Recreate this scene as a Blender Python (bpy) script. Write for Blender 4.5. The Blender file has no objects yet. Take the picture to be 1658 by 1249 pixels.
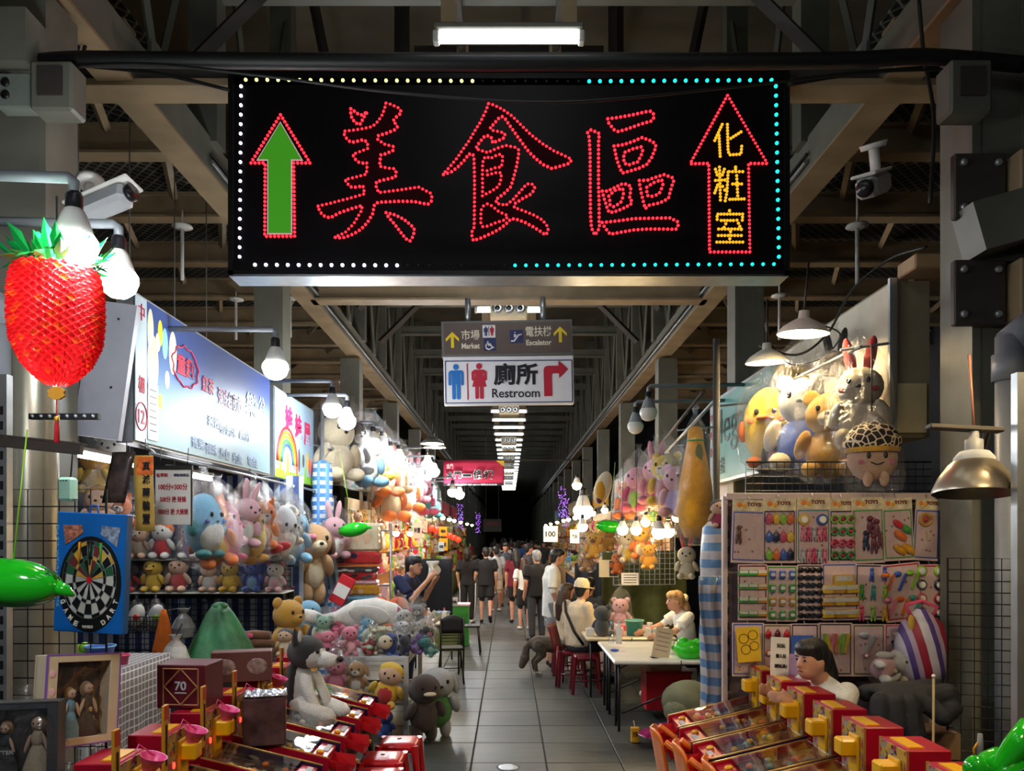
import bpy, math, random
import numpy as np
from mathutils import Vector, Matrix, Euler

SC = bpy.context.scene
C = SC.collection
PI = math.pi
R = math.radians
rnd = random.Random(12)

# ------------------------------------------------------------------ camera
F, VX, VY, CH = 1247.0, 824.0, 866.0, 1.95       # focal length in pixels, vanishing point of the aisle, eye height
cam = bpy.data.cameras.new('camera'); cam_o = bpy.data.objects.new('camera', cam); C.objects.link(cam_o)
cam_o.location = (0, 0, CH); cam_o.rotation_euler = (R(90), 0, 0)
cam.sensor_width = 36.0; cam.lens = 36.0 * F / 1658.0
cam.shift_x = (829.0 - VX) / 1658.0; cam.shift_y = (VY - 624.5) / 1658.0
cam.clip_start = 0.05; cam.clip_end = 300
SC.camera = cam_o
# ------------------------------------------------------------------ night sky outside, exposure
world = bpy.data.worlds.new('world'); SC.world = world; world.use_nodes = True
world.node_tree.nodes['Background'].inputs[0].default_value = (0.55, 0.62, 0.75, 1)
world.node_tree.nodes['Background'].inputs[1].default_value = 0.05
SC.view_settings.view_transform = 'Standard'; SC.view_settings.look = 'None'
SC.view_settings.gamma = 1.0; SC.view_settings.use_curve_mapping = False
SC.view_settings.exposure = 0.6
SC.cycles.max_bounces = 6; SC.cycles.diffuse_bounces = 3; SC.cycles.glossy_bounces = 3
SC.cycles.transparent_max_bounces = 14; SC.cycles.transmission_bounces = 4
SC.cycles.caustics_reflective = False; SC.cycles.caustics_refractive = False
SC.cycles.sample_clamp_indirect = 3.0
BULB, TUBE, WARM, STALL, REFL = 150.0, 12.0, 45.0, 45.0, 210.0              # radiance of the led bulbs, of the fluorescent tubes, of the warm lamps

def at(px, py, d):
    """the point at depth d (metres along the aisle) that pixel (px, py) of the photograph shows"""
    return Vector(((px - VX) * d / F, d, CH + (VY - py) * d / F))

# ------------------------------------------------------------------ materials
MATS = {}
def mat(name, col, rough=0.6, metal=0.0, vary=0.12, vscale=6.0, bump=0.0, bscale=40.0, emit=0.0, sheen=0.0, coat=0.0, stretch=None, spec=0.5, trans=0.0):
    if name in MATS: return MATS[name]
    m = bpy.data.materials.new(name); m.use_nodes = True
    nt = m.node_tree; n = nt.nodes; b = n['Principled BSDF']
    col = tuple(col[:3])
    b.inputs['Roughness'].default_value = rough; b.inputs['Metallic'].default_value = metal
    b.inputs['Specular IOR Level'].default_value = spec
    if sheen: b.inputs['Sheen Weight'].default_value = sheen
    if coat: b.inputs['Coat Weight'].default_value = coat
    if trans: b.inputs['Transmission Weight'].default_value = trans
    if emit:
        b.inputs['Emission Color'].default_value = (*col, 1); b.inputs['Emission Strength'].default_value = emit
        b.inputs['Base Color'].default_value = (*col, 1)
    else:
        tc = n.new('ShaderNodeTexCoord'); mp = n.new('ShaderNodeMapping'); nt.links.new(tc.outputs['Object'], mp.inputs[0])
        if stretch: mp.inputs['Scale'].default_value = stretch
        nz = n.new('ShaderNodeTexNoise'); nz.inputs['Scale'].default_value = vscale; nz.inputs['Detail'].default_value = 4
        nt.links.new(mp.outputs[0], nz.inputs['Vector'])
        r = n.new('ShaderNodeValToRGB')
        r.color_ramp.elements[0].position = 0.3; r.color_ramp.elements[1].position = 0.7
        r.color_ramp.elements[0].color = (*[c * (1 - vary * 1.4) for c in col], 1)
        r.color_ramp.elements[1].color = (*[min(1, c * (1 + vary)) for c in col], 1)
        nt.links.new(nz.outputs['Fac'], r.inputs[0]); nt.links.new(r.outputs[0], b.inputs['Base Color'])
        if bump:
            z2 = n.new('ShaderNodeTexNoise'); z2.inputs['Scale'].default_value = bscale; z2.inputs['Detail'].default_value = 3
            nt.links.new(mp.outputs[0], z2.inputs['Vector'])
            bp = n.new('ShaderNodeBump'); bp.inputs['Strength'].default_value = bump; bp.inputs['Distance'].default_value = 0.02
            nt.links.new(z2.outputs['Fac'], bp.inputs['Height']); nt.links.new(bp.outputs[0], b.inputs['Normal'])
    MATS[name] = m
    return m

def lin(r, g=None, b=None):
    """sRGB 0-255 -> linear"""
    if g is None: r, g, b = r
    f = lambda c: (c / 255 / 12.92) if c <= 10 else ((c / 255 + 0.055) / 1.055) ** 2.4
    return (f(r), f(g), f(b))

COL = dict(white=(235, 232, 225), cream=(232, 215, 180), yellow=(245, 200, 45), gold=(215, 160, 50), orange=(238, 120, 35), red=(205, 35, 45), pink=(240, 140, 165),
           rose=(225, 80, 120), purple=(140, 95, 185), blue=(60, 100, 195), sky=(130, 190, 225), navy=(28, 36, 70), teal=(55, 150, 150), green=(75, 165, 70),
           lime=(150, 205, 60), olive=(110, 115, 60), brown=(110, 68, 42), dark_brown=(62, 42, 34), tan=(200, 155, 105), black=(28, 27, 30), grey=(140, 142, 145),
           charcoal=(62, 64, 68), beige=(215, 195, 165), peach=(240, 195, 160), maroon=(110, 25, 40), silver=(200, 203, 208), lilac=(190, 160, 210), mint=(165, 215, 190),
           sage=(165, 180, 150), skin=(225, 175, 140), light_grey=(190, 192, 195), light_pink=(248, 190, 200), amber=(225, 160, 30))
def plush(c): return mat('plush_' + c, lin(COL[c]), 0.95, vary=0.10, vscale=14, bump=0.6, bscale=120, sheen=0.35)
def plas(c): return mat('plastic_' + c, lin(COL[c]), 0.28, vary=0.04, coat=0.15)
def cloth(c): return mat('cloth_' + c, lin(COL[c]), 0.9, vary=0.10, vscale=9, bump=0.35, bscale=60)
def paint(c): return mat('paint_' + c, lin(COL[c]), 0.5, vary=0.10)
def paper(c): return mat('paper_' + c, lin(COL[c]), 0.75, vary=0.05)

def glow(name, col, s):
    if name in MATS: return MATS[name]
    m = bpy.data.materials.new(name); m.use_nodes = True; nt = m.node_tree
    for x in list(nt.nodes): nt.nodes.remove(x)
    e = nt.nodes.new('ShaderNodeEmission'); e.inputs[0].default_value = (*col, 1); e.inputs[1].default_value = s
    o = nt.nodes.new('ShaderNodeOutputMaterial'); nt.links.new(e.outputs[0], o.inputs[0])
    MATS[name] = m
    return m

def film(name='clear_film', tint=(1, 1, 1), fac=0.05, gloss=0.09, scale=22.0, strength=1.0):
    """wrinkled clear plastic: transparent, with a glossy wrinkled surface over it"""
    if name in MATS: return MATS[name]
    m = bpy.data.materials.new(name); m.use_nodes = True; nt = m.node_tree; n = nt.nodes; L = nt.links.new
    for x in list(n): n.remove(x)
    o = n.new('ShaderNodeOutputMaterial'); mx = n.new('ShaderNodeMixShader'); t = n.new('ShaderNodeBsdfTransparent'); g = n.new('ShaderNodeBsdfGlossy')
    t.inputs[0].default_value = (*tint, 1); g.inputs[0].default_value = (1, 1, 1, 1); g.inputs['Roughness'].default_value = gloss
    lw = n.new('ShaderNodeLayerWeight'); lw.inputs[0].default_value = 0.35
    ma = n.new('ShaderNodeMath'); ma.operation = 'MULTIPLY_ADD'; ma.inputs[1].default_value = 0.26; ma.inputs[2].default_value = fac
    tc = n.new('ShaderNodeTexCoord'); nz = n.new('ShaderNodeTexNoise'); nz.inputs['Scale'].default_value = scale; nz.inputs['Detail'].default_value = 3; nz.inputs['Distortion'].default_value = 1.2
    bp = n.new('ShaderNodeBump'); bp.inputs['Strength'].default_value = strength; bp.inputs['Distance'].default_value = 0.05
    L(tc.outputs['Object'], nz.inputs['Vector']); L(nz.outputs['Fac'], bp.inputs['Height']); L(bp.outputs[0], g.inputs['Normal']); L(bp.outputs[0], lw.inputs['Normal'])
    L(lw.outputs['Fresnel'], ma.inputs[0]); L(ma.outputs[0], mx.inputs[0]); L(t.outputs[0], mx.inputs[1]); L(g.outputs[0], mx.inputs[2]); L(mx.outputs[0], o.inputs[0])
    MATS[name] = m
    return m

def stripes(name, c1, c2, scale=(0, 0, 9), c3=None, rough=0.7, alpha=1.0, axis='Z', freq=4.0, freq2=None):
    """woven stripes / checks in object space: bands along one axis, optionally crossed by bands along another"""
    if name in MATS: return MATS[name]
    m = bpy.data.materials.new(name); m.use_nodes = True; nt = m.node_tree; n = nt.nodes; L = nt.links.new; b = n['Principled BSDF']
    b.inputs['Roughness'].default_value = rough
    tc = n.new('ShaderNodeTexCoord'); sp = n.new('ShaderNodeSeparateXYZ'); L(tc.outputs['Object'], sp.inputs[0])
    def band(ax, f, frac):
        a = n.new('ShaderNodeMath'); a.operation = 'MULTIPLY'; a.inputs[1].default_value = f; L(sp.outputs[ax], a.inputs[0])
        fr = n.new('ShaderNodeMath'); fr.operation = 'FRACT'; L(a.outputs[0], fr.inputs[0])
        g = n.new('ShaderNodeMath'); g.operation = 'GREATER_THAN'; g.inputs[1].default_value = frac; L(fr.outputs[0], g.inputs[0])
        return g.outputs[0]
    mx = n.new('ShaderNodeMix'); mx.data_type = 'RGBA'; mx.inputs[6].default_value = (*c1, 1); mx.inputs[7].default_value = (*c2, 1)
    L(band(axis, freq, 0.5), mx.inputs[0]); out = mx.outputs[2]
    if freq2:
        m2 = n.new('ShaderNodeMix'); m2.data_type = 'RGBA'; L(out, m2.inputs[6]); m2.inputs[7].default_value = (*(c3 or c2), 1)
        L(band(freq2[0], freq2[1], freq2[2]), m2.inputs[0]); out = m2.outputs[2]
    L(out, b.inputs['Base Color'])
    if alpha < 1: b.inputs['Alpha'].default_value = alpha
    nz = n.new('ShaderNodeTexNoise'); nz.inputs['Scale'].default_value = 7; bp = n.new('ShaderNodeBump'); bp.inputs['Strength'].default_value = 0.5; bp.inputs['Distance'].default_value = 0.05
    L(tc.outputs['Object'], nz.inputs['Vector']); L(nz.outputs['Fac'], bp.inputs['Height']); L(bp.outputs[0], b.inputs['Normal'])
    MATS[name] = m
    return m

# ------------------------------------------------------------------ mesh building
class MB:
    def __init__(s): s.v = []; s.f = []; s.mi = []; s.sm = []
    def add(s, vs, fs, M=None, mi=0, smooth=False):
        o = len(s.v)
        s.v += [tuple(M @ Vector(v)) for v in vs] if M is not None else [tuple(v) for v in vs]
        s.f += [tuple(i + o for i in f) for f in fs]; s.mi += [mi] * len(fs); s.sm += [smooth] * len(fs)
        return s
    def box(s, c, size, M=None, mi=0, bev=0.0):
        hx, hy, hz = size[0] / 2, size[1] / 2, size[2] / 2; x, y, z = c
        if bev:
            b = min(bev, hx * .9, hy * .9, hz * .9); vs = []
            for sx in (-1, 1):
                for sy in (-1, 1):
                    for sz in (-1, 1):
                        vs += [(x + sx * hx, y + sy * (hy - b), z + sz * (hz - b)), (x + sx * (hx - b), y + sy * hy, z + sz * (hz - b)), (x + sx * (hx - b), y + sy * (hy - b), z + sz * hz)]
            I = lambda sx, sy, sz, k: ((sx * 2 + sy) * 2 + sz) * 3 + k
            fs = []
            for k, (a, b2) in enumerate(((1, 2), (0, 2), (0, 1))):
                for t in (0, 1):
                    q = []
                    for (p, r2) in ((0, 0), (1, 0), (1, 1), (0, 1)):
                        ix = [0, 0, 0]; ix[k] = t; ix[a] = p; ix[b2] = r2
                        q.append(I(*ix, k))
                    fs.append(tuple(q) if (t == 1) == (k != 1) else tuple(reversed(q)))
            for k, (a, b2) in enumerate(((1, 2), (0, 2), (0, 1))):       # edges along axis k
                for p in (0, 1):
                    for r2 in (0, 1):
                        i0 = [0, 0, 0]; i1 = [0, 0, 0]; i0[a] = i1[a] = p; i0[b2] = i1[b2] = r2; i1[k] = 1
                        fs.append((I(*i0, a), I(*i1, a), I(*i1, b2), I(*i0, b2)))
            for a in (0, 1):
                for b2 in (0, 1):
                    for c2 in (0, 1): fs.append((I(a, b2, c2, 0), I(a, b2, c2, 1), I(a, b2, c2, 2)))
            return s.add(vs, fs, M, mi)
        vs = [(x + sx * hx, y + sy * hy, z + sz * hz) for sx in (-1, 1) for sy in (-1, 1) for sz in (-1, 1)]
        return s.add(vs, [(0, 1, 3, 2), (4, 6, 7, 5), (0, 4, 5, 1), (2, 3, 7, 6), (0, 2, 6, 4), (1, 5, 7, 3)], M, mi)
    def tube(s, pts, r, n=8, M=None, mi=0, cap=True, smooth=True, flat=None):
        """sweep along pts; r number or list; flat=(a,b) scales the section"""
        pts = [Vector(p) for p in pts]; k = len(pts); rs = r if isinstance(r, (list, tuple)) else [r] * k
        vs = []; up = None
        for i, p in enumerate(pts):
            t = (pts[min(i + 1, k - 1)] - pts[max(i - 1, 0)])
            if t.length < 1e-9: t = Vector((0, 0, 1))
            t.normalize()
            if up is None: up = Vector((0, 0, 1)) if abs(t.z) < 0.9 else Vector((1, 0, 0))
            a = t.cross(up)
            if a.length < 1e-6: a = t.orthogonal()
            a.normalize(); b = a.cross(t).normalized(); up = b
            fa, fb = flat if flat else (1, 1)
            for j in range(n):
                q = 2 * PI * j / n
                vs.append(p + a * (math.cos(q) * rs[i] * fa) + b * (math.sin(q) * rs[i] * fb))
        fs = [(i * n + j, i * n + (j + 1) % n, (i + 1) * n + (j + 1) % n, (i + 1) * n + j) for i in range(k - 1) for j in range(n)]
        s.add(vs, fs, M, mi, smooth)
        if cap:
            o = len(s.v) - len(vs)
            s.f += [tuple(o + j for j in reversed(range(n))), tuple(o + (k - 1) * n + j for j in range(n))]; s.mi += [mi, mi]; s.sm += [False, False]
        return s
    def lathe(s, prof, n=20, M=None, mi=0, smooth=True, sx=1.0, sy=1.0):
        vs = []; k = len(prof)
        for r, z in prof:
            for j in range(n):
                q = 2 * PI * j / n; vs.append((r * math.cos(q) * sx, r * math.sin(q) * sy, z))
        fs = [(i * n + j, i * n + (j + 1) % n, (i + 1) * n + (j + 1) % n, (i + 1) * n + j) for i in range(k - 1) for j in range(n)]
        return s.add(vs, fs, M, mi, smooth)
    def ell(s, c, r, M=None, mi=0, seg=16, ring=10, rot=None):
        if not isinstance(r, (tuple, list)): r = (r, r, r)
        T = Matrix.Translation(c) @ (Euler(rot).to_matrix().to_4x4() if rot else Matrix()) @ Matrix.Diagonal((*r, 1))
        vs = [(0, 0, -1)]
        for i in range(1, ring):
            a = -PI / 2 + PI * i / ring
            vs += [(math.cos(a) * math.cos(2 * PI * j / seg), math.cos(a) * math.sin(2 * PI * j / seg), math.sin(a)) for j in range(seg)]
        vs.append((0, 0, 1)); fs = [(0, 1 + (j + 1) % seg, 1 + j) for j in range(seg)]
        for i in range(ring - 2): fs += [(1 + i * seg + j, 1 + i * seg + (j + 1) % seg, 1 + (i + 1) * seg + (j + 1) % seg, 1 + (i + 1) * seg + j) for j in range(seg)]
        e = len(vs) - 1; fs += [(1 + (ring - 2) * seg + j, 1 + (ring - 2) * seg + (j + 1) % seg, e) for j in range(seg)]
        return s.add(vs, fs, (M @ T) if M is not None else T, mi, True)
    def prism(s, poly, z0, z1, M=None, mi=0, smooth=False):
        """poly in xy extruded from z0 to z1 (counter-clockwise)"""
        n = len(poly); ar = sum(poly[i][0] * poly[(i + 1) % n][1] - poly[(i + 1) % n][0] * poly[i][1] for i in range(n))
        if ar < 0: poly = list(reversed(poly))
        vs = [(x, y, z0) for x, y in poly] + [(x, y, z1) for x, y in poly]
        fs = [tuple(reversed(range(n))), tuple(range(n, 2 * n))] + [(i, (i + 1) % n, n + (i + 1) % n, n + i) for i in range(n)]
        return s.add(vs, fs, M, mi, smooth)
    def sheet(s, P, nu, nv, M=None, mi=0, th=0.0, smooth=True):
        """P(u,v)->point grid; th thickens along the normal"""
        vs = [Vector(P(i / nu, j / nv)) for j in range(nv + 1) for i in range(nu + 1)]
        w = nu + 1; fs = [(j * w + i, j * w + i + 1, (j + 1) * w + i + 1, (j + 1) * w + i) for j in range(nv) for i in range(nu)]
        if not th: return s.add(vs, fs, M, mi, smooth)
        ns = [Vector() for _ in vs]
        for f in fs:
            nn = (vs[f[1]] - vs[f[0]]).cross(vs[f[3]] - vs[f[0]])
            for i in f: ns[i] += nn
        o = len(vs); back = [v - (q.normalized() * th if q.length else Vector((0, 0, th))) for v, q in zip(vs, ns)]
        rim = [i for i in range(w)] + [j * w + nu for j in range(1, nv + 1)] + [nv * w + i for i in reversed(range(nu))] + [j * w for j in reversed(range(1, nv))]
        fs2 = fs + [tuple(i + o for i in reversed(f)) for f in fs] + [(rim[(i + 1) % len(rim)], rim[i], rim[i] + o, rim[(i + 1) % len(rim)] + o) for i in range(len(rim))]
        return s.add(vs + back, fs2, M, mi, smooth)
    def mesh(s, name, mats):
        me = bpy.data.meshes.new(name); me.from_pydata(s.v, [], s.f)
        for m in (mats if isinstance(mats, (list, tuple)) else [mats]): me.materials.append(m)
        me.polygons.foreach_set('material_index', s.mi); me.polygons.foreach_set('use_smooth', s.sm); me.update()
        return me
    def obj(s, name, mats, parent=None, **kw): return link(name, s.mesh(name, mats), parent, **kw)

def link(name, me, parent=None, M=None, loc=None, rot=None, scale=None):
    o = bpy.data.objects.new(name, me); C.objects.link(o); o.parent = parent
    if M is not None: o.matrix_basis = M
    if loc is not None: o.location = loc
    if rot is not None: o.rotation_euler = rot
    if scale is not None: o.scale = scale if isinstance(scale, (tuple, list, Vector)) else (scale,) * 3
    return o
def tag(o, label, cat, group=None, kind=None):
    o['label'] = label
    if cat: o['category'] = cat
    if group: o['group'] = group
    if kind: o['kind'] = kind
    return o
def thing(name, label, cat, loc=(0, 0, 0), rz=0.0, group=None, scale=None, rot=None):
    o = bpy.data.objects.new(name, None); C.objects.link(o); o.location = loc; o.rotation_euler = rot or (0, 0, rz); o.empty_display_size = 0.1
    if scale: o.scale = (scale,) * 3
    return tag(o, label, cat, group)
def struct(name, mb, m, label, parent=None):
    o = mb.obj(name, m, parent)
    if parent is None: o['kind'] = 'structure'; o['label'] = label
    return o
def dup(root, loc=None, rz=None, label=None, group=None, rot=None):
    r = root.copy(); C.objects.link(r)
    if loc is not None: r.location = loc
    if rz is not None: r.rotation_euler = (0, 0, rz)
    if rot is not None: r.rotation_euler = rot
    if label: r['label'] = label
    if group: r['group'] = group
    for ch in root.children:
        c = ch.copy(); C.objects.link(c); c.parent = r
        for g in ch.children:
            d = g.copy(); C.objects.link(d); d.parent = c
    return r
CACHE = {}
AUX = bpy.data.scenes.new('workbench')             # an empty side scene to evaluate text and grown bodies in, removed at the end
def ball(name, m, parent, c, r, rot=None, seg=14, ring=9):
    """an ellipsoid part that shares its mesh with others of the same material"""
    k = ('ball', m.name, seg)
    if k not in CACHE: CACHE[k] = MB().ell((0, 0, 0), 1, seg=seg, ring=ring).mesh('ball_' + m.name, m)
    r = r if isinstance(r, (tuple, list)) else (r, r, r)
    return link(name, CACHE[k], parent, loc=c, rot=rot, scale=r)
def block(name, m, parent, c, size, rot=None, bev=0.06):
    k = ('block', m.name, bev)
    if k not in CACHE: CACHE[k] = MB().box((0, 0, 0), (1, 1, 1), bev=bev).mesh('block_' + m.name, m)
    return link(name, CACHE[k], parent, loc=c, rot=rot, scale=size)
def text_mesh(s, bold=0.0, depth=0.02):
    k = ('text', s, bold, depth)
    if k in CACHE: return CACHE[k]
    cu = bpy.data.curves.new('lettering', 'FONT'); cu.body = s; cu.offset = bold; cu.extrude = depth / 2; cu.resolution_u = 3; cu.align_x = 'CENTER'; cu.align_y = 'CENTER'
    o = bpy.data.objects.new('lettering', cu); AUX.collection.objects.link(o); vl = AUX.view_layers[0]; vl.update()
    me = bpy.data.meshes.new_from_object(o.evaluated_get(vl.depsgraph))
    bpy.data.objects.remove(o); bpy.data.curves.remove(cu)
    co = np.empty(len(me.vertices) * 3, dtype=np.float32); me.vertices.foreach_get('co', co); co = co.reshape(-1, 3)
    lo, hi = co.min(0), co.max(0); co = (co - (lo + hi) / 2) / np.maximum(hi - lo, 1e-6); co[:, 2] = np.sign(co[:, 2]) * 0.5
    me.vertices.foreach_set('co', co.ravel()); me.update(); CACHE[k] = me
    return me
def lettering(s, m, parent, c, w, h, M=None, bold=0.0, name='lettering', t=0.004):
    """flat letters, w x h metres, centred at c in the parent's frame; M turns letter xy into the parent's plane (default: reads from -Y, upright)"""
    me = text_mesh(s, bold).copy(); me.materials.clear(); me.materials.append(m)
    M = M or Matrix.Rotation(PI / 2, 4, 'X')
    return link(name, me, parent, M=Matrix.Translation(c) @ M @ Matrix.Diagonal((w, h, t, 1)))
ORD = ['first', 'second', 'third', 'fourth', 'fifth', 'sixth', 'seventh', 'eighth', 'ninth', 'tenth', 'eleventh', 'twelfth', 'thirteenth', 'fourteenth', 'fifteenth', 'sixteenth',
       'seventeenth', 'eighteenth', 'nineteenth', 'twentieth']
ORD += ['twenty-' + x for x in ORD[:9]] + ['thirtieth'] + ['thirty-' + x for x in ORD[:9]] + ['fortieth'] + ['forty-' + x for x in ORD[:9]] + ['fiftieth']
def TX(c): return Matrix.Translation(c)
def basis(o, x, y, z):
    M = Matrix.Identity(4)
    for i, a in enumerate((x, y, z)):
        for j in range(3): M[j][i] = a[j]
    for j in range(3): M[j][3] = o[j]
    return M
# ------------------------------------------------------------------ the hall: floor, roof, steel frame
steel = mat('warm_bounce_steel', lin(160, 138, 106), 0.55, vary=0.16, vscale=2.5, bump=0.08, bscale=20)  # brown tint carries the warm light bounced onto the beam undersides
steel2 = mat('painted_steel_green', lin(116, 115, 103), 0.5, vary=0.18, vscale=2.0, bump=0.08, bscale=20)
steel_dark = mat('dark_steel', lin(66, 60, 55), 0.6, vary=0.2, vscale=3)
steel3 = mat('painted_steel_dull', lin(98, 98, 87), 0.55, vary=0.18, vscale=2.0)
roof_m = mat('roof_sheet', lin(86, 78, 60), 0.85, vary=0.25, vscale=0.8)
galv = mat('galvanised', lin(170, 174, 176), 0.35, metal=0.7, vary=0.1, vscale=10)
alu = mat('aluminium', lin(190, 195, 200), 0.28, metal=0.85, vary=0.08, vscale=12)
pvc = mat('grey_pvc_pipe', lin(128, 132, 138), 0.4, vary=0.06)
blk = mat('black_metal', lin(22, 22, 24), 0.45, vary=0.1)
blk_rub = mat('black_rubber', lin(20, 19, 20), 0.6, vary=0.1)
wall_m = mat('dark_wall', lin(70, 70, 74), 0.9, vary=0.25, vscale=0.7)

def floor_material():
    m = bpy.data.materials.new('floor_tile'); m.use_nodes = True; nt = m.node_tree; n = nt.nodes; L = nt.links.new; b = n['Principled BSDF']
    geo = n.new('ShaderNodeNewGeometry'); mp = n.new('ShaderNodeMapping'); mp.inputs['Scale'].default_value = (2.2, 26, 1); L(geo.outputs['Position'], mp.inputs[0])
    nz = n.new('ShaderNodeTexNoise'); nz.inputs['Scale'].default_value = 1.0; nz.inputs['Detail'].default_value = 6; L(mp.outputs[0], nz.inputs['Vector'])
    n2 = n.new('ShaderNodeTexNoise'); n2.inputs['Scale'].default_value = 0.9; n2.inputs['Detail'].default_value = 5; L(geo.outputs['Position'], n2.inputs['Vector'])
    oi = n.new('ShaderNodeObjectInfo')
    a = n.new('ShaderNodeMath'); a.operation = 'MULTIPLY_ADD'; a.inputs[1].default_value = 0.25; L(oi.outputs['Random'], a.inputs[0]); L(n2.outputs['Fac'], a.inputs[2])
    a2 = n.new('ShaderNodeMath'); a2.operation = 'MULTIPLY_ADD'; a2.inputs[1].default_value = 0.55; L(nz.outputs['Fac'], a2.inputs[0]); L(a.outputs[0], a2.inputs[2])
    r = n.new('ShaderNodeValToRGB'); e = r.color_ramp.elements
    e[0].position = 0.5; e[0].color = (*lin(29, 32, 32), 1); e[1].position = 1.15; e[1].color = (*lin(76, 78, 75), 1)
    L(a2.outputs[0], r.inputs[0]); L(r.outputs[0], b.inputs['Base Color'])
    rr = n.new('ShaderNodeMapRange'); rr.inputs[3].default_value = 0.28; rr.inputs[4].default_value = 0.6; L(nz.outputs['Fac'], rr.inputs[0]); L(rr.outputs[0], b.inputs['Roughness'])
    bp = n.new('ShaderNodeBump'); bp.inputs['Strength'].default_value = 0.15; bp.inputs['Distance'].default_value = 0.01; L(nz.outputs['Fac'], bp.inputs['Height']); L(bp.outputs[0], b.inputs['Normal'])
    return m
tile_m = floor_material()
grout = mat('grout', lin(38, 40, 40), 0.9)
fl = struct('floor', MB().box((0, 45, -0.05), (18, 108, 0.08)), grout, 'dark grey stone tiled floor of the market aisle')
T = 0.638
tile_me = MB().box((0, 0, 0), (T - 0.012, T - 0.010, 0.012), bev=0.004).mesh('tile', tile_m)
for i in range(-5, 6):
    for j in range(27):
        link('tile', tile_me, fl, loc=(i * T, 5.3 + (j + 0.5) * T, -0.006 + rnd.uniform(-0.0012, 0.0012)))
far = MB()
for i in range(-13, 13):
    for j in range(-8, 130):
        if -5 <= i < 6 and 0 <= j < 27: continue
        x, y = i * T, 5.3 + (j + 0.5) * T; q = T / 2 - 0.006
        far.add([(x - q, y - q, 0), (x + q, y - q, 0), (x + q, y + q, 0), (x - q, y + q, 0)], [(0, 1, 2, 3)])
o = far.obj('tile', tile_m, fl); o['kind'] = 'stuff'; o.location = (0, 0, -0.001)

struct('ceiling', MB().box((0, 45, 8.6), (18, 108, 0.1)), roof_m, 'dark brown sheet metal roof high above the aisle')
struct('wall_left', MB().box((-8.6, 45, 4.3), (0.2, 108, 8.6)), wall_m, 'dark plain wall behind the stalls beyond the red lantern')
struct('wall_right', MB().box((8.6, 45, 4.3), (0.2, 108, 8.6)), wall_m, 'dark plain wall behind the stalls beyond the card rack')
struct('wall_far', MB().box((0, 98.5, 4.3), (18, 0.2, 8.6)), wall_m, 'dark wall closing the far end of the aisle')

BX, BZ = 2.86, 5.25                                    # the beam lines above the stall fronts
for s, side in ((-1, 'above the red lantern side'), (1, 'above the card rack side')):
    m = MB(); m.box((s * BX, 47, BZ + 0.012), (0.27, 96, 0.024)); m.box((s * BX, 47, BZ + 0.18), (0.262, 96, 0.312), mi=1)  # underside has the warm bounce in its colour, sides stay grey green
    b = struct('beam', m, [steel, steel2], 'long pale steel beam running down the aisle ' + side)
    MB().tube([(s * (BX - 0.16), 7, BZ + 0.09), (s * (BX - 0.16), 95, BZ + 0.09)], 0.022, 6).obj('conduit', galv, b)
    MB().tube([(s * (BX - 0.155), 7, BZ + 0.16), (s * (BX - 0.155), 95, BZ + 0.16)], 0.014, 6).obj('conduit', steel_dark, b)
col_ds = [4.75 + 4.8 * k for k in range(19)]
cm = MB(); cm.box((0, 0, 2.6), (0.34, 0.05, 5.2)); cm.box((-0.15, 0, 2.6), (0.05, 0.34, 5.2)); cm.box((0.15, 0, 2.6), (0.05, 0.34, 5.2)); cm.box((0, -0.16, 2.6), (0.3, 0.012, 5.2))
cme = cm.mesh('column', steel2)
for s, side in ((-1, 'red lantern'), (1, 'card rack')):
    for k, d in enumerate(col_ds):
        o = link('column', cme, None, loc=(s * 2.93, d, 0)); o['kind'] = 'structure'
        o['label'] = '%s grey steel column on the %s side of the aisle' % (ORD[k], side)
# posts above the beams, V braces, roof trusses
post_me = MB().box((0, 0, 0), (0.26, 0.22, 3.1)).mesh('post', steel3)
tr_me = MB().box((0, 0, 0.2), (5.8, 0.16, 0.03)).box((0, 0, 0.03), (5.8, 0.16, 0.03)).box((0, 0, 0.11), (5.8, 0.05, 0.16)).mesh('beam', steel3)
k = 0
for i in range(38):
    d = 4.75 + 2.4 * i
    for s, side in ((-1, 'red lantern'), (1, 'card rack')):
        o = link('trim_post', post_me, None, loc=(s * 2.8, d, 7.1)); o['kind'] = 'structure'; o['label'] = '%s upper steel post over the %s side beam' % (ORD[i % 50], side)
        if i < 22:
            m = MB()
            for q in (-1, 1):
                a = Vector((s * 2.72, d + 1.2 + q * 0.05, BZ + 0.34)); b2 = Vector((s * 2.72, d + 1.2 + q * 1.05, 8.2))
                m.tube([a, b2], 0.035, 4, smooth=False)
            m.box((s * 2.72, d + 1.2, BZ + 0.4), (0.03, 0.24, 0.16))
            struct('trim_brace', m, steel3, '%s V-shaped steel brace above the %s side beam' % (ORD[i], side))
    o = link('beam', tr_me, None, loc=(0, d, 6.9)); o['kind'] = 'structure'; o['label'] = '%s steel roof beam crossing high over the aisle' % ORD[i % 50]
# arched roof braces seen over the sign
for i in range(5):
    d = 6.6 + 2.4 * i
    m = MB()
    for s in (-1, 1):
        m.tube([(s * 2.7, d, 6.0), (s * 1.75, d, 6.95), (s * 0.5, d, 7.45)], 0.07, 4, smooth=False)
        m.tube([(s * 1.25, d, 7.2), (s * 1.25, d, 8.5)], 0.09, 4, smooth=False)
        m.tube([(s * 2.0, d, 6.8), (s * 2.35, d, 8.5)], 0.06, 4, smooth=False)
    m.box((0, d, 7.55), (2.2, 0.12, 0.16))
    struct('trim_arch', m, steel_dark, '%s arched roof truss over the lit sign' % ORD[i])
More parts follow.
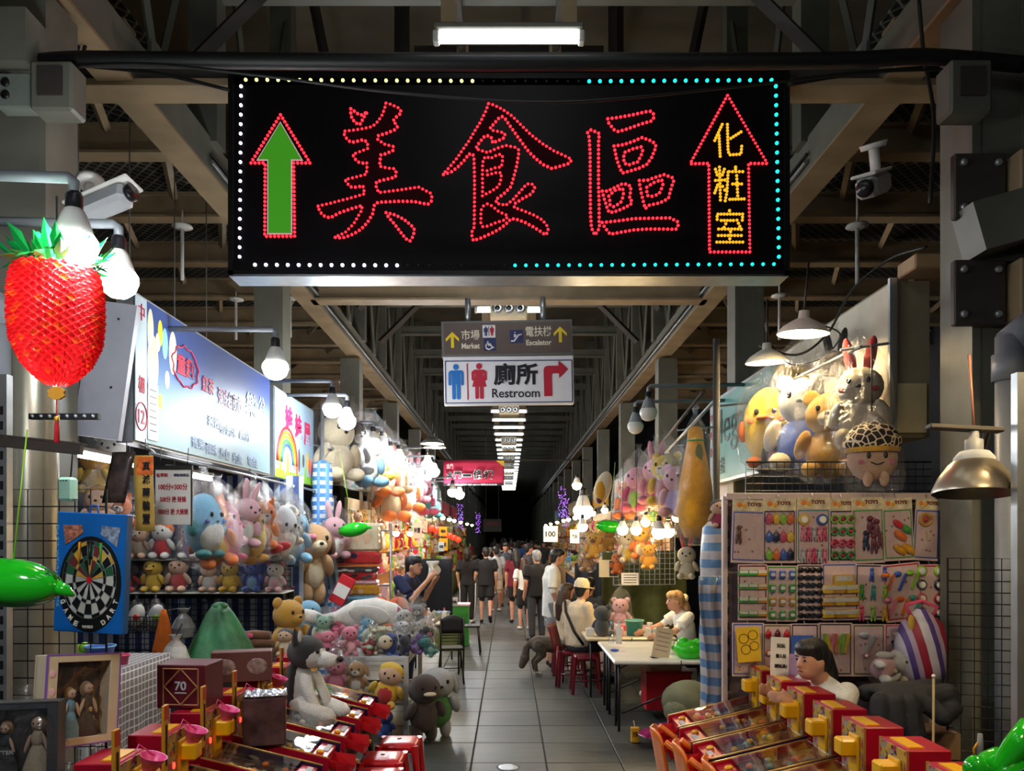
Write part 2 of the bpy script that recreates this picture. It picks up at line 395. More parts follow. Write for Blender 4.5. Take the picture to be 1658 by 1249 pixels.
# cross beams over the aisle: one carries the led sign, the next carries the direction signs
m = MB().box((0, 5.76, BZ + 0.14), (7.4, 0.16, 0.24)); m.box((0, 5.72, BZ - 0.005), (7.4, 0.24, 0.05), mi=1)
struct('beam', m, [steel_dark, steel], 'dark cross beam with bundled cables above the lit sign')
m = MB().box((0, 10.95, BZ + 0.015), (5.6, 0.26, 0.03)).box((0, 10.95, BZ + 0.13), (5.6, 0.06, 0.24)).box((0, 10.95, BZ + 0.26), (5.6, 0.26, 0.03))
struct('beam', m, steel, 'pale cross beam carrying the hanging direction signs')
# side bays: joists and mesh ceiling panels
mesh_m = mat('expanded_mesh', lin(52, 50, 46), 0.8)
def mesh_panel_material():
    m = bpy.data.materials.new('expanded_mesh_panel'); m.use_nodes = True; nt = m.node_tree; n = nt.nodes; L = nt.links.new; b = n['Principled BSDF']
    tc = n.new('ShaderNodeTexCoord'); mp = n.new('ShaderNodeMapping'); mp.inputs['Rotation'].default_value = (0, 0, R(45)); L(tc.outputs['Object'], mp.inputs[0])
    w = []
    for ax in ('X', 'Y'):
        t = n.new('ShaderNodeTexWave'); t.bands_direction = ax; t.inputs['Scale'].default_value = 3.2; L(mp.outputs[0], t.inputs[0]); w.append(t)
    mx = n.new('ShaderNodeMath'); mx.operation = 'MAXIMUM'; L(w[0].outputs['Fac'], mx.inputs[0]); L(w[1].outputs['Fac'], mx.inputs[1])
    r = n.new('ShaderNodeValToRGB'); r.color_ramp.elements[0].position = 0.86; r.color_ramp.elements[0].color = (*lin(22, 21, 19), 1); r.color_ramp.elements[1].position = 0.95; r.color_ramp.elements[1].color = (*lin(120, 114, 100), 1)
    L(mx.outputs[0], r.inputs[0]); L(r.outputs[0], b.inputs['Base Color']); b.inputs['Roughness'].default_value = 0.7
    return m
mpm = mesh_panel_material()
jm = MB().box((0, 0, 0.015), (5.4, 0.2, 0.03)).box((0, 0, 0.15), (5.4, 0.05, 0.27)).box((0, 0, 0.285), (5.4, 0.2, 0.03))
jme = jm.mesh('beam', steel); 
for s, side in ((-1, 'red lantern'), (1, 'card rack')):
    for i in range(12):
        d = 6.2 + 1.55 * i
        o = link('beam', jme, None, loc=(s * 5.75, d, 5.75)); o['kind'] = 'structure'; o['label'] = '%s ceiling joist over the stalls on the %s side' % (ORD[i], side)
        m = MB()
        for q in range(4):
            x = s * (3.5 + 1.2 * q); m.tube([(x, d + 0.1, 5.8), (x + s * 0.5, d + 1.45, 5.98)], 0.05, 4, smooth=False)
        o2 = m.obj('trim_tie', steel); o2['kind'] = 'structure'; o2['label'] = '%s set of slanting ties between joists on the %s side' % (ORD[i], side)
    struct('ceiling', MB().box((s * 5.75, 14, 6.15), (5.4, 26, 0.02)), mpm, 'dark expanded mesh ceiling over the stalls on the %s side' % side)

# ------------------------------------------------------------------ fluorescent tubes down the centre of the roof
tube_glow = glow('fluorescent_tube', (0.93, 0.97, 1.0), TUBE)
white_pl = plas('white')
def tube_light(d, label, hx=0.6, z=5.82):
    t = thing('fluorescent_light', label, 'light', (0, d, z), group='fluorescent lights down the aisle')
    MB().box((0, 0, 0.075), (1.16, 0.09, 0.05), bev=0.01).obj('housing', steel2, t)
    for s in (-1, 1):
        MB().box((s * 0.565, 0, 0.0), (0.05, 0.085, 0.09), bev=0.01).obj('end_cap', white_pl, t)
        MB().box((s * 0.47, 0.02, 0.6), (0.12, 0.05, 1.02)).obj('hanger', steel, t)
    MB().tube([(-0.55, 0, -0.005), (0.55, 0, -0.005)], 0.034, 10).obj('tube', tube_glow, t)
    return t
for s_, nm in ((-1, 'one'), (1, 'other')): struct('trim_rail', MB().box((s_ * 0.47, 32, 6.88), (0.06, 70, 0.06)), steel_dark, 'long dark rail on the %s end of the hanging fluorescent tubes' % nm)
tl = tube_light(6.0, 'large bright fluorescent tube above the red led sign, nearest of all')
n_t = 0
for i in range(-4, 34):
    d = 6.0 + 1.82 * i
    if i == 0: continue
    if i < 0:  # unseen tubes added towards and behind the camera to light the foreground
        dup(tl, loc=(0, d, 5.82), label='%s added unseen fluorescent tube overhead on the near side of the led sign' % ORD[-i - 1]); continue
    dup(tl, loc=(0, d, 5.82), label='fluorescent tube %s behind the direction signs' % (ORD[n_t % 50] + ' in line')); n_t += 1
# spotlight boxes between the tubes
spot = thing('spotlight_box', 'white box of three spotlights above the direction signs', 'light', (0, 12.9, 5.7), group='spotlight boxes under the roof')
MB().box((0, 0.1, 0), (0.62, 0.5, 0.3), bev=0.02).obj('housing', paint('cream'), spot)
for x in (-0.19, 0, 0.19):
    e = MB().lathe([(0.02, -0.16), (0.085, -0.2), (0.09, -0.15), (0.07, -0.1)], 14, M=TX((x, -0.02, 0)) @ Matrix.Rotation(-PI / 2, 4, 'X') @ TX((0, 0, 0))).obj('reflector', alu, spot)
    ball('lens', plas('black'), spot, (x, -0.17, 0.0), (0.055, 0.03, 0.055))
for i, d in enumerate((23.4, 30.9, 33.6, 38.2, 42.0, 46.5, 51, 56)):
    dup(spot, loc=(0, d, 5.72), label='%s white spotlight box further down the aisle roof' % ORD[i])

# ------------------------------------------------------------------ column splices, brackets and service pipes near the camera
bolt_me = MB().lathe([(0.0, 0.0), (0.022, 0.0), (0.022, 0.018), (0.012, 0.026), (0, 0.026)], 8, M=Matrix.Rotation(PI / 2, 4, 'X')).mesh('bolt', galv)
def splice(x, z, label, s):
    t = thing('splice_plate', label, 'bracket', (x, 4.5, z), group='bolted steel plates on columns')
    MB().box((0, 0, 0), (0.3, 0.05, 0.38), bev=0.008).obj('plate', steel_dark, t)
    for i in (-1, 1):
        for j in (-1, 1): link('bolt', bolt_me, t, loc=(i * 0.1, -0.025, j * 0.13))
    MB().box((s * 0.32, -0.02, 0), (0.3, 0.2, 0.34), bev=0.01).obj('beam_stub', steel, t)
splice(2.74, 3.98, 'upper bolted splice plate on the nearest card rack side column', 1)
splice(2.74, 3.36, 'lower bolted splice plate on the nearest card rack side column', 1)
splice(-2.98, 4.62, 'bolted splice plate near the top of the column behind the lantern', -1)
def simple_box_thing(name, label, cat, mb, m, group=None): return tag(mb.obj(name, m), label, cat, group)
m = MB().box((3.3, 4.45, 3.72), (1.3, 0.22, 0.28), M=Matrix.Translation((2.75, 4.45, 3.72)) @ Matrix.Rotation(R(-16), 4, 'Y') @ Matrix.Translation((-2.75, -4.45, -3.72)))
struct('beam', m, steel2, 'sloping steel outrigger leaving the nearest card rack side column')
m = MB().box((-3.3, 4.45, 4.75), (1.2, 0.3, 0.3))
struct('beam', m, steel2, 'short boxed steel beam end over the red lantern')
# big service pipe with elbow on the right column
t = thing('drain_pipe', 'thick grey drain pipe with an elbow beside the metal lamp', 'pipe', (0, 0, 0))
px = 2.78
MB().tube([(px + .28, 4.3, 5.2), (px + .28, 4.3, 3.35), (px + .26, 4.3, 3.2), (px + .12, 4.28, 3.1), (px, 4.27, 3.0)], 0.095, 14).obj('upper_run', pvc, t)
MB().tube([(px, 4.27, 3.05), (px, 4.27, 0.0)], 0.075, 14).obj('lower_run', pvc, t)
MB().tube([(px, 4.27, 2.8), (px, 4.27, 2.95)], 0.092, 14).obj('collar', pvc, t)
t = thing('drain_pipe', 'grey vertical drain pipe behind the red pineapple lantern', 'pipe', (0, 0, 0))
MB().tube([(-2.86, 4.3, 0), (-2.86, 4.3, 3.15)], 0.07, 14).obj('lower_run', pvc, t)
MB().tube([(-2.86, 4.3, 3.1), (-2.9, 4.3, 3.25), (-3.05, 4.3, 3.33), (-3.4, 4.3, 3.36)], 0.085, 14).obj('elbow', pvc, t)
# round steel casing around the left column
simple_box_thing('column_casing', 'shiny round metal casing around the column behind the lantern', 'casing', MB().lathe([(0.15, 0.0), (0.15, 3.2)], 24, M=TX((-2.8, 4.5, 0))), mat('casing_metal', lin(150, 145, 128), 0.3, metal=0.6, vary=0.1))
# cable bundles along the cross beam, hanging loops
cab = mat('black_cable', lin(16, 15, 15), 0.5)
def cable(label, pts, r, n=6, m=None, name='cable'):
    P = [Vector(p) for p in pts]; out = []
    for i in range(len(P) - 1):
        p0, p1, p2, p3 = P[max(i - 1, 0)], P[i], P[i + 1], P[min(i + 2, len(P) - 1)]
        for k in range(6):
            t = k / 6; out.append(0.5 * ((2 * p1) + (p2 - p0) * t + (2 * p0 - 5 * p1 + 4 * p2 - p3) * t * t + (3 * p1 - p0 - 3 * p2 + p3) * t ** 3))
    out.append(P[-1])
    return tag(MB().tube(out, r, n).obj(name, m or cab), label, 'cable')
cable('thick black cable bundle strapped along the dark cross beam', [at(-60, 150, 4.45), at(0, 118, 4.45), at(90, 98, 4.45), at(240, 97, 4.45), at(600, 101, 4.45), at(1000, 101, 4.45), at(1350, 98, 4.45), at(1500, 92, 4.45), at(1658, 105, 4.45)], 0.045, 8)
cable('second black cable sagging just under the bundle', [at(60, 112, 4.42), at(230, 104, 4.42), at(420, 122, 4.42), at(640, 150, 4.42), at(900, 166, 4.42), at(1180, 142, 4.42), at(1390, 118, 4.42), at(1560, 112, 4.42)], 0.008)
cable('thin cable crossing from the bundle to the top corner of the sign', [at(150, 108, 5.4), at(260, 120, 5.4), at(372, 146, 5.4)], 0.012)
cable('grey cable running from the sign corner along the beam', [at(1275, 137, 5.4), at(1380, 120, 5.4), at(1520, 108, 5.4)], 0.014)
for i, (x, y) in enumerate(((112, 8), (122, 14), (132, 20))):
    cable('%s cable loop hanging at the upper corner over the lantern' % ORD[i], [at(x, 0, 5.2), at(x + 10, 30 + y, 5.2), at(x + 2, 88, 5.2)], 0.012)
cable('black cable dropping down beside the nearest card rack side column', [at(1488, 0, 4.9), at(1496, 90, 4.9), at(1512, 190, 4.7), at(1506, 330, 4.6)], 0.012)
# sprinklers / camera mounts hanging from the side ceilings
for i, (x, y, d, lab) in enumerate(((295, 368, 9.0, 'tall white pendant rod above the blue banner'), (382, 486, 12, 'white pendant rod behind the sky blue banner'), (470, 484, 12.4, 'white pendant rod beside the second column'),
                                     (1262, 480, 11, 'white pendant rod over the teal board'), (1388, 367, 8.2, 'long white pendant rod above the bagged plush toys'))):
    p = at(x, y, d); t = thing('pendant_rod', lab, 'fixture', p, group='ceiling pendant rods')
    MB().lathe([(0.0, 0.03), (0.11, 0.02), (0.12, 0.0), (0.06, -0.02), (0, -0.02)], 16).obj('plate', white_pl, t)
    MB().tube([(0, 0, 0.0), (0, 0, -0.62)], 0.022, 8).obj('rod', white_pl, t)
    MB().tube([(0, 0, 0.0), (0, 0, max(0.05, 5.75 - p.z))], 0.012, 6).obj('stem', white_pl, t)
# security cameras
def sec_cam(p, rot, label):
    t = thing('security_camera', label, 'camera', p, rot=rot)
    MB().box((0, 0, 0), (0.12, 0.42, 0.12), bev=0.025).obj('housing', plas('light_grey'), t)
    MB().box((0, -0.02, 0.07), (0.14, 0.46, 0.02), bev=0.008).obj('sunshield', plas('white'), t)
    MB().lathe([(0, -0.01), (0.045, -0.01), (0.05, 0.02), (0, 0.02)], 14, M=TX((0, -0.22, 0)) @ Matrix.Rotation(PI / 2, 4, 'X')).obj('lens', plas('black'), t)
    MB().tube([(0, 0.08, 0.06), (0, 0.08, 0.2)], 0.03, 8).obj('bracket', plas('white'), t)
    MB().lathe([(0, 0.2), (0.07, 0.2), (0.08, 0.23), (0, 0.23)], 14, M=TX((0, 0.08, 0))).obj('mount', plas('white'), t)
sec_cam(at(160, 335, 4.4), (R(-14), R(18), R(70)), 'white security camera above the two bare bulbs')
sec_cam(at(1415, 300, 4.6), (R(24), 0, R(-38)), 'white security camera beside the led sign arrow')

# electrical boxes on the near columns
t = thing('junction_box', 'grey green electrical box with two round knockouts above the lantern', 'electrical box', at(30, 182, 4.4))
MB().box((0, 0, .1), (.2, .1, .2), bev=.01).obj('case', mat('box_grey_green', lin(128, 136, 126), .5, vary=.1), t)
for z in (.07, .14): MB().lathe([(.001, 0), (.022, 0), (.026, .008), (.001, .008)], 14, M=TX((-.04, -.05, z)) @ Matrix.Rotation(PI / 2, 4, 'X')).obj('knockout', blk, t)
tag(MB().box((0, 0, 0), (.05, .03, .03), bev=.006).obj('orange_clip', plas('orange'), loc=at(60, 124, 4.35)), 'small orange connector clipped to the cable bundle', 'connector')
t = thing('duct_box', 'boxed grey duct stub on the column above the junction box', 'duct', at(95, 190, 4.4)); MB().box((0, 0, .14), (.24, .16, .28), bev=.015).obj('body', steel2, t); MB().box((0, -.085, .16), (.14, .012, .16)).obj('dark_panel', steel_dark, t)
t = thing('duct_box', 'boxed grey duct stub on the column beside the right security camera', 'duct', at(1560, 185, 4.4)); MB().box((0, 0, .12), (.24, .16, .3), bev=.015).obj('body', steel3, t); MB().box((0, -.085, .14), (.14, .012, .16)).obj('dark_panel', steel_dark, t)
# ------------------------------------------------------------------ the big led sign
SD = 5.6
sign = thing('led_sign', 'large black sign with red led characters and arrows over the aisle', 'sign', at(824, 445, SD))
O = sign.location
def sp(px, py, dy=0.0): return at(px, py, SD) - O + Vector((0, dy, 0))
sign_blk = mat('sign_black', lin(9, 6, 9), 0.5, vary=0.3, vscale=2, spec=0.15)
a, b = sp(371, 108), sp(1277, 446)
MB().box(((a.x + b.x) / 2, 0.1, (a.z + b.z) / 2), (b.x - a.x, 0.2, a.z - b.z)).obj('cabinet', sign_blk, sign)
fr = MB()
for (x0, y0, x1, y1) in ((371, 108, 379, 446), (1269, 108, 1277, 446), (371, 108, 1277, 116), (371, 440, 1277, 446)):
    p, q = sp(x0, y0), sp(x1, y1); fr.box(((p.x + q.x) / 2, -0.012, (p.z + q.z) / 2), (q.x - p.x, 0.024, p.z - q.z))
fr.obj('frame', mat('sign_frame', lin(30, 29, 32), 0.35, metal=0.5), sign)
MB().box(((a.x + b.x) / 2, 0.11, -0.006), (b.x - a.x, 0.22, 0.012)).obj('drip_strip', alu, sign)
led_red = glow('led_red', (1.0, 0.012, 0.022), 3.6); led_yel = glow('led_yellow', (1.0, 0.46, 0.02), 0.85); led_lem = glow('led_lemon', (0.85, 0.92, 0.25), 1.6)
led_cy = glow('led_cyan', (0.02, 0.85, 0.72), 1.1); led_wh = glow('led_white', (0.85, 0.75, 1.0), 4.5); led_off = mat('led_off', lin(40, 36, 42), 0.4)
def dots(name, pts, m, r=0.0095):
    """one hemispherical led per point, in one mesh"""
    mb = MB()
    prof = [(r * 1.15, 0.0), (r, r * 0.7), (r * 0.55, r * 1.25), (0.0005, r * 1.45)]
    for (px, py) in pts: mb.lathe(prof, 7, M=TX(sp(px, py)) @ Matrix.Rotation(PI / 2, 4, 'X'))
    o = mb.obj(name, m, sign); o['kind'] = 'stuff'
    return o
def resample(poly, step, close=True):
    P = [Vector(p) for p in poly]; P += [P[0]] if close else []
    L = [0]
    for i in range(1, len(P)): L.append(L[-1] + (P[i] - P[i - 1]).length)
    n = max(1, round(L[-1] / step)); out = []
    for k in range(n if close else n + 1):
        s = L[-1] * k / n; i = 1
        while i < len(L) - 1 and L[i] < s: i += 1
        t = (s - L[i - 1]) / max(1e-9, L[i] - L[i - 1]); out.append(tuple(P[i - 1].lerp(P[i], t)))
    return out
Z = 4.9955
def glyph(name, ox, oy, closed, opened=(), z=Z, step=34.5, m=led_red, label=None, r=0.0095):
    pts = []
    for p in closed: pts += resample([Vector((*q, 0)) for q in p], step)
    for p in opened: pts += resample([Vector((*q, 0)) for q in p], step, False)
    o = dots(name, [(ox + q[0] / z, oy + q[1] / z) for q in pts], m, r)
    if label: o['label'] = label
    return o
def fill(name, ox, oy, poly, m, z=Z, dy=-0.003, th=0.004):
    """a thin raised panel with the outline poly (pixels of the sign face)"""
    q = [sp(ox + x / z, oy + y / z) for x, y in poly]
    M = basis((0, dy, 0), (1, 0, 0), (0, 0, 1), (0, -1, 0))
    return MB().prism([(v.x, v.z) for v in q], 0, th, M=M).obj(name, m, sign)
mei = [(625,88),(660,97),(697,113),(735,132),(750,163),(697,208),(682,232),(718,275),(700,300),(633,328),(560,350),(558,382),(612,420),(683,438),(683,468),(620,497),(583,505),(574,565),(576,600),(650,615),(692,618),(708,650),(700,685),(625,703),(548,722),(541,752),(565,812),(737,790),(888,767),(953,800),(990,820),(995,850),(990,882),(963,905),(850,882),(737,880),(585,887),(550,893),(530,913),(515,985),(474,1052),(421,1108),(360,1145),(291,1172),(249,1175),(210,1172),(295,1135),(346,1083),(372,1052),(410,985),(430,953),(432,915),(360,935),(244,975),(176,1013),(140,1008),(108,987),(70,922),(175,898),(320,860),(453,822),(440,757),(365,768),(333,762),(313,735),(295,707),(397,682),(467,663),(472,600),(470,570),(430,572),(399,562),(374,537),(357,503),(415,480),(478,455),(478,425),(467,397),(437,383),(370,400),(340,403),(313,380),(291,350),(285,315),(361,307),(437,295),(516,278),(563,233),(598,178),(618,118)]
flame = [(340,132),(372,153),(400,175),(430,182),(475,157),(440,207),(428,235),(412,260),(377,245),(357,220),(343,192),(340,165)]
drop = [(625,972),(697,990),(767,1025),(827,1073),(852,1105),(850,1138),(838,1172),(818,1202),(785,1183),(735,1120),(690,1060),(665,1033),(641,1003)]
shi = [(405,92),(383,153),(340,240),(302,300),(250,390),(207,450),(150,533),(87,610),(35,665),(103,643),(157,602),(207,550),(245,498),(280,502),(288,540),(292,690),(292,838),(290,1062),(287,1098),(268,1135),(272,1165),(282,1198),(349,1175),(448,1130),(510,1093),(560,1050),(585,1023),(622,1023),(698,1050),(768,1088),(835,1130),(865,1153),(885,1127),(885,1090),(840,1033),(775,995),(682,957),(612,932),(615,900),(680,858),(742,825),(770,793),(778,763),(752,740),(713,743),(668,795),(600,872),(543,915),(505,905),(470,900),(463,867),(530,818),(585,762),(607,687),(628,610),(647,503),(647,465),(617,445),(542,430),(470,455),(398,488),(333,468),(303,457),(312,430),(352,377),(375,352),(405,350),(432,370),(438,408),(500,382),(533,365),(536,333),(505,322),(432,308),(418,285),(443,260),(485,210),(515,195),(540,213),(580,272),(640,357),(700,440),(740,490),(795,542),(848,585),(917,615),(990,595),(1062,572),(1075,542),(1005,507),(930,473),(835,413),(745,342),(645,243),(598,195),(515,137),(445,103)]
shi_o = [[(355,838),(357,760),(355,690),(357,577),(365,537),(388,520),(418,537),(485,502),(515,507),(520,540),(508,607),(470,607),(393,635)], [(355,838),(393,818),(430,800),(487,760),(500,725),(507,690),(507,652),(470,650),(397,668)]]
shi_t = [(395,903),(430,918),(487,965),(560,998),(545,1030),(470,1053),(397,1083),(357,1087),(343,1057),(343,985),(347,947),(365,918)]
qu = [[(270,213),(347,203),(465,182),(582,155),(620,152),(640,175),(643,203),(625,230),(530,258),(427,295),(355,317),(322,303),(278,248)],
      [(320,433),(398,422),(472,397),(545,365),(617,390),(648,410),(660,438),(650,465),(625,525),(587,580),(530,610),(460,632),(388,652),(370,617),(343,543)],
      [(410,483),(475,455),(540,440),(552,468),(543,500),(512,562),(475,573),(437,587),(405,573),(398,540),(400,512)],
      [(107,325),(133,303),(168,317),(202,333),(195,400),(195,760),(200,910),(200,1050),(203,1087),(190,1120),(167,1153),(150,1125),(138,1090),(130,985),(128,760),(127,500),(120,365)],
      [(225,1052),(340,1040),(485,1020),(630,1017),(775,1015),(838,1047),(838,1083),(820,1107),(740,1105),(628,1105),(590,1105),(480,1112),(365,1132),(290,1147),(268,1120),(245,1090)],
      [(225,798),(268,798),(325,770),(390,738),(425,743),(457,760),(455,793),(445,860),(467,880),(455,905),(390,940),(320,967),(283,970),(268,947),(250,885),(240,857)],
      [(278,838),(325,793),(390,775),(397,808),(395,840),(373,893),(315,925),(288,910),(287,877)],
      [(525,712),(590,710),(652,687),(725,665),(795,690),(803,723),(787,757),(760,857),(692,893),(602,913),(573,940),(563,905),(540,808),(528,745)],
      [(585,767),(640,730),(705,705),(717,733),(713,760),(683,822),(617,843),(588,832),(585,800)]]
glyph('led_character', 500, 150, [mei, flame, drop], label='red led outlined character 美')
glyph('led_character', 710, 150, [shi, shi_t], shi_o, label='red led outlined character 食')
glyph('led_character', 930, 150, qu, label='red led outlined character 區')
dred = mat('painted_red_glow', lin(40, 5, 10), 0.8, spec=0.1)
for nm, ox, poly in (('character_glow_fill', 500, mei), ('character_glow_fill', 710, shi)): fill(nm, ox, 150, poly, dred, th=0.002)  # dark red fill paints the led glow inside the strokes
Z4 = 4.306
arrow = [(335,65),(610,538),(480,538),(490,1155),(210,1155),(205,538),(75,540)]
glyph('led_arrow', 1100, 140, [arrow], z=Z4, step=27.5, label='red led arrow pointing up with yellow characters inside')
fill('arrow_panel', 1100, 140, arrow, mat('painted_red_glow2', lin(24, 4, 8), 0.8, spec=0.1), z=Z4, th=0.002)
yl = [[(297,268),(245,380)],[(275,345),(283,490)],[(333,268),(338,455),(350,480),(428,475),(433,420)],[(428,320),(357,365)],
      [(278,565),(285,795)],[(250,580),(262,620)],[(312,580),(298,620)],[(250,658),(315,655)],[(265,690),(245,745)],[(300,700),(315,725)],[(338,600),(330,740),(318,800)],[(345,597),(440,597)],[(390,565),(390,580)],[(398,625),(405,765)],[(370,683),(432,683)],[(350,790),(450,787)],
      [(348,868),(348,870)],[(262,930),(262,893),(440,893),(437,935)],[(290,937),(375,937)],[(400,935),(430,1000)],[(322,960),(310,985)],[(272,997),(430,997)],[(355,1015),(350,1065)],[(270,1042),(430,1042)],[(260,1088),(440,1088)]]
glyph('led_lettering', 1100, 140, [], yl, z=Z4, step=22, m=led_yel, label="yellow led characters 化粧室", r=0.011)
Z2 = 3.202
la = [(302,340),(455,590),(370,590),(375,970),(220,970),(222,590),(148,590)]
glyph('led_arrow', 360, 80, [la], z=Z2, step=21.0, label='red led outline of the arrow with green face')
ga = [(302,385),(410,573),(357,573),(357,955),(240,955),(240,573),(188,573)]
ga2 = [(302,376),(420,579),(363,579),(363,961),(234,961),(234,579),(178,579)]
fill('arrow_border', 360, 80, ga2, mat('arrow_border', lin(200, 170, 175), 0.5, emit=0.35), z=Z2, th=0.004)
fill('arrow_face', 360, 80, ga, mat('arrow_green', lin(52, 128, 22), 0.5, emit=0.55), z=Z2, th=0.007)
row = lambda x0, y0, x1, y1, n: [(x0 + (x1 - x0) * i / (n - 1), y0 + (y1 - y0) * i / (n - 1)) for i in range(n)]
dots('led_border', row(398, 129.5, 765, 131.5, 22), led_lem, 0.0115)['label'] = 'row of lemon yellow leds along the top'
dots('led_border', row(954, 132, 1249, 130, 18), led_cy, 0.0125)['label'] = 'row of turquoise leds along the top'
dots('led_border', row(390.5, 140, 388, 416, 19), led_wh, 0.0105)['label'] = 'column of white leds'
dots('led_border', row(413, 429, 643, 430, 14), led_wh, 0.0115)['label'] = 'row of white leds along the bottom'
dots('led_border', row(834, 430, 1253, 428, 25), led_cy, 0.0115)['label'] = 'row of turquoise leds along the bottom'
dots('led_border', row(1256, 140, 1261, 416, 19), led_cy, 0.0125)['label'] = 'column of turquoise leds'
dots('led_border', row(661, 430, 817, 430, 10) + row(782, 131, 937, 131.5, 10), led_off, 0.009)['label'] = 'unlit leds of the border'
for x in (420, 1230): MB().tube([sp(x, 108, 0.1), sp(x, 84, 0.1)], 0.02, 6).obj('hanger', steel_dark, sign)

# ------------------------------------------------------------------ hanging direction signs
HD = 10.4
def hp(px, py, dy=0.0): return at(px, py, HD) - HO + Vector((0, dy, 0))
HO = at(822, 577, HD)
ds = thing('direction_sign', 'brown hanging sign for market and escalator with yellow arrows', 'sign', HO, rot=(0, R(-1.6), R(2)))
p, q = hp(716, 519), hp(928, 576)
cen = lambda p, q: ((p.x + q.x) / 2, (p.z + q.z) / 2)
c = cen(p, q); brown = mat('sign_brown', lin(92, 78, 72), 0.45, vary=0.06)
MB().box((c[0], 0.07, c[1]), (q.x - p.x, 0.14, p.z - q.z)).obj('cabinet', mat('sign_grey', lin(105, 105, 102), 0.4, vary=0.05), ds)
MB().box((c[0], -0.004, c[1]), (q.x - p.x - 0.06, 0.012, p.z - q.z - 0.06)).obj('face', brown, ds); df = ds.children[-1]
ivory = mat('sign_ivory', lin(225, 215, 195), 0.6, vary=0.03); syel = mat('sign_yellow', lin(235, 205, 40), 0.5, vary=0.03)
sblue = mat('sign_blue', lin(35, 45, 95), 0.5, vary=0.03); swhite = mat('sign_white', lin(228, 226, 232), 0.5, vary=0.03)
mblue = mat('figure_blue', lin(25, 110, 190), 0.5, vary=0.03); mred = mat('figure_red', lin(185, 30, 55), 0.5, vary=0.03); sblack = mat('sign_letter_black', lin(18, 16, 26), 0.5, vary=0.03)
RD = MB
SM = lambda dy: basis((0, dy, 0), (1, 0, 0), (0, 0, 1), (0, -1, 0))
def hpoly(name, pts, m, parent, dy=-0.010, th=0.004):
    v = [hp(x, y) for x, y in pts]
    return MB().prism([(a.x, a.z) for a in v], 0, th, M=SM(dy)).obj(name, m, parent)
def hrow(x0, y0, s=5.0): return lambda pts: [(690 + x / s, 450 + y / s) for x, y in pts]
z5 = lambda pts: [(690 + x / 4.996, 450 + y / 4.996) for x, y in pts]
def uparrow(cx, name, dy=0):
    hpoly(name, z5([(cx, 432 + dy), (cx + 53, 485 + dy), (cx + 53, 510 + dy), (cx + 12, 470 + dy), (cx + 12, 560 + dy), (cx - 12, 560 + dy), (cx - 12, 470 + dy), (cx - 53, 510 + dy), (cx - 53, 485 + dy)]), syel, df)
uparrow(217, 'arrow'); uparrow(1090, 'arrow', -28)
def htext(s, x0, y0, x1, y1, m, parent, bold=0.0, dy=-0.012):
    (a, b) = z5([(x0, y0), (x1, y1)]); p, q = hp(*a), hp(*b)
    return lettering(s, m, parent, ((p.x + q.x) / 2, dy, (p.z + q.z) / 2), q.x - p.x, p.z - q.z, bold=bold)
htext('市場', 290, 418, 438, 500, ivory, df, 0.012); htext('Market', 290, 525, 436, 570, ivory, df, 0.03)
htext('電扶梯', 810, 398, 1018, 482, ivory, df, 0.012); htext('Escalator', 812, 508, 1018, 552, ivory, df, 0.03)
hpoly('pictogram', z5([(462, 382), (565, 382), (565, 483), (462, 483)]), swhite, df)
hpoly('pictogram', z5([(468, 490), (565, 490), (565, 588), (468, 588)]), sblue, df)
hpoly('pictogram', z5([(680, 428), (788, 424), (788, 530), (682, 532)]), sblue, df)
def man(parent, cx, y0, h, m, dy, woman=False):
    """standing toilet-sign figure, h tall in zoom pixels"""
    k = h / 290.0; X = lambda x: cx + x * k; Y = lambda y: y0 + y * k
    ring = [(X(24 * math.cos(t * PI / 8)), Y(24 + 24 * math.sin(t * PI / 8))) for t in range(16)]
    hpoly('figure', z5(ring), m, parent, dy)
    if woman: body = [(-38, 52), (38, 52), (62, 70), (62, 135), (48, 142), (40, 132), (38, 85), (30, 85), (58, 190), (34, 190), (34, 282), (24, 290), (4, 284), (4, 190), (-4, 190), (-4, 284), (-24, 290), (-34, 282), (-34, 190), (-58, 190), (-30, 85), (-38, 85), (-40, 132), (-48, 142), (-62, 135), (-62, 70)]
    else: body = [(-46, 52), (46, 52), (62, 68), (62, 170), (48, 176), (40, 168), (40, 82), (34, 82), (34, 280), (22, 290), (4, 282), (4, 165), (-4, 165), (-4, 282), (-22, 290), (-34, 280), (-34, 82), (-40, 82), (-40, 168), (-48, 176), (-62, 170), (-62, 68)]
    hpoly('figure', z5([(X(x), Y(y)) for x, y in body]), m, parent, dy)
man(df, 488, 393, 78, sblue, -0.0155); man(df, 538, 391, 78, mred, -0.0155, True)
hpoly('figure', z5([(511, 392), (515, 392), (515, 470), (511, 470)]), sblack, df, -0.0155)
def hline(pts, w, m, parent, dy=-0.0155):
    v = [hp(*a) for a in z5(pts)]
    return MB().tube([(a.x, dy, a.z) for a in v], w, 6).obj('figure', m, parent)
hline([(502, 512), (506, 545), (528, 545), (540, 568), (552, 560)], 0.012, swhite, df); hline([(497, 530), (484, 550), (490, 572), (512, 580), (530, 570), (536, 556)], 0.010, swhite, df); hline([(503, 540), (528, 532)], 0.01, swhite, df)
hline([(690, 515), (714, 515), (752, 467), (780, 463)], 0.014, swhite, df); hline([(725, 462), (724, 486)], 0.022, swhite, df); hline([(724, 445), (725, 449)], 0.016, swhite, df)
for x in (760, 882):
    MB().tube([hp(x, 519, 0.07), hp(x, 480, 0.07)], 0.04, 8).obj('post', galv, ds)
rs = thing('restroom_sign', 'white hanging restroom sign with blue and red figures and red turning arrow', 'sign', HO, rot=(0, R(-1.0), R(2)))
p, q = hp(718, 576.5), hp(929, 655); c = cen(p, q)
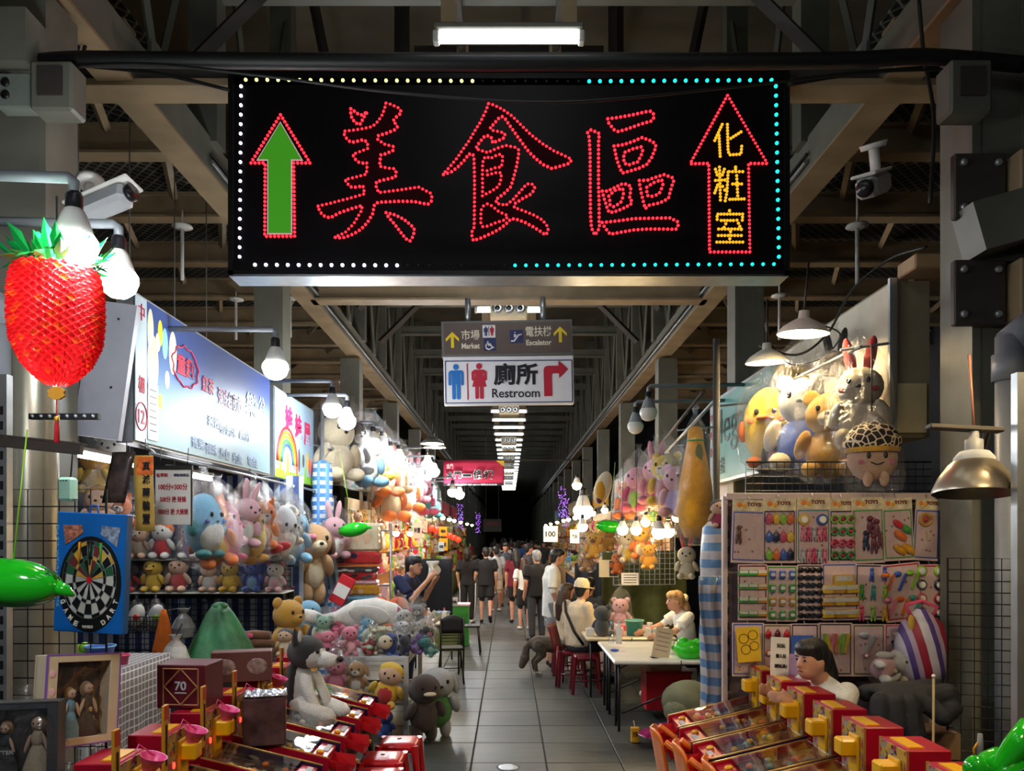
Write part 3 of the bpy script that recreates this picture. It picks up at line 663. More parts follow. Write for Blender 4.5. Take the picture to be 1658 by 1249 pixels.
MB().box((c[0], 0.06, c[1]), (q.x - p.x, 0.12, p.z - q.z), bev=0.01).obj('cabinet', swhite, rs)
fr = MB(); w, h = q.x - p.x - 0.05, p.z - q.z - 0.09
for (dx, dz, sx, sz) in ((0, h / 2, w, 0.012), (0, -h / 2, w, 0.012), (w / 2, 0, 0.012, h), (-w / 2, 0, 0.012, h)): fr.box((c[0] + dx, -0.003, c[1] - 0.02 + dz), (sx, 0.006, sz))
fr.obj('border', sblue, rs)
man(rs, 240, 695, 288, mblue, -0.004); man(rs, 426, 690, 290, mred, -0.004, True)
hpoly('divider', z5([(326, 692), (335, 692), (337, 984), (328, 984)]), mred, rs, -0.004)
htext('廁所', 542, 690, 902, 872, sblack, rs, 0.032, -0.006); htext('Restroom', 528, 898, 914, 970, sblack, rs, 0.008, -0.006)
hpoly('arrow', z5([(950, 962), (948, 750), (956, 726), (980, 716), (1070, 716), (1070, 674), (1148, 742), (1074, 818), (1072, 778), (1022, 778), (1014, 790), (1016, 962)]), mred, rs, -0.004)
# ------------------------------------------------------------------ red banner further down the aisle
BD = 20.0
bo = at(767, 786, BD)
bn = thing('red_banner', 'red cloth banner with black white-edged brush characters hanging over the aisle', 'banner', bo)
bp = lambda x, y: at(680 + x / 4.804, 640 + y / 4.804, BD) - bo
p, q = bp(182, 512), bp(655, 690)
def wav(u, v): return (p.x + (q.x - p.x) * u, 0.022 * math.sin(u * 9) * (0.4 + 0.6 * v), p.z + (q.z - p.z) * v + 0.02 * math.sin(u * PI))
MB().sheet(wav, 24, 6, th=-0.012).obj('cloth', mat('banner_red', lin(195, 40, 75), 0.7, vary=0.08), bn)
bw = mat('banner_white', lin(235, 230, 232), 0.6); bk = mat('banner_black', lin(18, 20, 24), 0.6)
bt = lambda s, x0, y0, x1, y1, m, dy, bo_: lettering(s, m, bn, ((bp(x0, y0).x + bp(x1, y1).x) / 2, dy, (bp(x0, y0).z + bp(x1, y1).z) / 2), bp(x1, y1).x - bp(x0, y0).x, bp(x0, y0).z - bp(x1, y1).z, bold=bo_)
for s, x0, y0, x1, y1 in (('金', 210, 600, 258, 650), ('門', 270, 598, 320, 648), ('一', 335, 618, 400, 636), ('條', 415, 585, 485, 655), ('根', 498, 590, 575, 655)):
    bt(s, x0 - 4, y0 - 4, x1 + 4, y1 + 4, bw, -0.07, 0.07); bt(s, x0, y0, x1, y1, bk, -0.076, 0.025)
bt('金門', 208, 535, 258, 575, bw, -0.07, 0.01)
MB().prism([(bp(590, 512).x, bp(590, 512).z), (bp(655, 512).x, bp(655, 512).z), (bp(655, 560).x, bp(655, 560).z)], 0, 0.004, M=SM(-0.072)).obj('corner', mat('banner_yellow', lin(220, 180, 50), 0.6), bn)
strip = mat('banner_dark', lin(22, 20, 26), 0.6)
MB().box(((p.x + q.x) / 2, 0, bp(0, 697).z), (q.x - p.x, 0.02, 0.055)).obj('strip', strip, bn)
bt('本產品榮獲國家 ISO 22716 國際品質認證', 215, 690, 600, 704, bw, -0.012, 0.01)
MB().tube([(p.x - 0.3, 0.03, p.z + 0.02), (q.x + 2.2, 0.03, p.z + 0.02)], 0.015, 6).obj('rope', steel_dark, bn)
# small unlit black sign far down
t = thing('black_sign', 'small dark hanging sign with red lettering above the crowd', 'sign', at(797, 862, 30))
MB().box((0, 0, 0.26), (0.72, 0.1, 0.5), bev=0.01).obj('panel', strip, t)
MB().box((0, -0.052, 0.33), (0.5, 0.006, 0.12)).obj('red_lettering_strip', mat('dim_red_strip', lin(90, 25, 35), .6, vary=.5, vscale=40), t)
MB().tube([(-0.25, 0, 0.5), (-0.25, 0, 4.0)], 0.012, 5).obj('hanger', steel_dark, t); MB().tube([(0.25, 0, 0.5), (0.25, 0, 4.0)], 0.012, 5).obj('hanger', steel_dark, t)
# ------------------------------------------------------------------ lamps
bulb_glow = glow('led_bulb', (0.92, 0.97, 1.0), BULB); warm_glow = glow('warm_bulb', (1.0, 0.72, 0.32), WARM); refl_glow = glow('reflector_bulb', (1.0, 0.76, 0.42), REFL); soft_glow = glow('soft_warm_bulb', (1.0, 0.82, 0.55), WARM)
bulb_off = mat('bulb_unlit', lin(225, 222, 210), 0.35, vary=0.03)
SOCK = plas('black')
def bulb_parts(t, r, lit, neck='white', s=1.0):
    """bulb hanging with its globe centre at the origin"""
    MB().lathe([(0.002, -r), (r * 0.45, -r * 0.9), (r * 0.8, -r * 0.62), (r, -r * 0.1), (r * 0.97, r * 0.2), (r * 0.82, r * 0.42)], 20).obj('globe', lit, t)
    MB().lathe([(r * 0.84, r * 0.40), (r * 0.72, r * 0.75), (r * 0.52, r * 1.3), (r * 0.42, r * 1.5), (r * 0.36, r * 1.55)], 20).obj('neck', plas(neck), t)
    MB().lathe([(r * 0.34, r * 1.5), (r * 0.36, r * 1.6), (r * 0.36, r * 2.15), (r * 0.3, r * 2.3), (0.002, r * 2.3)], 14).obj('socket', SOCK, t)
def bulb(p, r, label, arm=None, lit=None, group='bare led bulbs over the stalls', neck='white'):
    t = thing('led_bulb', label, 'bulb', p, group=group)
    bulb_parts(t, r, lit or bulb_glow, neck)
    if not arm: MB().tube([(0, 0, r * 2.2), (0.01, 0, 2.9 - p.z)], 0.005, 5).obj('cord', cab, t)
    if arm:
        a = [Vector((0, 0, r * 2.2)), Vector((0, 0, r * 2.75)), Vector((-0.02 if arm[0].x < p.x else 0.02, 0, r * 2.95))] + [Vector(q) - p for q in arm]
        MB().tube(a, 0.022, 8).obj('pipe_arm', pvc, t)
    return t
LX = -2.66
p = at(120, 396, 3.0); bulb(p, 0.088, 'big bare lit bulb touching the top of the red lantern', [Vector((-2.5, 3.05, p.z + 0.31))])
p = at(192, 453, 3.6); bulb(p, 0.088, 'second big bare lit bulb beside the red lantern', [Vector((-2.75, 3.65, p.z + 0.30))])
p = at(446, 595, 6.0); bulb(p, 0.1, 'lit bulb on a pipe arm above the sky blue banner', [Vector((LX, 6.0, p.z + 0.3))])
p = at(538, 662, 8.6); bulb(p, 0.105, 'lit bulb above the cartoon banner, next to the checked pole', [Vector((LX, 8.6, p.z + 0.31))])
p = at(562, 682, 9.2); bulb(p, 0.105, 'lit bulb just beyond the checked pole', [Vector((LX, 9.2, p.z + 0.31))])
for i, (x, y, d, r) in enumerate(((604, 716, 11.5, .10), (618, 722, 12.2, .10), (632, 738, 12.8, .10), (646, 742, 13.4, .10), (692, 752, 15.0, .11), (703, 764, 15.8, .11), (693, 772, 16.6, .08), (733, 797, 19.5, .13), (744, 801, 20.5, .13))):
    p = at(x, y, d); bulb(p, r, '%s lit bulb in the cluster over the big hanging plush toys' % ORD[i], [Vector((LX, d, p.z + 0.3))])
# unlit bulbs on the right rail
for i, (x, y, d) in enumerate(((1050, 668, 8.6), (1029, 690, 9.4))):
    p = at(x, y, d); bulb(p, 0.1, ('unlit bulb with a grey band hanging over the long yellow plush', 'lower unlit bulb hanging behind the one over the long yellow plush')[i], [Vector((2.66, d, p.z + 0.31))], bulb_off, 'unlit bulbs', 'grey')
# warm bulbs among the right stalls
for i, (x, y, d, r, c) in enumerate(((934, 786, 16, .10, 1), (944, 827, 13.5, .17, 0), (943, 853, 13.0, .09, 1), (1008, 858, 9.6, .07, 1), (1030, 858, 9.5, .07, 1), (1045, 846, 9.9, .06, 1), (1067, 862, 9.0, .085, 1), (1082, 861, 9.1, .075, 1), (1096, 838, 9.4, .06, 1))):
    p = at(x, y, d); bulb(p, r, '%s warm lit bulb hanging low among the toys opposite the black cloth' % ORD[i], None, (soft_glow, warm_glow)[c], 'warm bulbs among the toys')
# reflector lamps over the teal board
lamp_white = mat('enamel_white', lin(240, 232, 214), 0.35, vary=0.03)
def reflector(p, r, label, rot=(0, 0, 0), m=None, lit=None, up=0.5, tz=0.0):
    t = thing('reflector_lamp', label, 'lamp', p, rot=rot, group='reflector lamps over the toys')
    MB().lathe([(r, 0.0), (r * 0.98, r * 0.06), (r * 0.8, r * 0.28), (r * 0.45, r * 0.5), (r * 0.22, r * 0.62), (r * 0.2, r * 0.9), (0.003, r * 0.92)], 28).obj('shade', m or lamp_white, t)
    MB().lathe([(r * 0.985, -0.003), (r * 0.94, r * 0.05), (r * 0.76, r * 0.25), (r * 0.4, r * 0.46), (0.003, r * 0.5)], 28).obj('reflector', lamp_white, t)
    MB().lathe([(0.003, r * 0.02), (r * 0.28, r * 0.05), (r * 0.42, r * 0.2), (r * 0.3, r * 0.42), (r * 0.2, r * 0.48)], 16).obj('bulb', lit or refl_glow, t)
    MB().tube([(0, 0, r * 0.9), (0.01, 0, up)], 0.008, 6).obj('cord', cab, t)
    return t
reflector(at(1300, 541, 5.5), 0.18, 'glowing round white reflector lamp above the bagged plush toys, larger of two', rot=(R(4), R(2), 0))
reflector(at(1242, 587, 6.2), 0.17, 'glowing round white reflector lamp over the teal board, smaller of two', rot=(R(4), R(-2), 0))
dk = mat('dark_enamel', lin(70, 66, 60), 0.35, vary=0.1)
reflector(at(700, 719, 13.8), 0.21, 'dark bell shaped lamp above the bulb cluster', m=dk, up=0.6); reflector(at(704, 725, 14.6), 0.21, 'second dark bell shaped lamp close behind the first', m=dk, up=0.5)
# big metal work lamp on the right
p = at(1578, 800, 3.3)
t = thing('metal_lamp', 'large unlit spun metal lamp hanging at the column', 'lamp', p, rot=(R(-6), R(3), 0))
r = 0.165
shade_m = mat('spun_metal', lin(176, 165, 146), 0.32, metal=0.75, vary=0.12, vscale=5)
MB().lathe([(r, 0), (r * 1.0, 0.012), (r * 0.86, r * 0.4), (r * 0.62, r * 0.75), (r * 0.42, r * 0.92), (r * 0.40, r * 0.93)], 36).obj('shade', shade_m, t)
MB().lathe([(r * 0.985, 0.0), (r * 0.84, r * 0.38), (r * 0.6, r * 0.72), (r * 0.38, r * 0.9), (0.002, r * 0.92)], 36).obj('reflector', shade_m, t)
MB().lathe([(r * 0.5, r * 0.82), (r * 0.48, r * 0.95), (r * 0.36, r * 1.1), (r * 0.2, r * 1.14)], 28).obj('collar', paint('light_grey'), t)
MB().lathe([(r * 0.22, r * 1.1), (r * 0.22, r * 1.42), (r * 0.12, r * 1.46), (r * 0.12, r * 1.65), (0.002, r * 1.66)], 18).obj('socket', paint('grey'), t)
MB().box((-0.04, 0, r * 1.72), (0.32, 0.05, 0.02), bev=0.004).obj('bracket', steel_dark, t)
MB().tube([(0, 0, r * 1.7), (-0.005, 0.02, 0.62)], 0.006, 6).obj('cord', mat('copper_wire', lin(150, 100, 80), 0.5), t)
MB().tube([(0.06, 0, r * 1.72), (0.72, 1.2, r * 1.72)], 0.014, 6).obj('wall_arm', steel_dark, t)

# ------------------------------------------------------------------ red honeycomb pineapple lantern
lt = thing('pineapple_lantern', 'red honeycomb paper pineapple lantern with green tinsel top and tassel', 'lantern', at(92, 625, 3.05))
s = 3.05 / F
def tissue(name, col):
    m = bpy.data.materials.new(name); m.use_nodes = True; nt = m.node_tree; n = nt.nodes; b = n['Principled BSDF']; b.inputs['Base Color'].default_value = (*col, 1); b.inputs['Roughness'].default_value = 0.5
    nz = n.new('ShaderNodeTexNoise'); nz.inputs['Scale'].default_value = 12; rp = n.new('ShaderNodeValToRGB'); rp.color_ramp.elements[0].color = (*[c * .75 for c in col], 1); rp.color_ramp.elements[1].color = (*[min(1, c * 1.15) for c in col], 1)
    nt.links.new(nz.outputs['Fac'], rp.inputs[0]); nt.links.new(rp.outputs[0], b.inputs['Base Color'])
    t = n.new('ShaderNodeBsdfTranslucent'); t.inputs[0].default_value = (*col, 1); mx = n.new('ShaderNodeMixShader'); mx.inputs[0].default_value = 0.45
    nt.links.new(b.outputs[0], mx.inputs[1]); nt.links.new(t.outputs[0], mx.inputs[2]); nt.links.new(mx.outputs[0], n['Material Output'].inputs[0])
    return m
red_paper = tissue('red_tissue', lin(245, 30, 36))
red_paper2 = tissue('orange_tissue', lin(250, 80, 30))
H = 192 * s; RR = 69 * s
_pt = [(0, .22), (.06, .45), (.18, .74), (.36, .95), (.55, 1.0), (.80, .99), (.94, .93), (1.0, .84)]
def prof(t):
    t = max(0.0, min(1.0, t))
    for (a, x), (b, y) in zip(_pt, _pt[1:]):
        if t <= b: return RR * (x + (y - x) * (t - a) / (b - a))
    return RR * .72
nu, nv = 44, 16
mb = MB()
for i in range(nu):
    a0 = 2 * PI * i / nu
    for j in range(nv):
        t0 = (j + (0.5 if i % 2 else 0)) / nv; t1 = t0 + 1.0 / nv
        if t1 > 1.02: continue
        tm = (t0 + t1) / 2; rr = prof(min(1, tm)); hw = PI / nu * 1.9
        P = lambda a, t, k: (math.cos(a) * prof(min(1, t)) * k, math.sin(a) * prof(min(1, t)) * k, t * H)
        vs = [P(a0 - hw, tm, 0.90), P(a0, t0, 0.93), P(a0 + hw, tm, 0.90), P(a0, t1, 0.93), P(a0, tm - 0.01, 1.05)]
        mb.add(vs, [(0, 1, 4), (1, 2, 4), (2, 3, 4), (3, 0, 4)], mi=1 if rnd.random() < 0.12 else 0)
o = mb.obj('honeycomb', [red_paper, red_paper2], lt); o['kind'] = 'stuff'
gt = mat('green_tinsel', lin(20, 150, 70), 0.25, vary=0.3, coat=0.5); mb = MB()
for i in range(190):
    a = rnd.uniform(0, 2 * PI); ro = rnd.uniform(0.3, 1.3) * RR; z = H * rnd.uniform(1.0, 1.34) ; w = 0.02
    c0 = Vector((math.cos(a) * ro * 0.6, math.sin(a) * ro * 0.6, H * rnd.uniform(0.98, 1.06))); c1 = Vector((math.cos(a) * ro * 1.05, math.sin(a) * ro * 1.05, z - 0.03)); sd = Vector((-math.sin(a), math.cos(a), rnd.uniform(-.5, .5))) * w
    mb.add([c0 - sd * 0.4, c0 + sd * 0.4, (c0 + c1) / 2 + sd + Vector((0, 0, .012)), c1, (c0 + c1) / 2 - sd], [(0, 1, 2, 3, 4)])
o = mb.obj('leaf_tuft', gt, lt); o['kind'] = 'stuff'
gold = mat('gold_paper', lin(220, 160, 50), 0.35, metal=0.4, vary=0.15)
MB().prism([(math.cos(k * PI / 8) * 0.034 * (1.1 if k % 2 else 0.85), -0.03 + math.sin(k * PI / 8) * 0.026) for k in range(16)], -0.006, 0.006, M=Matrix.Rotation(PI / 2, 4, 'X')).obj('gold_charm', gold, lt)
MB().tube([(0, 0, -0.05), (0, 0, -0.13)], 0.003, 5).obj('tassel_cord', plas('red'), lt)
MB().lathe([(0.004, -0.12), (0.010, -0.125), (0.010, -0.138), (0.006, -0.142)], 10).obj('tassel_knot', gold, lt)
MB().lathe([(0.006, -0.14), (0.009, -0.16), (0.011, -0.225), (0.002, -0.227)], 10).obj('tassel', cloth('red'), lt)
MB().tube([(0, 0, H * 1.05), (0, 0, H * 1.6)], 0.004, 5).obj('hanging_cord', cab, lt)

# ------------------------------------------------------------------ left stall: light-box banners along the aisle
def sky_material():
    m = bpy.data.materials.new('sky_print'); m.use_nodes = True; nt = m.node_tree; n = nt.nodes; L = nt.links.new; b = n['Principled BSDF']
    tc = n.new('ShaderNodeTexCoord'); sp_ = n.new('ShaderNodeSeparateXYZ'); L(tc.outputs['Object'], sp_.inputs[0])
    nz = n.new('ShaderNodeTexNoise'); nz.inputs['Scale'].default_value = 1.2; L(tc.outputs['Object'], nz.inputs['Vector'])
    a = n.new('ShaderNodeMath'); a.operation = 'MULTIPLY_ADD'; a.inputs[1].default_value = 0.35; L(nz.outputs['Fac'], a.inputs[0]); L(sp_.outputs['Z'], a.inputs[2])
    r = n.new('ShaderNodeValToRGB'); e = r.color_ramp.elements; e[0].position = 0.1; e[0].color = (*lin(140, 164, 162), 1); e[1].position = 1.1; e[1].color = (*lin(44, 68, 130), 1)
    k = e.new(0.55); k.color = (*lin(92, 130, 160), 1)
    L(a.outputs[0], r.inputs[0]); L(r.outputs[0], b.inputs['Base Color']); b.inputs['Roughness'].default_value = 0.45
    return m
VL = basis((0, 0, 0), (0, 1, 0), (0, 0, 1), (1, 0, 0))           # letter plane facing +X (reads with far end to the right)
def lrow(px): return -LX * F / (VX - px)                       # depth of the left board plane at pixel column px
Zt, Zb = 3.68, 2.60
bn1 = thing('stall_banner', 'sky blue stall banner printed with balloons and faded lettering', 'banner', (LX, 5.45, Zb))
Lb = 8.55 - 5.45
MB().box((-0.06, Lb / 2, 0.54), (0.12, Lb, 1.08)).obj('light_box', galv, bn1)
MB().box((0.006, Lb / 2 + 0.0, 0.54), (0.012, Lb - 0.04, 1.04)).obj('print', sky_material(), bn1); pr1 = bn1.children[-1]
MB().box((0.012, 0.09, 0.54), (0.006, 0.17, 1.04)).obj('number_strip', mat('strip_print', lin(185, 200, 205), 0.4, vary=0.06), bn1)
for j, s_ in enumerate(('中', '棚')): lettering(s_, mred, bn1, (0.018, 0.09, 0.95 - 0.52 * j), 0.09, 0.12, VL)
lettering('12', mred, bn1, (0.018, 0.09, 0.2), 0.09, 0.1, VL)
rg = MB(); rg.tube([(0.017, 0.09 + 0.085 * math.cos(t * PI / 12), 0.2 + 0.1 * math.sin(t * PI / 12)) for t in range(25)], 0.005, 5); rg.obj('number_ring', mred, bn1)
MB().box((0.016, 0.27, 0.26), (0.004, 0.16, 0.42)).obj('notice', paper('white'), bn1)
for j in range(7): MB().box((0.0185, 0.27, 0.42 - 0.05 * j), (0.001, 0.11, 0.008)).obj('notice_line', sblack, bn1)
for j, (y, z, w, h, c) in enumerate(((0.24, .86, .05, .16, 'cream'), (0.40, .88, .04, .1, 'yellow'), (0.36, .80, .04, .07, 'cream'), (0.48, .82, .05, .12, 'sky'), (0.62, .78, .07, .17, 'cream'), (0.28, .62, .09, .22, 'peach'), (0.52, .55, .04, .07, 'peach'), (0.40, .36, .04, .06, 'yellow'), (1.55, .5, .05, .08, 'sky'), (2.2, .4, .04, .06, 'cream'))):
    ball('balloon_print', paint(c), pr1, (0.012, y, z), (0.004, w, h), seg=20)
lettering('童趣', mred, pr1, (0.018, 0.85, .72), 0.34, 0.17, VL, 0.02)
ring = [(0.017, 0.85 + (0.25 + 0.02 * math.sin(9 * t * PI / 20)) * math.cos(t * PI / 20), .72 + (.16 + .012 * math.cos(11 * t * PI / 20)) * math.sin(t * PI / 20)) for t in range(41)]
MB().tube(ring, 0.007, 5).obj('cloud_ring', mred, pr1)
lettering('紅茶', mred, pr1, (0.018, 1.32, .66), 0.26, 0.14, VL, 0.01); lettering('彈珠台夜市', mat('faded_red', lin(150, 90, 130), 0.5), bn1, (0.018, 1.85, .62), 0.6, 0.16, VL, 0.01)
wletter = mat('faded_white', lin(215, 225, 235), 0.5); vlet = mat('faded_blue', lin(150, 165, 195), 0.5)
lettering('樂', wletter, pr1, (0.018, 2.45, .68), 0.32, 0.24, VL, 0.01); lettering('公', wletter, pr1, (0.018, 2.78, .74), 0.2, 0.16, VL, 0.01)
for j, (s_, y, z, w) in enumerate((('套圈', 1.45, .36, .3), ('射氣球', 1.8, .33, .4), ('麻將', 2.25, .34, .3), ('賓果', 1.1, .13, .26), ('彈珠', 1.4, .11, .26), ('沙包', 1.72, .1, .26), ('釣魚', 2.05, .09, .26), ('電話', 2.5, .1, .3))): lettering(s_, vlet, pr1, (0.018, y, z), w, 0.1, VL)
bn2 = thing('stall_banner', 'cartoon stall banner with magenta lettering and a rainbow beyond the sky blue one', 'banner', (LX, 8.7, Zb))
Lb2 = 1.75
MB().box((-0.06, Lb2 / 2, 0.52), (0.12, Lb2, 1.04)).obj('light_box', galv, bn2)
MB().box((0.006, Lb2 / 2, 0.52), (0.012, Lb2 - 0.03, 1.0)).obj('print', mat('pale_sky_print', lin(165, 195, 220), 0.35, vary=0.08, vscale=2), bn2); pr2 = bn2.children[-1]
for j, s_ in enumerate('娃娃屋'): lettering(s_, mat('magenta_print', lin(215, 40, 100), 0.5), pr2, (0.018, 0.55 + 0.42 * j, .74 - 0.04 * j), 0.3, 0.3, VL, 0.035)
for j, c in enumerate(('red', 'orange', 'yellow', 'green', 'blue')):
    a = [(0.016, 0.5 + (0.42 - 0.05 * j) * math.cos(t * PI / 14), .2 + (.42 - .05 * j) * math.sin(t * PI / 14)) for t in range(15)]
    MB().tube(a, 0.022, 5, flat=(1, .3)).obj('rainbow_band', paint(c), pr2)
for j in range(16):
    ball('cartoon_print', paint(rnd.choice(['yellow', 'lime', 'orange', 'peach', 'sky', 'pink', 'brown'])), pr2, (0.012, 0.12 + 0.1 * j, rnd.uniform(.1, .32)), (0.005, .05, rnd.uniform(.07, .16)), seg=10)
MB().box((0.01, Lb2 / 2, 0.06), (0.006, Lb2 - 0.05, 0.1)).obj('cartoon_print', paint('lime'), pr2)
t = thing('white_panel', 'tilted white board beside the edge of the sky blue banner', 'panel', (-2.72, 5.1, 2.62))
MB().box((0, 0, 0.42), (0.3, 0.05, 0.9), M=Matrix.Rotation(R(8), 4, 'Y')).obj('board', mat('white_board', lin(170, 172, 182), 0.5, vary=0.06), t)
for x, z in ((0.0, .78), (.05, .3), (.1, .75)): ball('screw', blk, t, (x + 0.05, -0.03, z), 0.008)
t = thing('perforated_bracket', 'black perforated steel bracket under the red lantern', 'bracket', at(105, 675, 4.0))
MB().box((0, 0, 0), (0.36, 0.03, 0.03)).obj('bar', blk, t)
for k in range(8): MB().lathe([(0, 0), (0.009, 0), (0.009, 0.004), (0, 0.004)], 8, M=TX((-0.16 + 0.045 * k, -0.0155, 0)) @ Matrix.Rotation(PI / 2, 4, 'X')).obj('hole', paint('grey'), t)
t = thing('perforated_rail', 'long perforated steel rail crossing in front of the lantern column', 'rail', at(60, 722, 3.6), rot=(0, R(6), 0))
MB().box((0, 0, 0), (0.42, 0.03, 0.045)).obj('bar', steel_dark, t); MB().box((0, 0.02, 0.03), (0.42, 0.05, 0.01)).obj('flange', steel_dark, t)
MB().tube([(-0.19, 0.0, 0), (-0.19, 0.0, -1.98)], 0.018, 6).obj('upright', steel_dark, t)
t = thing('slotted_upright', 'slotted angle iron upright at the picture edge under the lantern', 'post', at(8, 870, 3.62).xy.to_3d())
MB().box((0, 0, 1.35), (0.045, 0.045, 2.7)).obj('post', galv, t)
for k in range(30): MB().box((0.0, -0.0235, 0.5 + 0.07 * k), (0.014, 0.002, 0.04)).obj('slot', blk, t)

# fluorescent tube of the left stall, under the canopy behind the banners
for i, (x, y, z, lab) in enumerate(((-3.3, 6.3, 2.56, 'fluorescent tube under the canopy behind the sky blue banner'), (-3.3, 8.0, 2.56, 'fluorescent tube over the plush shelves behind the banners'))):
    t = thing('stall_tube', lab, 'light', (x, y, z), rz=R(90))
    MB().box((0, 0, 0.05), (1.1, 0.06, 0.04), bev=0.008).obj('housing', white_pl, t); MB().tube([(-.52, 0, 0), (.52, 0, 0)], 0.018, 8).obj('tube', glow('stall_tube', (0.95, 0.97, 1.0), STALL), t)
    for q in (-.4, .4): MB().tube([(q, 0, .06), (q, 0, 3.2)], 0.006, 5).obj('hanger', galv, t)

# lamps added out of view to light the foreground, continuing both rows
reflector(Vector((2.25, 2.9, 3.0)), .2, 'added unseen round white reflector lamp of the card rack row, second nearest of all', up=.6)
reflector(Vector((1.75, 1.5, 3.0)), .2, 'added unseen round white reflector lamp of the card rack row, nearest of all', up=.6)
bulb(Vector((-1.75, 1.7, 2.75)), .088, 'added unseen bare lit bulb of the lantern row, nearest of all', [Vector((-2.6, 1.7, 3.05))])
# ------------------------------------------------------------------ plush toys and bags
FILM = film()
def bag_mesh(i, r=0.37, h=1.12, tip=1.36):
    k = ('bag', i, r, h, tip)
    if k in CACHE: return CACHE[k]
    g = random.Random(100 + i); n, m = 18, 11
    prof = [(0.05, -0.05), (0.6, -0.045), (0.95, 0.05), (1.0, 0.25), (1.0, 0.5), (0.96, 0.75), (0.82, 0.95), (0.5, 1.0 * h), (0.16, h + (tip - h) * 0.5), (0.08, h + (tip - h) * 0.62), (0.2, tip)]
    vs = []; ph = [g.uniform(0, 6) for _ in range(4)]
    for (q, z) in prof:
        for j in range(n):
            a = 2 * PI * j / n; w = 1 + 0.09 * math.sin(3 * a + ph[0] + z * 5) + 0.06 * math.sin(7 * a + ph[1] - z * 9) + g.uniform(-.035, .035)
            vs.append((q * r * w * math.cos(a), q * r * w * 0.9 * math.sin(a), z + g.uniform(-.012, .012)))
    fs = [(i2 * n + j, i2 * n + (j + 1) % n, (i2 + 1) * n + (j + 1) % n, (i2 + 1) * n + j) for i2 in range(m - 1) for j in range(n)] + [tuple(reversed(range(n)))]
    mb = MB(); mb.add(vs, fs, smooth=False); CACHE[k] = mb.mesh('plastic_bag', FILM)
    return CACHE[k]
EYE = plas('black')
def toy(label, p, h, main, belly=None, ear='round', earc=None, muzzle=None, limb=None, head=None, shirt=None, rz=0.0, rot=None, pose='sit', bag=None, hair=None, beak=None, tail=None, group='plush toys', name='plush_toy', cheeks=None, hook=False, wide=1.0, nose=True, foot=None, shape=None):
    t = thing(name, label, 'plush toy', p, rz=rz, rot=rot, group=group, scale=h)
    if shape == 'blob':
        Mb = plush(main)
        ball('body', Mb, t, (0, 0, 0.48), (0.31, 0.26, 0.46), seg=20, ring=14)
        if belly: ball('belly', plush(belly), t, (0, -0.07, 0.36), (0.25, 0.21, 0.3), seg=18, ring=12)
        for s in (-1, 1):
            ball('eye', EYE, t, (s * 0.1, -0.238, 0.62), (0.03, 0.02, 0.04)); ball('arm', plush(limb or main), t, (s * 0.3, -0.06, 0.42), (0.06, 0.08, 0.13)); ball('leg', plush(foot or limb or main), t, (s * 0.14, -0.12, 0.04), (0.1, 0.13, 0.07))
            if cheeks: ball('cheek', plush(cheeks), t, (s * 0.17, -0.225, 0.52), (0.05, 0.02, 0.035))
            if ear == 'point': link('ear', cone_mesh(Mb), t, loc=(s * 0.15, 0, 0.85), rot=(0, s * 0.3, 0), scale=(0.09, 0.05, 0.18))
            elif ear == 'round': ball('ear', Mb, t, (s * 0.18, 0, 0.9), (0.08, 0.05, 0.08))
        if beak: ball('beak', plush(beak), t, (0, -0.27, 0.54), (0.1, 0.08, 0.035))
        else: ball('mouth', EYE, t, (0, -0.262, 0.52), (0.03, 0.01, 0.01))
        if bag is not None: link('plastic_bag', bag_mesh(bag % 5), t)
        return t
    M = plush(main); Hd = plush(head or main); Lm = plush(limb or main); Bm = plush(shirt or main)
    ball('body', Bm, t, (0, 0, 0.27), (0.235 * wide, 0.2 * wide, 0.28))
    if belly: ball('belly', plush(belly), t, (0, -0.06 * wide, 0.26), (0.18 * wide, 0.16 * wide, 0.22))
    ball('head', Hd, t, (0, -0.02, 0.67), (0.26, 0.23, 0.235))
    em = plush(earc or head or main)
    if ear == 'round':
        for s in (-1, 1): ball('ear', em, t, (s * 0.2, 0, 0.86), (0.09, 0.05, 0.09))
    elif ear == 'long':
        for s in (-1, 1): ball('ear', em, t, (s * 0.11, 0.02, 1.03), (0.065, 0.045, 0.24), rot=(0, s * 0.18, 0))
    elif ear == 'floppy':
        for s in (-1, 1): ball('ear', em, t, (s * 0.26, 0.0, 0.66), (0.06, 0.09, 0.18), rot=(0, s * -0.25, 0))
    elif ear == 'point':
        for s in (-1, 1): link('ear', cone_mesh(em), t, loc=(s * 0.16, 0, 0.82), rot=(0, s * 0.3, 0), scale=(0.09, 0.05, 0.18))
    elif ear == 'fan':
        for s in (-1, 1): ball('ear', em, t, (s * 0.32, 0.03, 0.68), (0.15, 0.04, 0.18), rot=(0, s * 0.2, s * 0.3))
    if hair: ball('hair', plush(hair), t, (0, 0.03, 0.74), (0.275, 0.235, 0.2))
    if muzzle:
        ball('muzzle', plush(muzzle), t, (0, -0.2, 0.615), (0.115, 0.09, 0.085))
    if beak: ball('beak', plush(beak), t, (0, -0.26, 0.63), (0.1, 0.09, 0.035))
    if nose and not beak: ball('nose', EYE, t, (0, -0.285 if muzzle else -0.25, 0.65), (0.03, 0.02, 0.022))
    for s in (-1, 1): ball('eye', EYE, t, (s * 0.1, -0.225, 0.72), (0.026, 0.018, 0.034))
    if cheeks:
        for s in (-1, 1): ball('cheek', plush(cheeks), t, (s * 0.17, -0.19, 0.62), (0.045, 0.025, 0.03))
    for s in (-1, 1): ball('arm', Lm, t, (s * 0.25 * wide, -0.08, 0.36), (0.075, 0.085, 0.17), rot=(R(25), s * R(-24), 0))
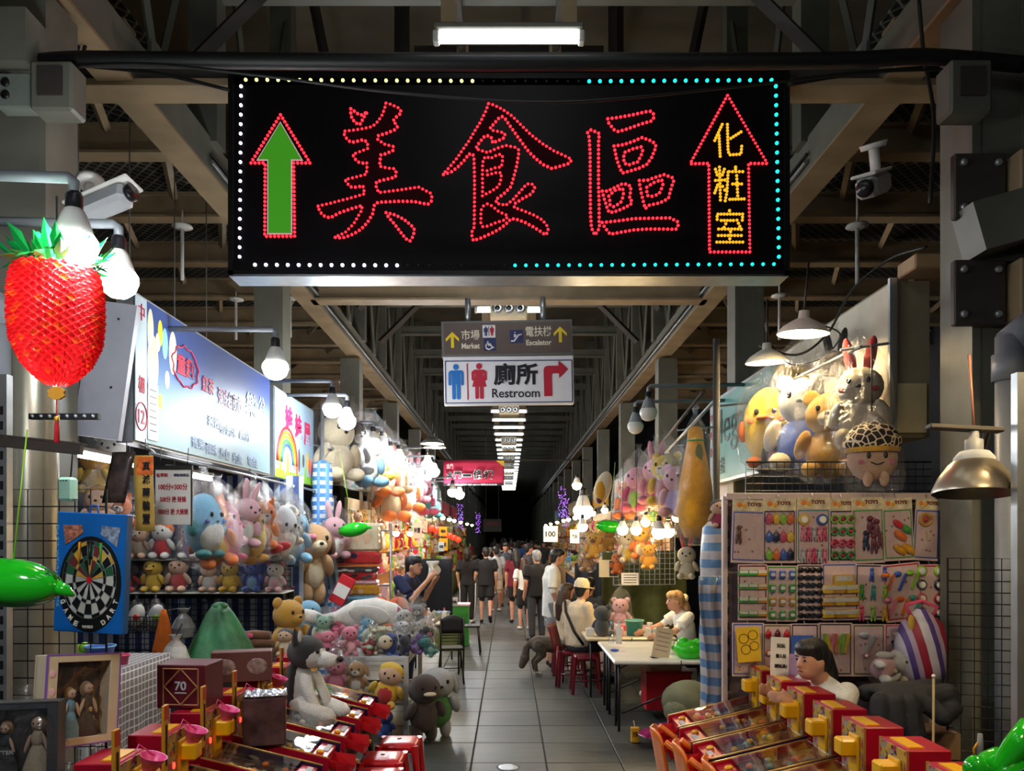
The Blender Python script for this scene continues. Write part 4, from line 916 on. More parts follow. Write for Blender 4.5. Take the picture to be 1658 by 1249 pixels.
    if pose == 'sit':
        for s in (-1, 1): ball('leg', plush(foot or limb or main), t, (s * 0.155 * wide, -0.22, 0.09), (0.095, 0.17, 0.09))
    else:
        for s in (-1, 1): ball('leg', plush(foot or limb or main), t, (s * 0.12 * wide, -0.02, 0.0), (0.09, 0.1, 0.16))
    if tail: ball('tail', plush(tail), t, (0.0, 0.22, 0.14), (0.07, 0.12, 0.07))
    if bag is not None: link('plastic_bag', bag_mesh(bag % 5), t)
    if hook: MB().tube([(0, 0, 1.3), (0, 0, 1.55)], 0.008, 5).obj('hook', galv, t)
    return t
def cone_mesh(m):
    k = ('cone', m.name)
    if k not in CACHE: CACHE[k] = MB().lathe([(1, 0), (0.85, 0.3), (0.45, 0.75), (0.05, 1.0)], 10).mesh('cone_' + m.name, m)
    return CACHE[k]

# ------------------------------------------------------------------ hanging bags under the left banner
t = thing('hanging_rail', 'steel rail under the sky blue banner holding bagged plush toys', 'rail', (LX + 0.1, 7.9, 2.53))
MB().tube([(0, -2.4, 0), (0, 2.6, 0)], 0.014, 8).obj('bar', galv, t)
for y in (-2.3, 0, 2.5): MB().tube([(0, y, 0), (-0.1, y, 0.09)], 0.008, 6).obj('bracket', galv, t)
rail_bags = [  # px, colours, height
    (328, dict(main='sky', belly='white', ear='none', cheeks='blue', shape='blob', limb='teal'), .56), (345, dict(main='orange', belly='yellow', ear='point'), .62), (366, dict(main='pink', ear='none', cheeks='rose', limb='rose', shape='blob'), .60),
    (385, dict(main='light_pink', belly='white', ear='long'), .50), (402, dict(main='amber', belly='yellow', ear='point', shape='blob'), .62), (419, dict(main='orange', belly='white', ear='point', muzzle='white'), .52),
    (433, dict(main='red', belly='cream', ear='round'), .58), (446, dict(main='light_grey', belly='white', ear='round', shape='blob'), .62), (459, dict(main='cream', ear='floppy', muzzle='white'), .5), (472, dict(main='sky', ear='floppy', muzzle='white'), .66), (484, dict(main='white', ear='round', limb='pink'), .5)]
for i, (px, kw, h) in enumerate(rail_bags):
    d = lrow(px) * 0.955
    toy('%s plush animal in clear bag, %s on the rail under the banners' % (kw['main'].replace('_', ' '), ORD[i]), (LX + 0.13, d, 2.53 - 1.36 * h), h, rot=(R((0, 8, -10, 5)[i % 4]), R((0, -9, 7, 12, -6)[i % 5]), R((70, 40, 80, 58)[i % 4])), bag=i, group='bagged plush toys on the rail', **kw)
# ------------------------------------------------------------------ striped tarp and wire grid behind the left shelves
tarp = stripes('blue_striped_tarp', lin(44, 62, 110), lin(150, 160, 175), axis='X', freq=7.0)
t = tag(MB().sheet(lambda u, v: (-5.2 + 2.75 * u, 9.15 + 0.03 * math.sin(u * 40), 0.15 + 2.5 * v), 40, 4, th=0.01).obj('striped_tarp', tarp), 'dark blue and white striped tarp behind the wire grid', 'tarp')
wire_m = mat('black_wire', lin(24, 24, 27), 0.4, metal=0.3)
def grid(name, label, o, u, v, nu, nv, r=0.005, m=None, frame=True):
    """wire grid: origin o, edge vectors u, v"""
    o, u, v = Vector(o), Vector(u), Vector(v); t = thing(name, label, 'wire grid', o)
    mb = MB()
    for i in range(1, nu): mb.tube([u * (i / nu), u * (i / nu) + v], r, 4, smooth=False, cap=False)
    for j in range(1, nv): mb.tube([v * (j / nv), v * (j / nv) + u], r, 4, smooth=False, cap=False)
    mb.obj('wire_mesh', m or wire_m, t)
    if frame:
        fb = MB(); fb.tube([(0, 0, 0), u, u + v, v, (0, 0, 0)], r * 2, 6, smooth=False); fb.obj('frame', m or wire_m, t)
    return t
grid('wire_grid', 'black wire grid in front of the striped tarp behind the plush shelves', (-4.6, 9.0, 0.6), (2.05, 0, 0), (0, 0, 1.75), 30, 26)
grid('wire_grid', 'black wire grid panel behind the dartboard box', (-2.42, 3.75, 0.75), (0.46, 0, 0), (0, 0, 1.42), 6, 17, 0.003)
shelf_d = 8.55
for z, lab in ((1.68, 'upper'), (1.315, 'lower')):
    t = thing('plush_shelf', lab + ' thin wire shelf full of bagged plush dolls', 'shelf', (-3.4, shelf_d + 0.1, z))
    MB().box((0, 0, -0.008), (1.86, 0.42, 0.016), bev=0.004).obj('board', plas('white') if lab == 'lower' else galv, t)
    for x in (-0.85, 0, 0.85): MB().box((x, 0.17, -0.06), (0.02, 0.3, 0.1)).obj('bracket', blk, t)
    MB().box((0, 0.215, -0.05), (1.86, 0.02, 0.1)).obj('back_rail', blk, t)
def shx(px): return (px - VX) * shelf_d / F
up_row = [(207, dict(main='peach', hair='dark_brown', ear='none', shirt='black'), .40), (226, dict(main='peach', hair='amber', ear='none', shirt='beige'), .40), (263, dict(main='white', hair='orange', ear='none', shirt='red', limb='white'), .44), (309, dict(main='light_grey', ear='long', shirt='blue', limb='white'), .42),
          (388, dict(main='peach', ear='round', shirt='sage', limb='peach'), .42), (420, dict(main='light_grey', ear='round', belly='white', limb='white'), .40)]
for i, (px, kw, h) in enumerate(up_row):
    toy('%s on the upper plush shelf, %s from the banner strip' % (('dark haired doll', 'yellow haired doll', 'orange haired doll in red', 'grey long-eared plush in blue', 'round-eared doll in sage green', 'pale grey plush')[i], ORD[i]), (shx(px), shelf_d, 1.68), h, bag=i + 1, group='plush dolls on the upper shelf', **kw)
lo_row = [(212, dict(main='black', belly='red', ear='round', limb='red', muzzle='white'), .36), (250, dict(main='yellow', ear='none', limb='yellow', beak='amber'), .40), (291, dict(main='peach', hair='dark_brown', ear='none', shirt='red', limb='peach'), .42), (341, dict(main='peach', hair='dark_brown', ear='none', shirt='white'), .36),
          (374, dict(main='yellow', ear='round', limb='yellow'), .38), (412, dict(main='blue', ear='fan', belly='sky', limb='blue'), .40), (447, dict(main='white', ear='round', earc='pink', limb='light_pink', belly='light_pink'), .36)]
for i, (px, kw, h) in enumerate(lo_row):
    toy('%s on the lower plush shelf, %s from the dartboard' % (('black and red plush', 'yellow plush bird', 'brown haired doll in red', 'small dark haired doll', 'yellow plush animal', 'blue big-eared plush', 'white plush bear with pink paws')[i], ORD[i]), (shx(px), shelf_d - 0.02, 1.315), h, bag=i, group='plush dolls on the lower shelf', **kw)
for i, (px, py, d, h, kw) in enumerate(((152, 800, 7.6, .5, dict(main='yellow', ear='none', head='amber')), (180, 785, 7.8, .55, dict(main='white', ear='round', belly='yellow')), (160, 868, 7.2, .5, dict(main='peach', hair='amber', ear='none')), (194, 870, 7.5, .44, dict(main='orange', muzzle='white', ear='point', belly='white')))):
    toy('%s hanging behind the poster strips' % ('amber headed plush', 'white plush with yellow tummy', 'yellow haired bagged doll', 'orange and white plush fox')[i], at(px, py, d), h, bag=i, group='plush toys behind the posters', rz=R(15), **kw)
# posters, price board and small things hanging under the banner strip
t = thing('poster_strip', 'dark photo poster strip curling under the banner', 'poster', at(205, 765, 5.0))
MB().sheet(lambda u, v: (-0.09 + 0.15 * u - 0.07 * v, -0.02 * math.sin(u * 3), 0.13 - 0.33 * v), 6, 6, th=0.003).obj('sheet', mat('photo_print', lin(62, 50, 48), 0.25, vary=0.6, vscale=9), t)
MB().tube([(0, 0, 0.12), (0, 0, 0.2)], 0.003, 5).obj('string', wire_m, t)
t = thing('poster_strip', 'gold poster strip with black vertical characters', 'poster', at(238, 860, 5.0))
MB().sheet(lambda u, v: (-0.075 + 0.125 * u - 0.01 * v, 0.006 * math.sin(v * 6), 0.49 * v), 3, 8, th=-0.003).obj('sheet', mat('gold_print', lin(196, 160, 80), 0.3, vary=0.15, vscale=7), t)
MB().box((-0.01, -0.008, 0.42), (0.11, 0.003, 0.12)).obj('flame_print', mat('flame_print', lin(225, 110, 45), 0.4, vary=0.3, vscale=30), t)
for j, s_ in enumerate('真滅菌裝置'): lettering(s_, sblack, t, (0.0, -0.011, 0.42 - 0.085 * j), 0.05, 0.06, bold=0.02)
MB().tube([(-0.01, 0, 0.49), (-0.01, 0.0, 0.6)], 0.003, 5).obj('string', wire_m, t)
t = thing('price_board', 'white price board with red prices hanging from the rail', 'sign', at(281, 850, 5.6))
MB().box((0, 0, 0.205), (0.26, 0.012, 0.41), bev=0.003).obj('board', paper('white'), t)
MB().box((0.005, -0.004, 0.415), (0.27, 0.022, 0.03)).obj('clip_bar', blk, t); MB().box((0.133, 0, 0.2), (0.01, 0.016, 0.42)).obj('edge', blk, t)
for s_, z, w, h in (('新專利', .36, .08, .03), ('100分=300分', .275, .21, .05), ('500分 換 娃娃', .185, .19, .045), ('1000分 換 大娃娃', .095, .22, .045)): lettering(s_, mred, t, (-0.08 if w == .08 else 0, -0.009, z), w, h, bold=0.02)
lettering('積點換獎品', sblue, t, (0.06, -0.009, .36), 0.11, 0.022, bold=0.01)
for x in (-0.1, 0.1): MB().tube([(x, 0, 0.42), (x, 0.02, 0.56)], 0.003, 5).obj('hook', wire_m, t)
t = thing('plastic_case', 'mint green plastic case hanging on the column by the dartboard', 'case', at(110, 813, 3.7))
MB().box((0, 0, 0.06), (0.075, 0.06, 0.115), bev=0.012).obj('case', plas('mint'), t)
for k in range(3): ball('button', blk, t, (-0.015 + 0.012 * k, -0.031, 0.1), 0.004)
MB().tube([(0, 0.02, 0.1), (0, 0.05, 0.3)], 0.004, 5).obj('strap', wire_m, t)
# ------------------------------------------------------------------ dartboard box
DD = 3.4
dt = thing('dartboard_box', 'blue boxed dartboard game with round wire target', 'toy box', at(140, 1025, DD), rz=R(-6))
s = DD / F; dp = lambda x, y: ((x / 3.673 - 140) * s, -0.0, (1025 - (700 + y / 3.673)) * s)
bluebox = mat('box_blue', lin(20, 105, 190), 0.35, vary=0.05)
x0, x1, z0, z1 = -62 * s + 0.012, 62 * s, 0, 194 * s
Mx = Matrix.Rotation(R(2.5), 4, 'Y')
MB().box(((x0 + x1) / 2, 0.02, (z0 + z1) / 2), (x1 - x0, 0.045, z1 - z0), M=Mx, bev=0.003).obj('box', bluebox, dt)
MB().tube([(-0.02, 0.02, z1), (-0.015, 0.02, z1 + 0.035), (0.015, 0.02, z1 + 0.035), (0.02, 0.02, z1)], 0.004, 6, M=Mx).obj('handle', bluebox, dt)
cx, cz, Ra, Rb = 0.010, 0.235, 0.126, 0.172
def disc(name, ra, rb, m, dy, n=40, cc=None, r0=0.0):
    c0 = cc or (cx, cz); mb = MB()
    mb.prism([(c0[0] + ra * math.cos(2 * PI * k / n), c0[1] + rb * math.sin(2 * PI * k / n)) for k in range(n)], 0, 0.002, M=Mx @ basis((0, dy, 0), (1, 0, 0), (0, 0, 1), (0, -1, 0)))
    return mb.obj(name, m, dt)
MB().prism([(cx + 0.146 * math.cos(2 * PI * k / 40), 0.215 + 0.212 * math.sin(2 * PI * k / 40)) for k in range(40)], 0, 0.002, M=Mx @ basis((0, -0.003, 0), (1, 0, 0), (0, 0, 1), (0, -1, 0))).obj('surround', mat('dart_black', lin(20, 20, 22), 0.4), dt)
wedge_m = [mat('dart_white', lin(200, 196, 190), 0.5), MATS['dart_black'], mat('dart_green', lin(30, 90, 60), 0.5), mat('dart_yellow', lin(215, 165, 60), 0.5), mat('dart_red', lin(110, 40, 40), 0.5)]
for k in range(20):
    a0, a1 = 2 * PI * (k - .5) / 20, 2 * PI * (k + .5) / 20
    for j, (q0, q1) in enumerate(((0.08, 0.52), (0.52, 0.62), (0.62, 0.9), (0.9, 1.0))):
        poly = [(cx + Ra * q * math.cos(a), cz + Rb * q * math.sin(a)) for q, a in ((q0, a0), (q1, a0), (q1, a1), (q0, a1))]
        up = math.sin(2 * PI * k / 20) > 0.25
        mm = wedge_m[(3 if (k + j) % 4 == 1 else 2) if up and (k + j) % 2 else (1 if k % 4 else 4) if up else (k + j) % 2]
        MB().prism(poly, 0, 0.003, M=Mx @ basis((0, -0.005, 0), (1, 0, 0), (0, 0, 1), (0, -1, 0))).obj('segment', mm, dt)
web = MB()
for q in (0.08, 0.52, 0.62, 0.9, 1.0): web.tube([(cx + Ra * q * math.cos(2 * PI * k / 32), -0.010, cz + Rb * q * math.sin(2 * PI * k / 32)) for k in range(33)], 0.0012, 4, M=Mx)
for k in range(20):
    a = 2 * PI * (k + .5) / 20; web.tube([(cx + Ra * .08 * math.cos(a), -0.010, cz + Rb * .08 * math.sin(a)), (cx + Ra * math.cos(a), -0.010, cz + Rb * math.sin(a))], 0.001, 4, M=Mx)
web.obj('wire_web', alu, dt)
disc('bullseye', 0.012, 0.015, plas('red'), -0.0095, 14)
for sx, c in ((-1, 'orange'), (1, 'sky')):
    MB().prism([(sx * 0.135 + cx, 0.47), (sx * 0.05 + cx, 0.475), (sx * 0.04 + cx, 0.44), (sx * 0.12 + cx, 0.385)], 0, 0.004, M=Mx @ basis((0, -0.004, 0), (1, 0, 0), (0, 0, 1), (0, -1, 0))).obj('dart_window', mat('dart_window_' + c, lin(*( (190, 120, 100) if sx < 0 else (150, 165, 190))), 0.15, vary=0.5, vscale=60), dt)
for k in range(3): MB().tube([(cx - 0.05 + 0.05 * k, -0.012, 0.30), (cx - 0.05 + 0.05 * k, -0.014, 0.40)], [0.003, 0.006], 6, M=Mx).obj('dart', plas(('amber', 'black', 'green')[k]), dt)
def arc_text(s_, a0, a1, rr):
    for k, ch in enumerate(s_):
        a = a0 + (a1 - a0) * k / (len(s_) - 1); pos = Mx @ Vector((cx + 0.135 * math.cos(a), -0.007, 0.215 + 0.193 * math.sin(a)))
        lettering(ch, paper('white'), dt, pos, 0.018, 0.022, Matrix.Rotation(-(a + PI / 2), 4, 'Y') @ Matrix.Rotation(PI / 2, 4, 'X'), bold=0.03)
arc_text('GAME', R(205), R(245), 0); arc_text('DART', R(302), R(338), 0)
lettering('WORLD', paper('white'), dt, (cx + 0.0, -0.008, 0.027), 0.05, 0.013)
lettering('DART WORLD GAME', paint('sky'), dt, Mx @ Vector((x0 + 0.012, -0.006, 0.29)), 0.36, 0.012, Matrix.Rotation(PI / 2, 4, 'Y') @ Matrix.Rotation(PI / 2, 4, 'X'))
# ------------------------------------------------------------------ doll boxes at the lower left
DB = 3.2
def window_box(label, p, w, h, dep, rot, c1, c2, fig, edge='purple'):
    t = thing('doll_box', label, 'toy box', p, rot=rot)
    m1 = mat('carton_' + c1, lin(COL[c1]), 0.4, vary=0.08)
    fw = 0.14 * w
    MB().box((0, dep / 2, h / 2), (w, dep * 0.2, h)).obj('back', m1, t)
    for sx in (-1, 1): MB().box((sx * (w - fw) / 2, 0, h / 2), (fw, dep, h), bev=0.002).obj('side_panel', m1, t)
    for z in (fw * 0.35, h - fw * 0.35): MB().box((0, 0, z), (w - 2 * fw, dep, fw * 0.7), bev=0.002).obj('cross_panel', m1, t)
    em = mat('carton_edge_' + edge, lin(COL[edge]), 0.4)
    for sx in (-1, 1): MB().box((sx * w / 2, -dep / 2 + 0.002, h / 2), (0.006, 0.008, h)).obj('edge', em, t)
    for z in (0, h): MB().box((0, -dep / 2 + 0.002, z), (w, 0.008, 0.006)).obj('edge', em, t)
    MB().box((0, dep / 2 - dep * 0.12, h / 2), (w - 2 * fw, 0.004, h - fw)).obj('lining', mat('lining_dark', lin(70, 58, 66), 0.5, vary=0.4, vscale=20), t)
    for (fx, fz, hh, c) in fig:
        ball('doll_head', mat('doll_skin', lin(228, 190, 165), .5), t, (fx, -0.006, fz + hh * 0.86), (hh * 0.085, hh * 0.075, hh * 0.10))
        ball('doll_hair', plush('tan'), t, (fx, 0.012, fz + hh * 0.85), (hh * 0.12, hh * 0.07, hh * 0.15))
        link('doll_dress', cone_mesh(cloth(c)), t, loc=(fx, 0, fz), scale=(hh * 0.24, hh * 0.13, hh * 0.62))
        ball('doll_torso', cloth(c), t, (fx, 0, fz + hh * 0.62), (hh * 0.1, hh * 0.07, hh * 0.14))
        for sx in (-1, 1): ball('doll_arm', MATS['doll_skin'], t, (fx + sx * hh * 0.13, -0.01, fz + hh * 0.55), (hh * 0.03, hh * 0.03, hh * 0.15), rot=(0, sx * -0.3, 0)); ball('doll_eye', EYE, t, (fx + sx * hh * 0.035, -0.006 - hh * 0.07, fz + hh * 0.87), hh * 0.014)
    MB().box((0, -dep / 2 + 0.004, h / 2), (w - 2 * fw + 0.006, 0.002, h - fw * 1.4 + 0.006)).obj('window_film', film('flat_film', fac=0.08, gloss=0.06, scale=5, strength=0.25), t)
    for k in range(4): ball('print', paint('light_pink'), t, (-(w - fw) / 2, -dep / 2 - 0.001, h * (0.2 + 0.2 * k)), (fw * 0.3, 0.002, 0.016))
    return t
window_box('pale lilac window box with dressed dolls leaning on the checked table', at(122, 1206, 3.1), 0.31, 0.36, 0.075, (R(-4), R(6), R(62)), 'beige', 'lilac', [(-0.03, 0.03, 0.2, 'sky'), (0.04, 0.03, 0.22, 'charcoal'), (0.05, 0.03, 0.12, 'rose')])
t = window_box('dark wrapped doll box at the lower corner with a portrait print', at(36, 1275, 2.9), 0.26, 0.32, 0.08, (R(-3), 0, R(12)), 'charcoal', 'charcoal', [(-0.06, 0.05, 0.2, 'charcoal'), (0.05, 0.03, 0.24, 'beige')], 'charcoal')
link('plastic_wrap', bag_mesh(3), t, loc=(0, 0, 0.01), scale=(0.42, 0.25, 0.27))
lettering('GLITTER', paper('light_grey'), t, (-0.06, -0.045, 0.14), 0.09, 0.014)
# ------------------------------------------------------------------ checked table and things on it
gcl = stripes('checked_cloth', lin(150, 148, 146), lin(150, 148, 146), axis='Z', freq=22.0, freq2=('Z', 22.0, 0.85), c3=lin(225, 222, 218))
def checks(name, c1, c2, f):
    m = bpy.data.materials.new(name); m.use_nodes = True; nt = m.node_tree; n = nt.nodes; L = nt.links.new; b = n['Principled BSDF']; b.inputs['Roughness'].default_value = 0.8
    tc = n.new('ShaderNodeTexCoord'); sp_ = n.new('ShaderNodeSeparateXYZ'); L(tc.outputs['Object'], sp_.inputs[0]); prev = None
    for ax in 'XYZ':
        a = n.new('ShaderNodeMath'); a.operation = 'MULTIPLY'; a.inputs[1].default_value = f; L(sp_.outputs[ax], a.inputs[0])
        fr = n.new('ShaderNodeMath'); fr.operation = 'FRACT'; L(a.outputs[0], fr.inputs[0]); g = n.new('ShaderNodeMath'); g.operation = 'GREATER_THAN'; g.inputs[1].default_value = 0.84; L(fr.outputs[0], g.inputs[0])
        if prev is None: prev = g.outputs[0]
        else:
            mx = n.new('ShaderNodeMath'); mx.operation = 'MAXIMUM'; L(prev, mx.inputs[0]); L(g.outputs[0], mx.inputs[1]); prev = mx.outputs[0]
    mix = n.new('ShaderNodeMix'); mix.data_type = 'RGBA'; mix.inputs[6].default_value = (*c1, 1); mix.inputs[7].default_value = (*c2, 1); L(prev, mix.inputs[0]); L(mix.outputs[2], b.inputs['Base Color'])
    return m
chk = checks('grey_check_cloth', lin(128, 122, 124), lin(220, 216, 214), 17.3)
TZ = 1.0
t = thing('side_table', 'small table under a grey checked cloth beside the pinball machines', 'table', (-3.05, 5.53, 0))
MB().box((0, 0, TZ - 0.015), (0.66, 1.1, 0.03)).obj('tabletop', steel_dark, t)
for x in (-.28, .28):
    for y in (-.5, .5): MB().tube([(x, y, 0), (x, y, TZ - 0.02)], 0.02, 6).obj('leg', blk, t)
tc_ = thing('checked_tablecloth', 'grey and white checked tablecloth hanging to the floor', 'tablecloth', (-3.05, 5.53, 0))
MB().box((0, 0, TZ + 0.006), (0.70, 1.16, 0.012), bev=0.004).obj('cloth_top', chk, tc_)
def fall(u, v):
    y = -0.58 + 1.16 * u; return (0.35 + 0.018 * math.sin(u * 26) * (1 - v) + 0.01, y, 0.03 + (TZ - 0.02) * v)
MB().sheet(fall, 40, 6, th=0.006).obj('cloth_side', chk, tc_)
MB().sheet(lambda u, v: (-0.35 + 0.70 * u, -0.58 - 0.014 * math.sin(u * 20) * (1 - v), 0.03 + (TZ - 0.02) * v), 24, 6, th=0.006).obj('cloth_side', chk, tc_)
def tub(label, p, r, h, c, name='tub', sx=1.0, rim=None, cat='tub'):
    t = thing(name, label, cat, p); MB().lathe([(0.001, 0.004), (r * 0.82, 0.004), (r, h), (r * 1.05, h), (r * 1.05, h - 0.01), (r * 0.96, h - 0.012), (r * 0.78, 0.012), (0.001, 0.012)], 20, sx=sx).obj('bowl', plas(c), t)
    MB().tube([(r * 1.04 * sx * math.cos(k * PI / 12), r * 1.04 * math.sin(k * PI / 12), h) for k in range(25)], 0.006, 6).obj('rim', plas(rim or c), t)
    return t
tub('blue plastic tub on the checked table', (-3.0, 5.65, TZ + .012), 0.1, 0.12, 'blue', rim='sky'); tub('navy shallow tray of small parts on the checked table', (-3.0, 5.25, TZ + .012), 0.11, 0.07, 'navy', sx=1.3)
tub('pink plastic bowl at the edge of the checked table', (-2.80, 5.55, TZ + .012), 0.06, 0.07, 'rose')
for i, (x, y, c, lab) in enumerate(((-3.18, 5.1, 'yellow', 'yellow toy block with black strap on the checked table'), (-3.24, 5.45, 'green', 'green crumpled toy on the checked table'), (-3.2, 5.75, 'lime', 'lime green toy at the back of the checked table'), (-2.78, 5.2, 'sky', 'light blue toy stick at the table edge'))):
    t = thing('small_toy', lab, 'toy', (x, y, TZ + .012)); ball('body', plas(c), t, (0, 0, .06), (.09, .06, .06)); ball('knob', plas(c), t, (.05, -.03, .1), .04); ball('wheel', blk, t, (-.06, -.05, .03), (.03, .015, .03)); ball('wheel', blk, t, (.05, -.05, .03), (.03, .015, .03))
# wire basket, wrapped pieces, cloths hanging on the grid
t = thing('wire_basket', 'wire basket with crumpled bags on the grid behind the dartboard', 'basket', at(235, 1020, 7.2))
mb = MB(); w, h, dd = 0.36, 0.13, 0.2
for k in range(13):
    x = -w / 2 + w * k / 12; mb.tube([(x, -dd / 2, h), (x, -dd / 2, 0), (x, dd / 2, 0), (x, dd / 2, h)], 0.004, 4, smooth=False)
for z in (0, .045, .09, .13): mb.tube([(-w / 2, -dd / 2, z), (w / 2, -dd / 2, z), (w / 2, dd / 2, z), (-w / 2, dd / 2, z), (-w / 2, -dd / 2, z)], 0.004, 4, smooth=False)
mb.obj('wire_mesh', wire_m, t); MB().tube([(0, dd / 2, h), (0, 1.8, h)], 0.006, 5).obj('hook', wire_m, t)
for i, (x, c, c2) in enumerate(((-0.08, 'white', 'red'), (0.1, 'silver', 'lime'))):
    q = thing('wrapped_toy', ('white and red wrapped mask in the wire basket', 'silver foil wrapped toy in the wire basket')[i], 'toy', at(235, 1018, 7.2) + Vector((x, 0, 0.01)))
    ball('body', plas(c), q, (0, 0, .11), (.07, .06, .11), rot=(0, .3, 0)); ball('patch', plas(c2), q, (0.02, -.05, .1), (.03, .02, .03)); link('plastic_bag', bag_mesh(i), q, scale=(.22, .2, .22))
def drape(name, label, p, w, h, m, cat='cloth', wob=0.05, dep=0.15, top=0.25, n=24):
    t = thing(name, label, cat, p)
    def P(u, v):
        a = -PI * 0.95 + PI * 1.9 * u; k = (top + (1 - top) * (1 - v) ** 0.8) * (1 + wob * math.sin(u * 31 + v * 3))
        return (w / 2 * math.sin(a) * k, -dep * math.cos(a) * k, h * v)
    MB().sheet(P, n, 8, th=0.008).obj('cloth', m, t)
    return t
gtarp = mat('green_tarp', lin(48, 112, 70), 0.55, vary=0.3, vscale=6, bump=0.6, bscale=9)
t = drape('green_cover', 'green tarpaulin draped like a tent over stock below the shelves', at(356, 1085, 6.8), 0.66, 0.58, gtarp, 'cover', wob=0.10, dep=0.35, top=0.16, n=34)
MB().ell((0, 0, 0.56), (0.075, 0.07, 0.04)).obj('peak', gtarp, t); MB().box((0, 0.0, -0.1), (0.36, 0.4, 0.3)).box((0, 0, -0.5), (0.5, 0.45, 0.5)).obj('stock_under', steel_dark, t)
drape('orange_cloth', 'orange cloth hanging from the wire grid', at(265, 1062, 7.0), 0.2, 0.42, cloth('orange'), wob=0.12, dep=0.05, top=0.2)
t = thing('plastic_sack', 'bulging white translucent plastic sack hanging by the green cover', 'bag', at(284, 1110, 6.4))
wsack = mat('white_sack', lin(205, 200, 195), 0.3, vary=0.2, vscale=8, bump=0.9, bscale=14)
MB().lathe([(0.002, 0), (0.09, 0.01), (0.12, 0.1), (0.115, 0.22), (0.08, 0.32), (0.03, 0.38), (0.05, 0.42)], 18).obj('sack', wsack, t); MB().tube([(0, 0, .4), (0, .3, .62)], 0.006, 5).obj('string', wire_m, t)
t = thing('plastic_sack', 'crumpled grey plastic bag above the white sack', 'bag', at(297, 1035, 6.6))
MB().lathe([(0.002, 0), (0.08, 0.02), (0.1, 0.1), (0.06, 0.18), (0.02, 0.22), (0.05, 0.26)], 11, smooth=False).obj('sack', mat('grey_sack', lin(135, 135, 138), 0.3, vary=0.3, vscale=9, bump=0.9, bscale=14), t)
# green leaf-shaped inflatables
gin = mat('green_vinyl', lin(28, 175, 30), 0.12, vary=0.15, vscale=4, coat=0.6)
gin2 = mat('green_vinyl_dark', lin(16, 100, 24), 0.1, vary=0.3, vscale=4, coat=0.6)
def inflatable(label, p, L_, rot, hang=0.3):
    t = thing('green_inflatable', label, 'inflatable', p, rot=rot, group='green leaf-shaped inflatables')
    MB().ell((0, 0, 0), (L_ * .48, L_ * .23, L_ * .23), seg=24, ring=14).obj('body', gin, t)
    MB().ell((0, 0, L_ * .05), (L_ * .46, L_ * .19, L_ * .17), seg=24, ring=14).obj('upper_panel', gin2, t)
    MB().tube([(L_ * .44, 0, .0), (L_ * .52, 0, -L_ * .02), (L_ * .6, 0, -L_ * .06)], [L_ * .07, L_ * .06, L_ * .015], 10).obj('tip', gin, t)
    MB().tube([(0, 0, L_ * .2), (0.0, 0, L_ * .2 + hang)], 0.003, 5).obj('string', plas('lime'), t)
    return t
inflatable('large green vinyl leaf inflatable overlapping the dartboard box', at(18, 944, 2.9), 0.40, (0, R(6), 0), 0.5)
inflatable('green vinyl leaf inflatable hanging in front of folded mats', at(572, 858, 9.8), 0.4, (0, R(-10), 0), 0.9)
# ------------------------------------------------------------------ toy pinball machines
mred_paint = mat('machine_red', lin(176, 16, 46), 0.3, vary=0.06, vscale=4, coat=0.3); mnavy = mat('machine_navy', lin(24, 28, 62), 0.25, vary=0.1, coat=0.4); mgold = mat('machine_gold_edge', lin(205, 165, 90), 0.35, metal=0.5, vary=0.1)
myel = mat('cup_holder_yellow', lin(240, 180, 20), 0.3, vary=0.04, coat=0.2); mpink = mat('cup_pink', lin(225, 75, 140), 0.35, vary=0.05)
def field_material():
    m = bpy.data.materials.new('playfield_print'); m.use_nodes = True; nt = m.node_tree; n = nt.nodes; L = nt.links.new; b = n['Principled BSDF']
    tc = n.new('ShaderNodeTexCoord'); v = n.new('ShaderNodeTexVoronoi'); v.inputs['Scale'].default_value = 26; L(tc.outputs['Object'], v.inputs['Vector'])
    r = n.new('ShaderNodeValToRGB'); e = r.color_ramp.elements; e[0].color = (*lin(18, 18, 28), 1); e[1].color = (*lin(160, 150, 115), 1); k = e.new(.5); k.color = (*lin(58, 54, 50), 1); k = e.new(.75); k.color = (*lin(110, 80, 60), 1)
    L(v.outputs['Color'], r.inputs[0]); L(r.outputs[0], b.inputs['Base Color']); b.inputs['Roughness'].default_value = 0.1; b.inputs['Coat Weight'].default_value = 0.5
    return m
field_m = field_material()
front_m = bpy.data.materials.new('machine_print'); front_m.use_nodes = True
def _fm(m):
    nt = m.node_tree; n = nt.nodes; L = nt.links.new; b = n['Principled BSDF']; tc = n.new('ShaderNodeTexCoord'); v = n.new('ShaderNodeTexVoronoi'); v.inputs['Scale'].default_value = 45; L(tc.outputs['Object'], v.inputs['Vector'])
    r = n.new('ShaderNodeValToRGB'); r.color_ramp.interpolation = 'CONSTANT'; e = r.color_ramp.elements; e[0].color = (*lin(190, 155, 60), 1); e[1].position = .8; e[1].color = (*lin(40, 32, 40), 1); k = e.new(.45); k.color = (*lin(160, 45, 60), 1); k = e.new(.62); k.color = (*lin(150, 140, 130), 1)
    L(v.outputs['Color'], r.inputs[0]); L(r.outputs[0], b.inputs['Base Color']); b.inputs['Roughness'].default_value = 0.35
_fm(front_m)
glass_m = film('playfield_glass', fac=0.07, gloss=0.04, scale=3, strength=0.06)
ML, MW, BW, BDp, BH = 0.50, 0.30, 0.22, 0.17, 0.27      # deck length, deck width, box width, box depth, box height
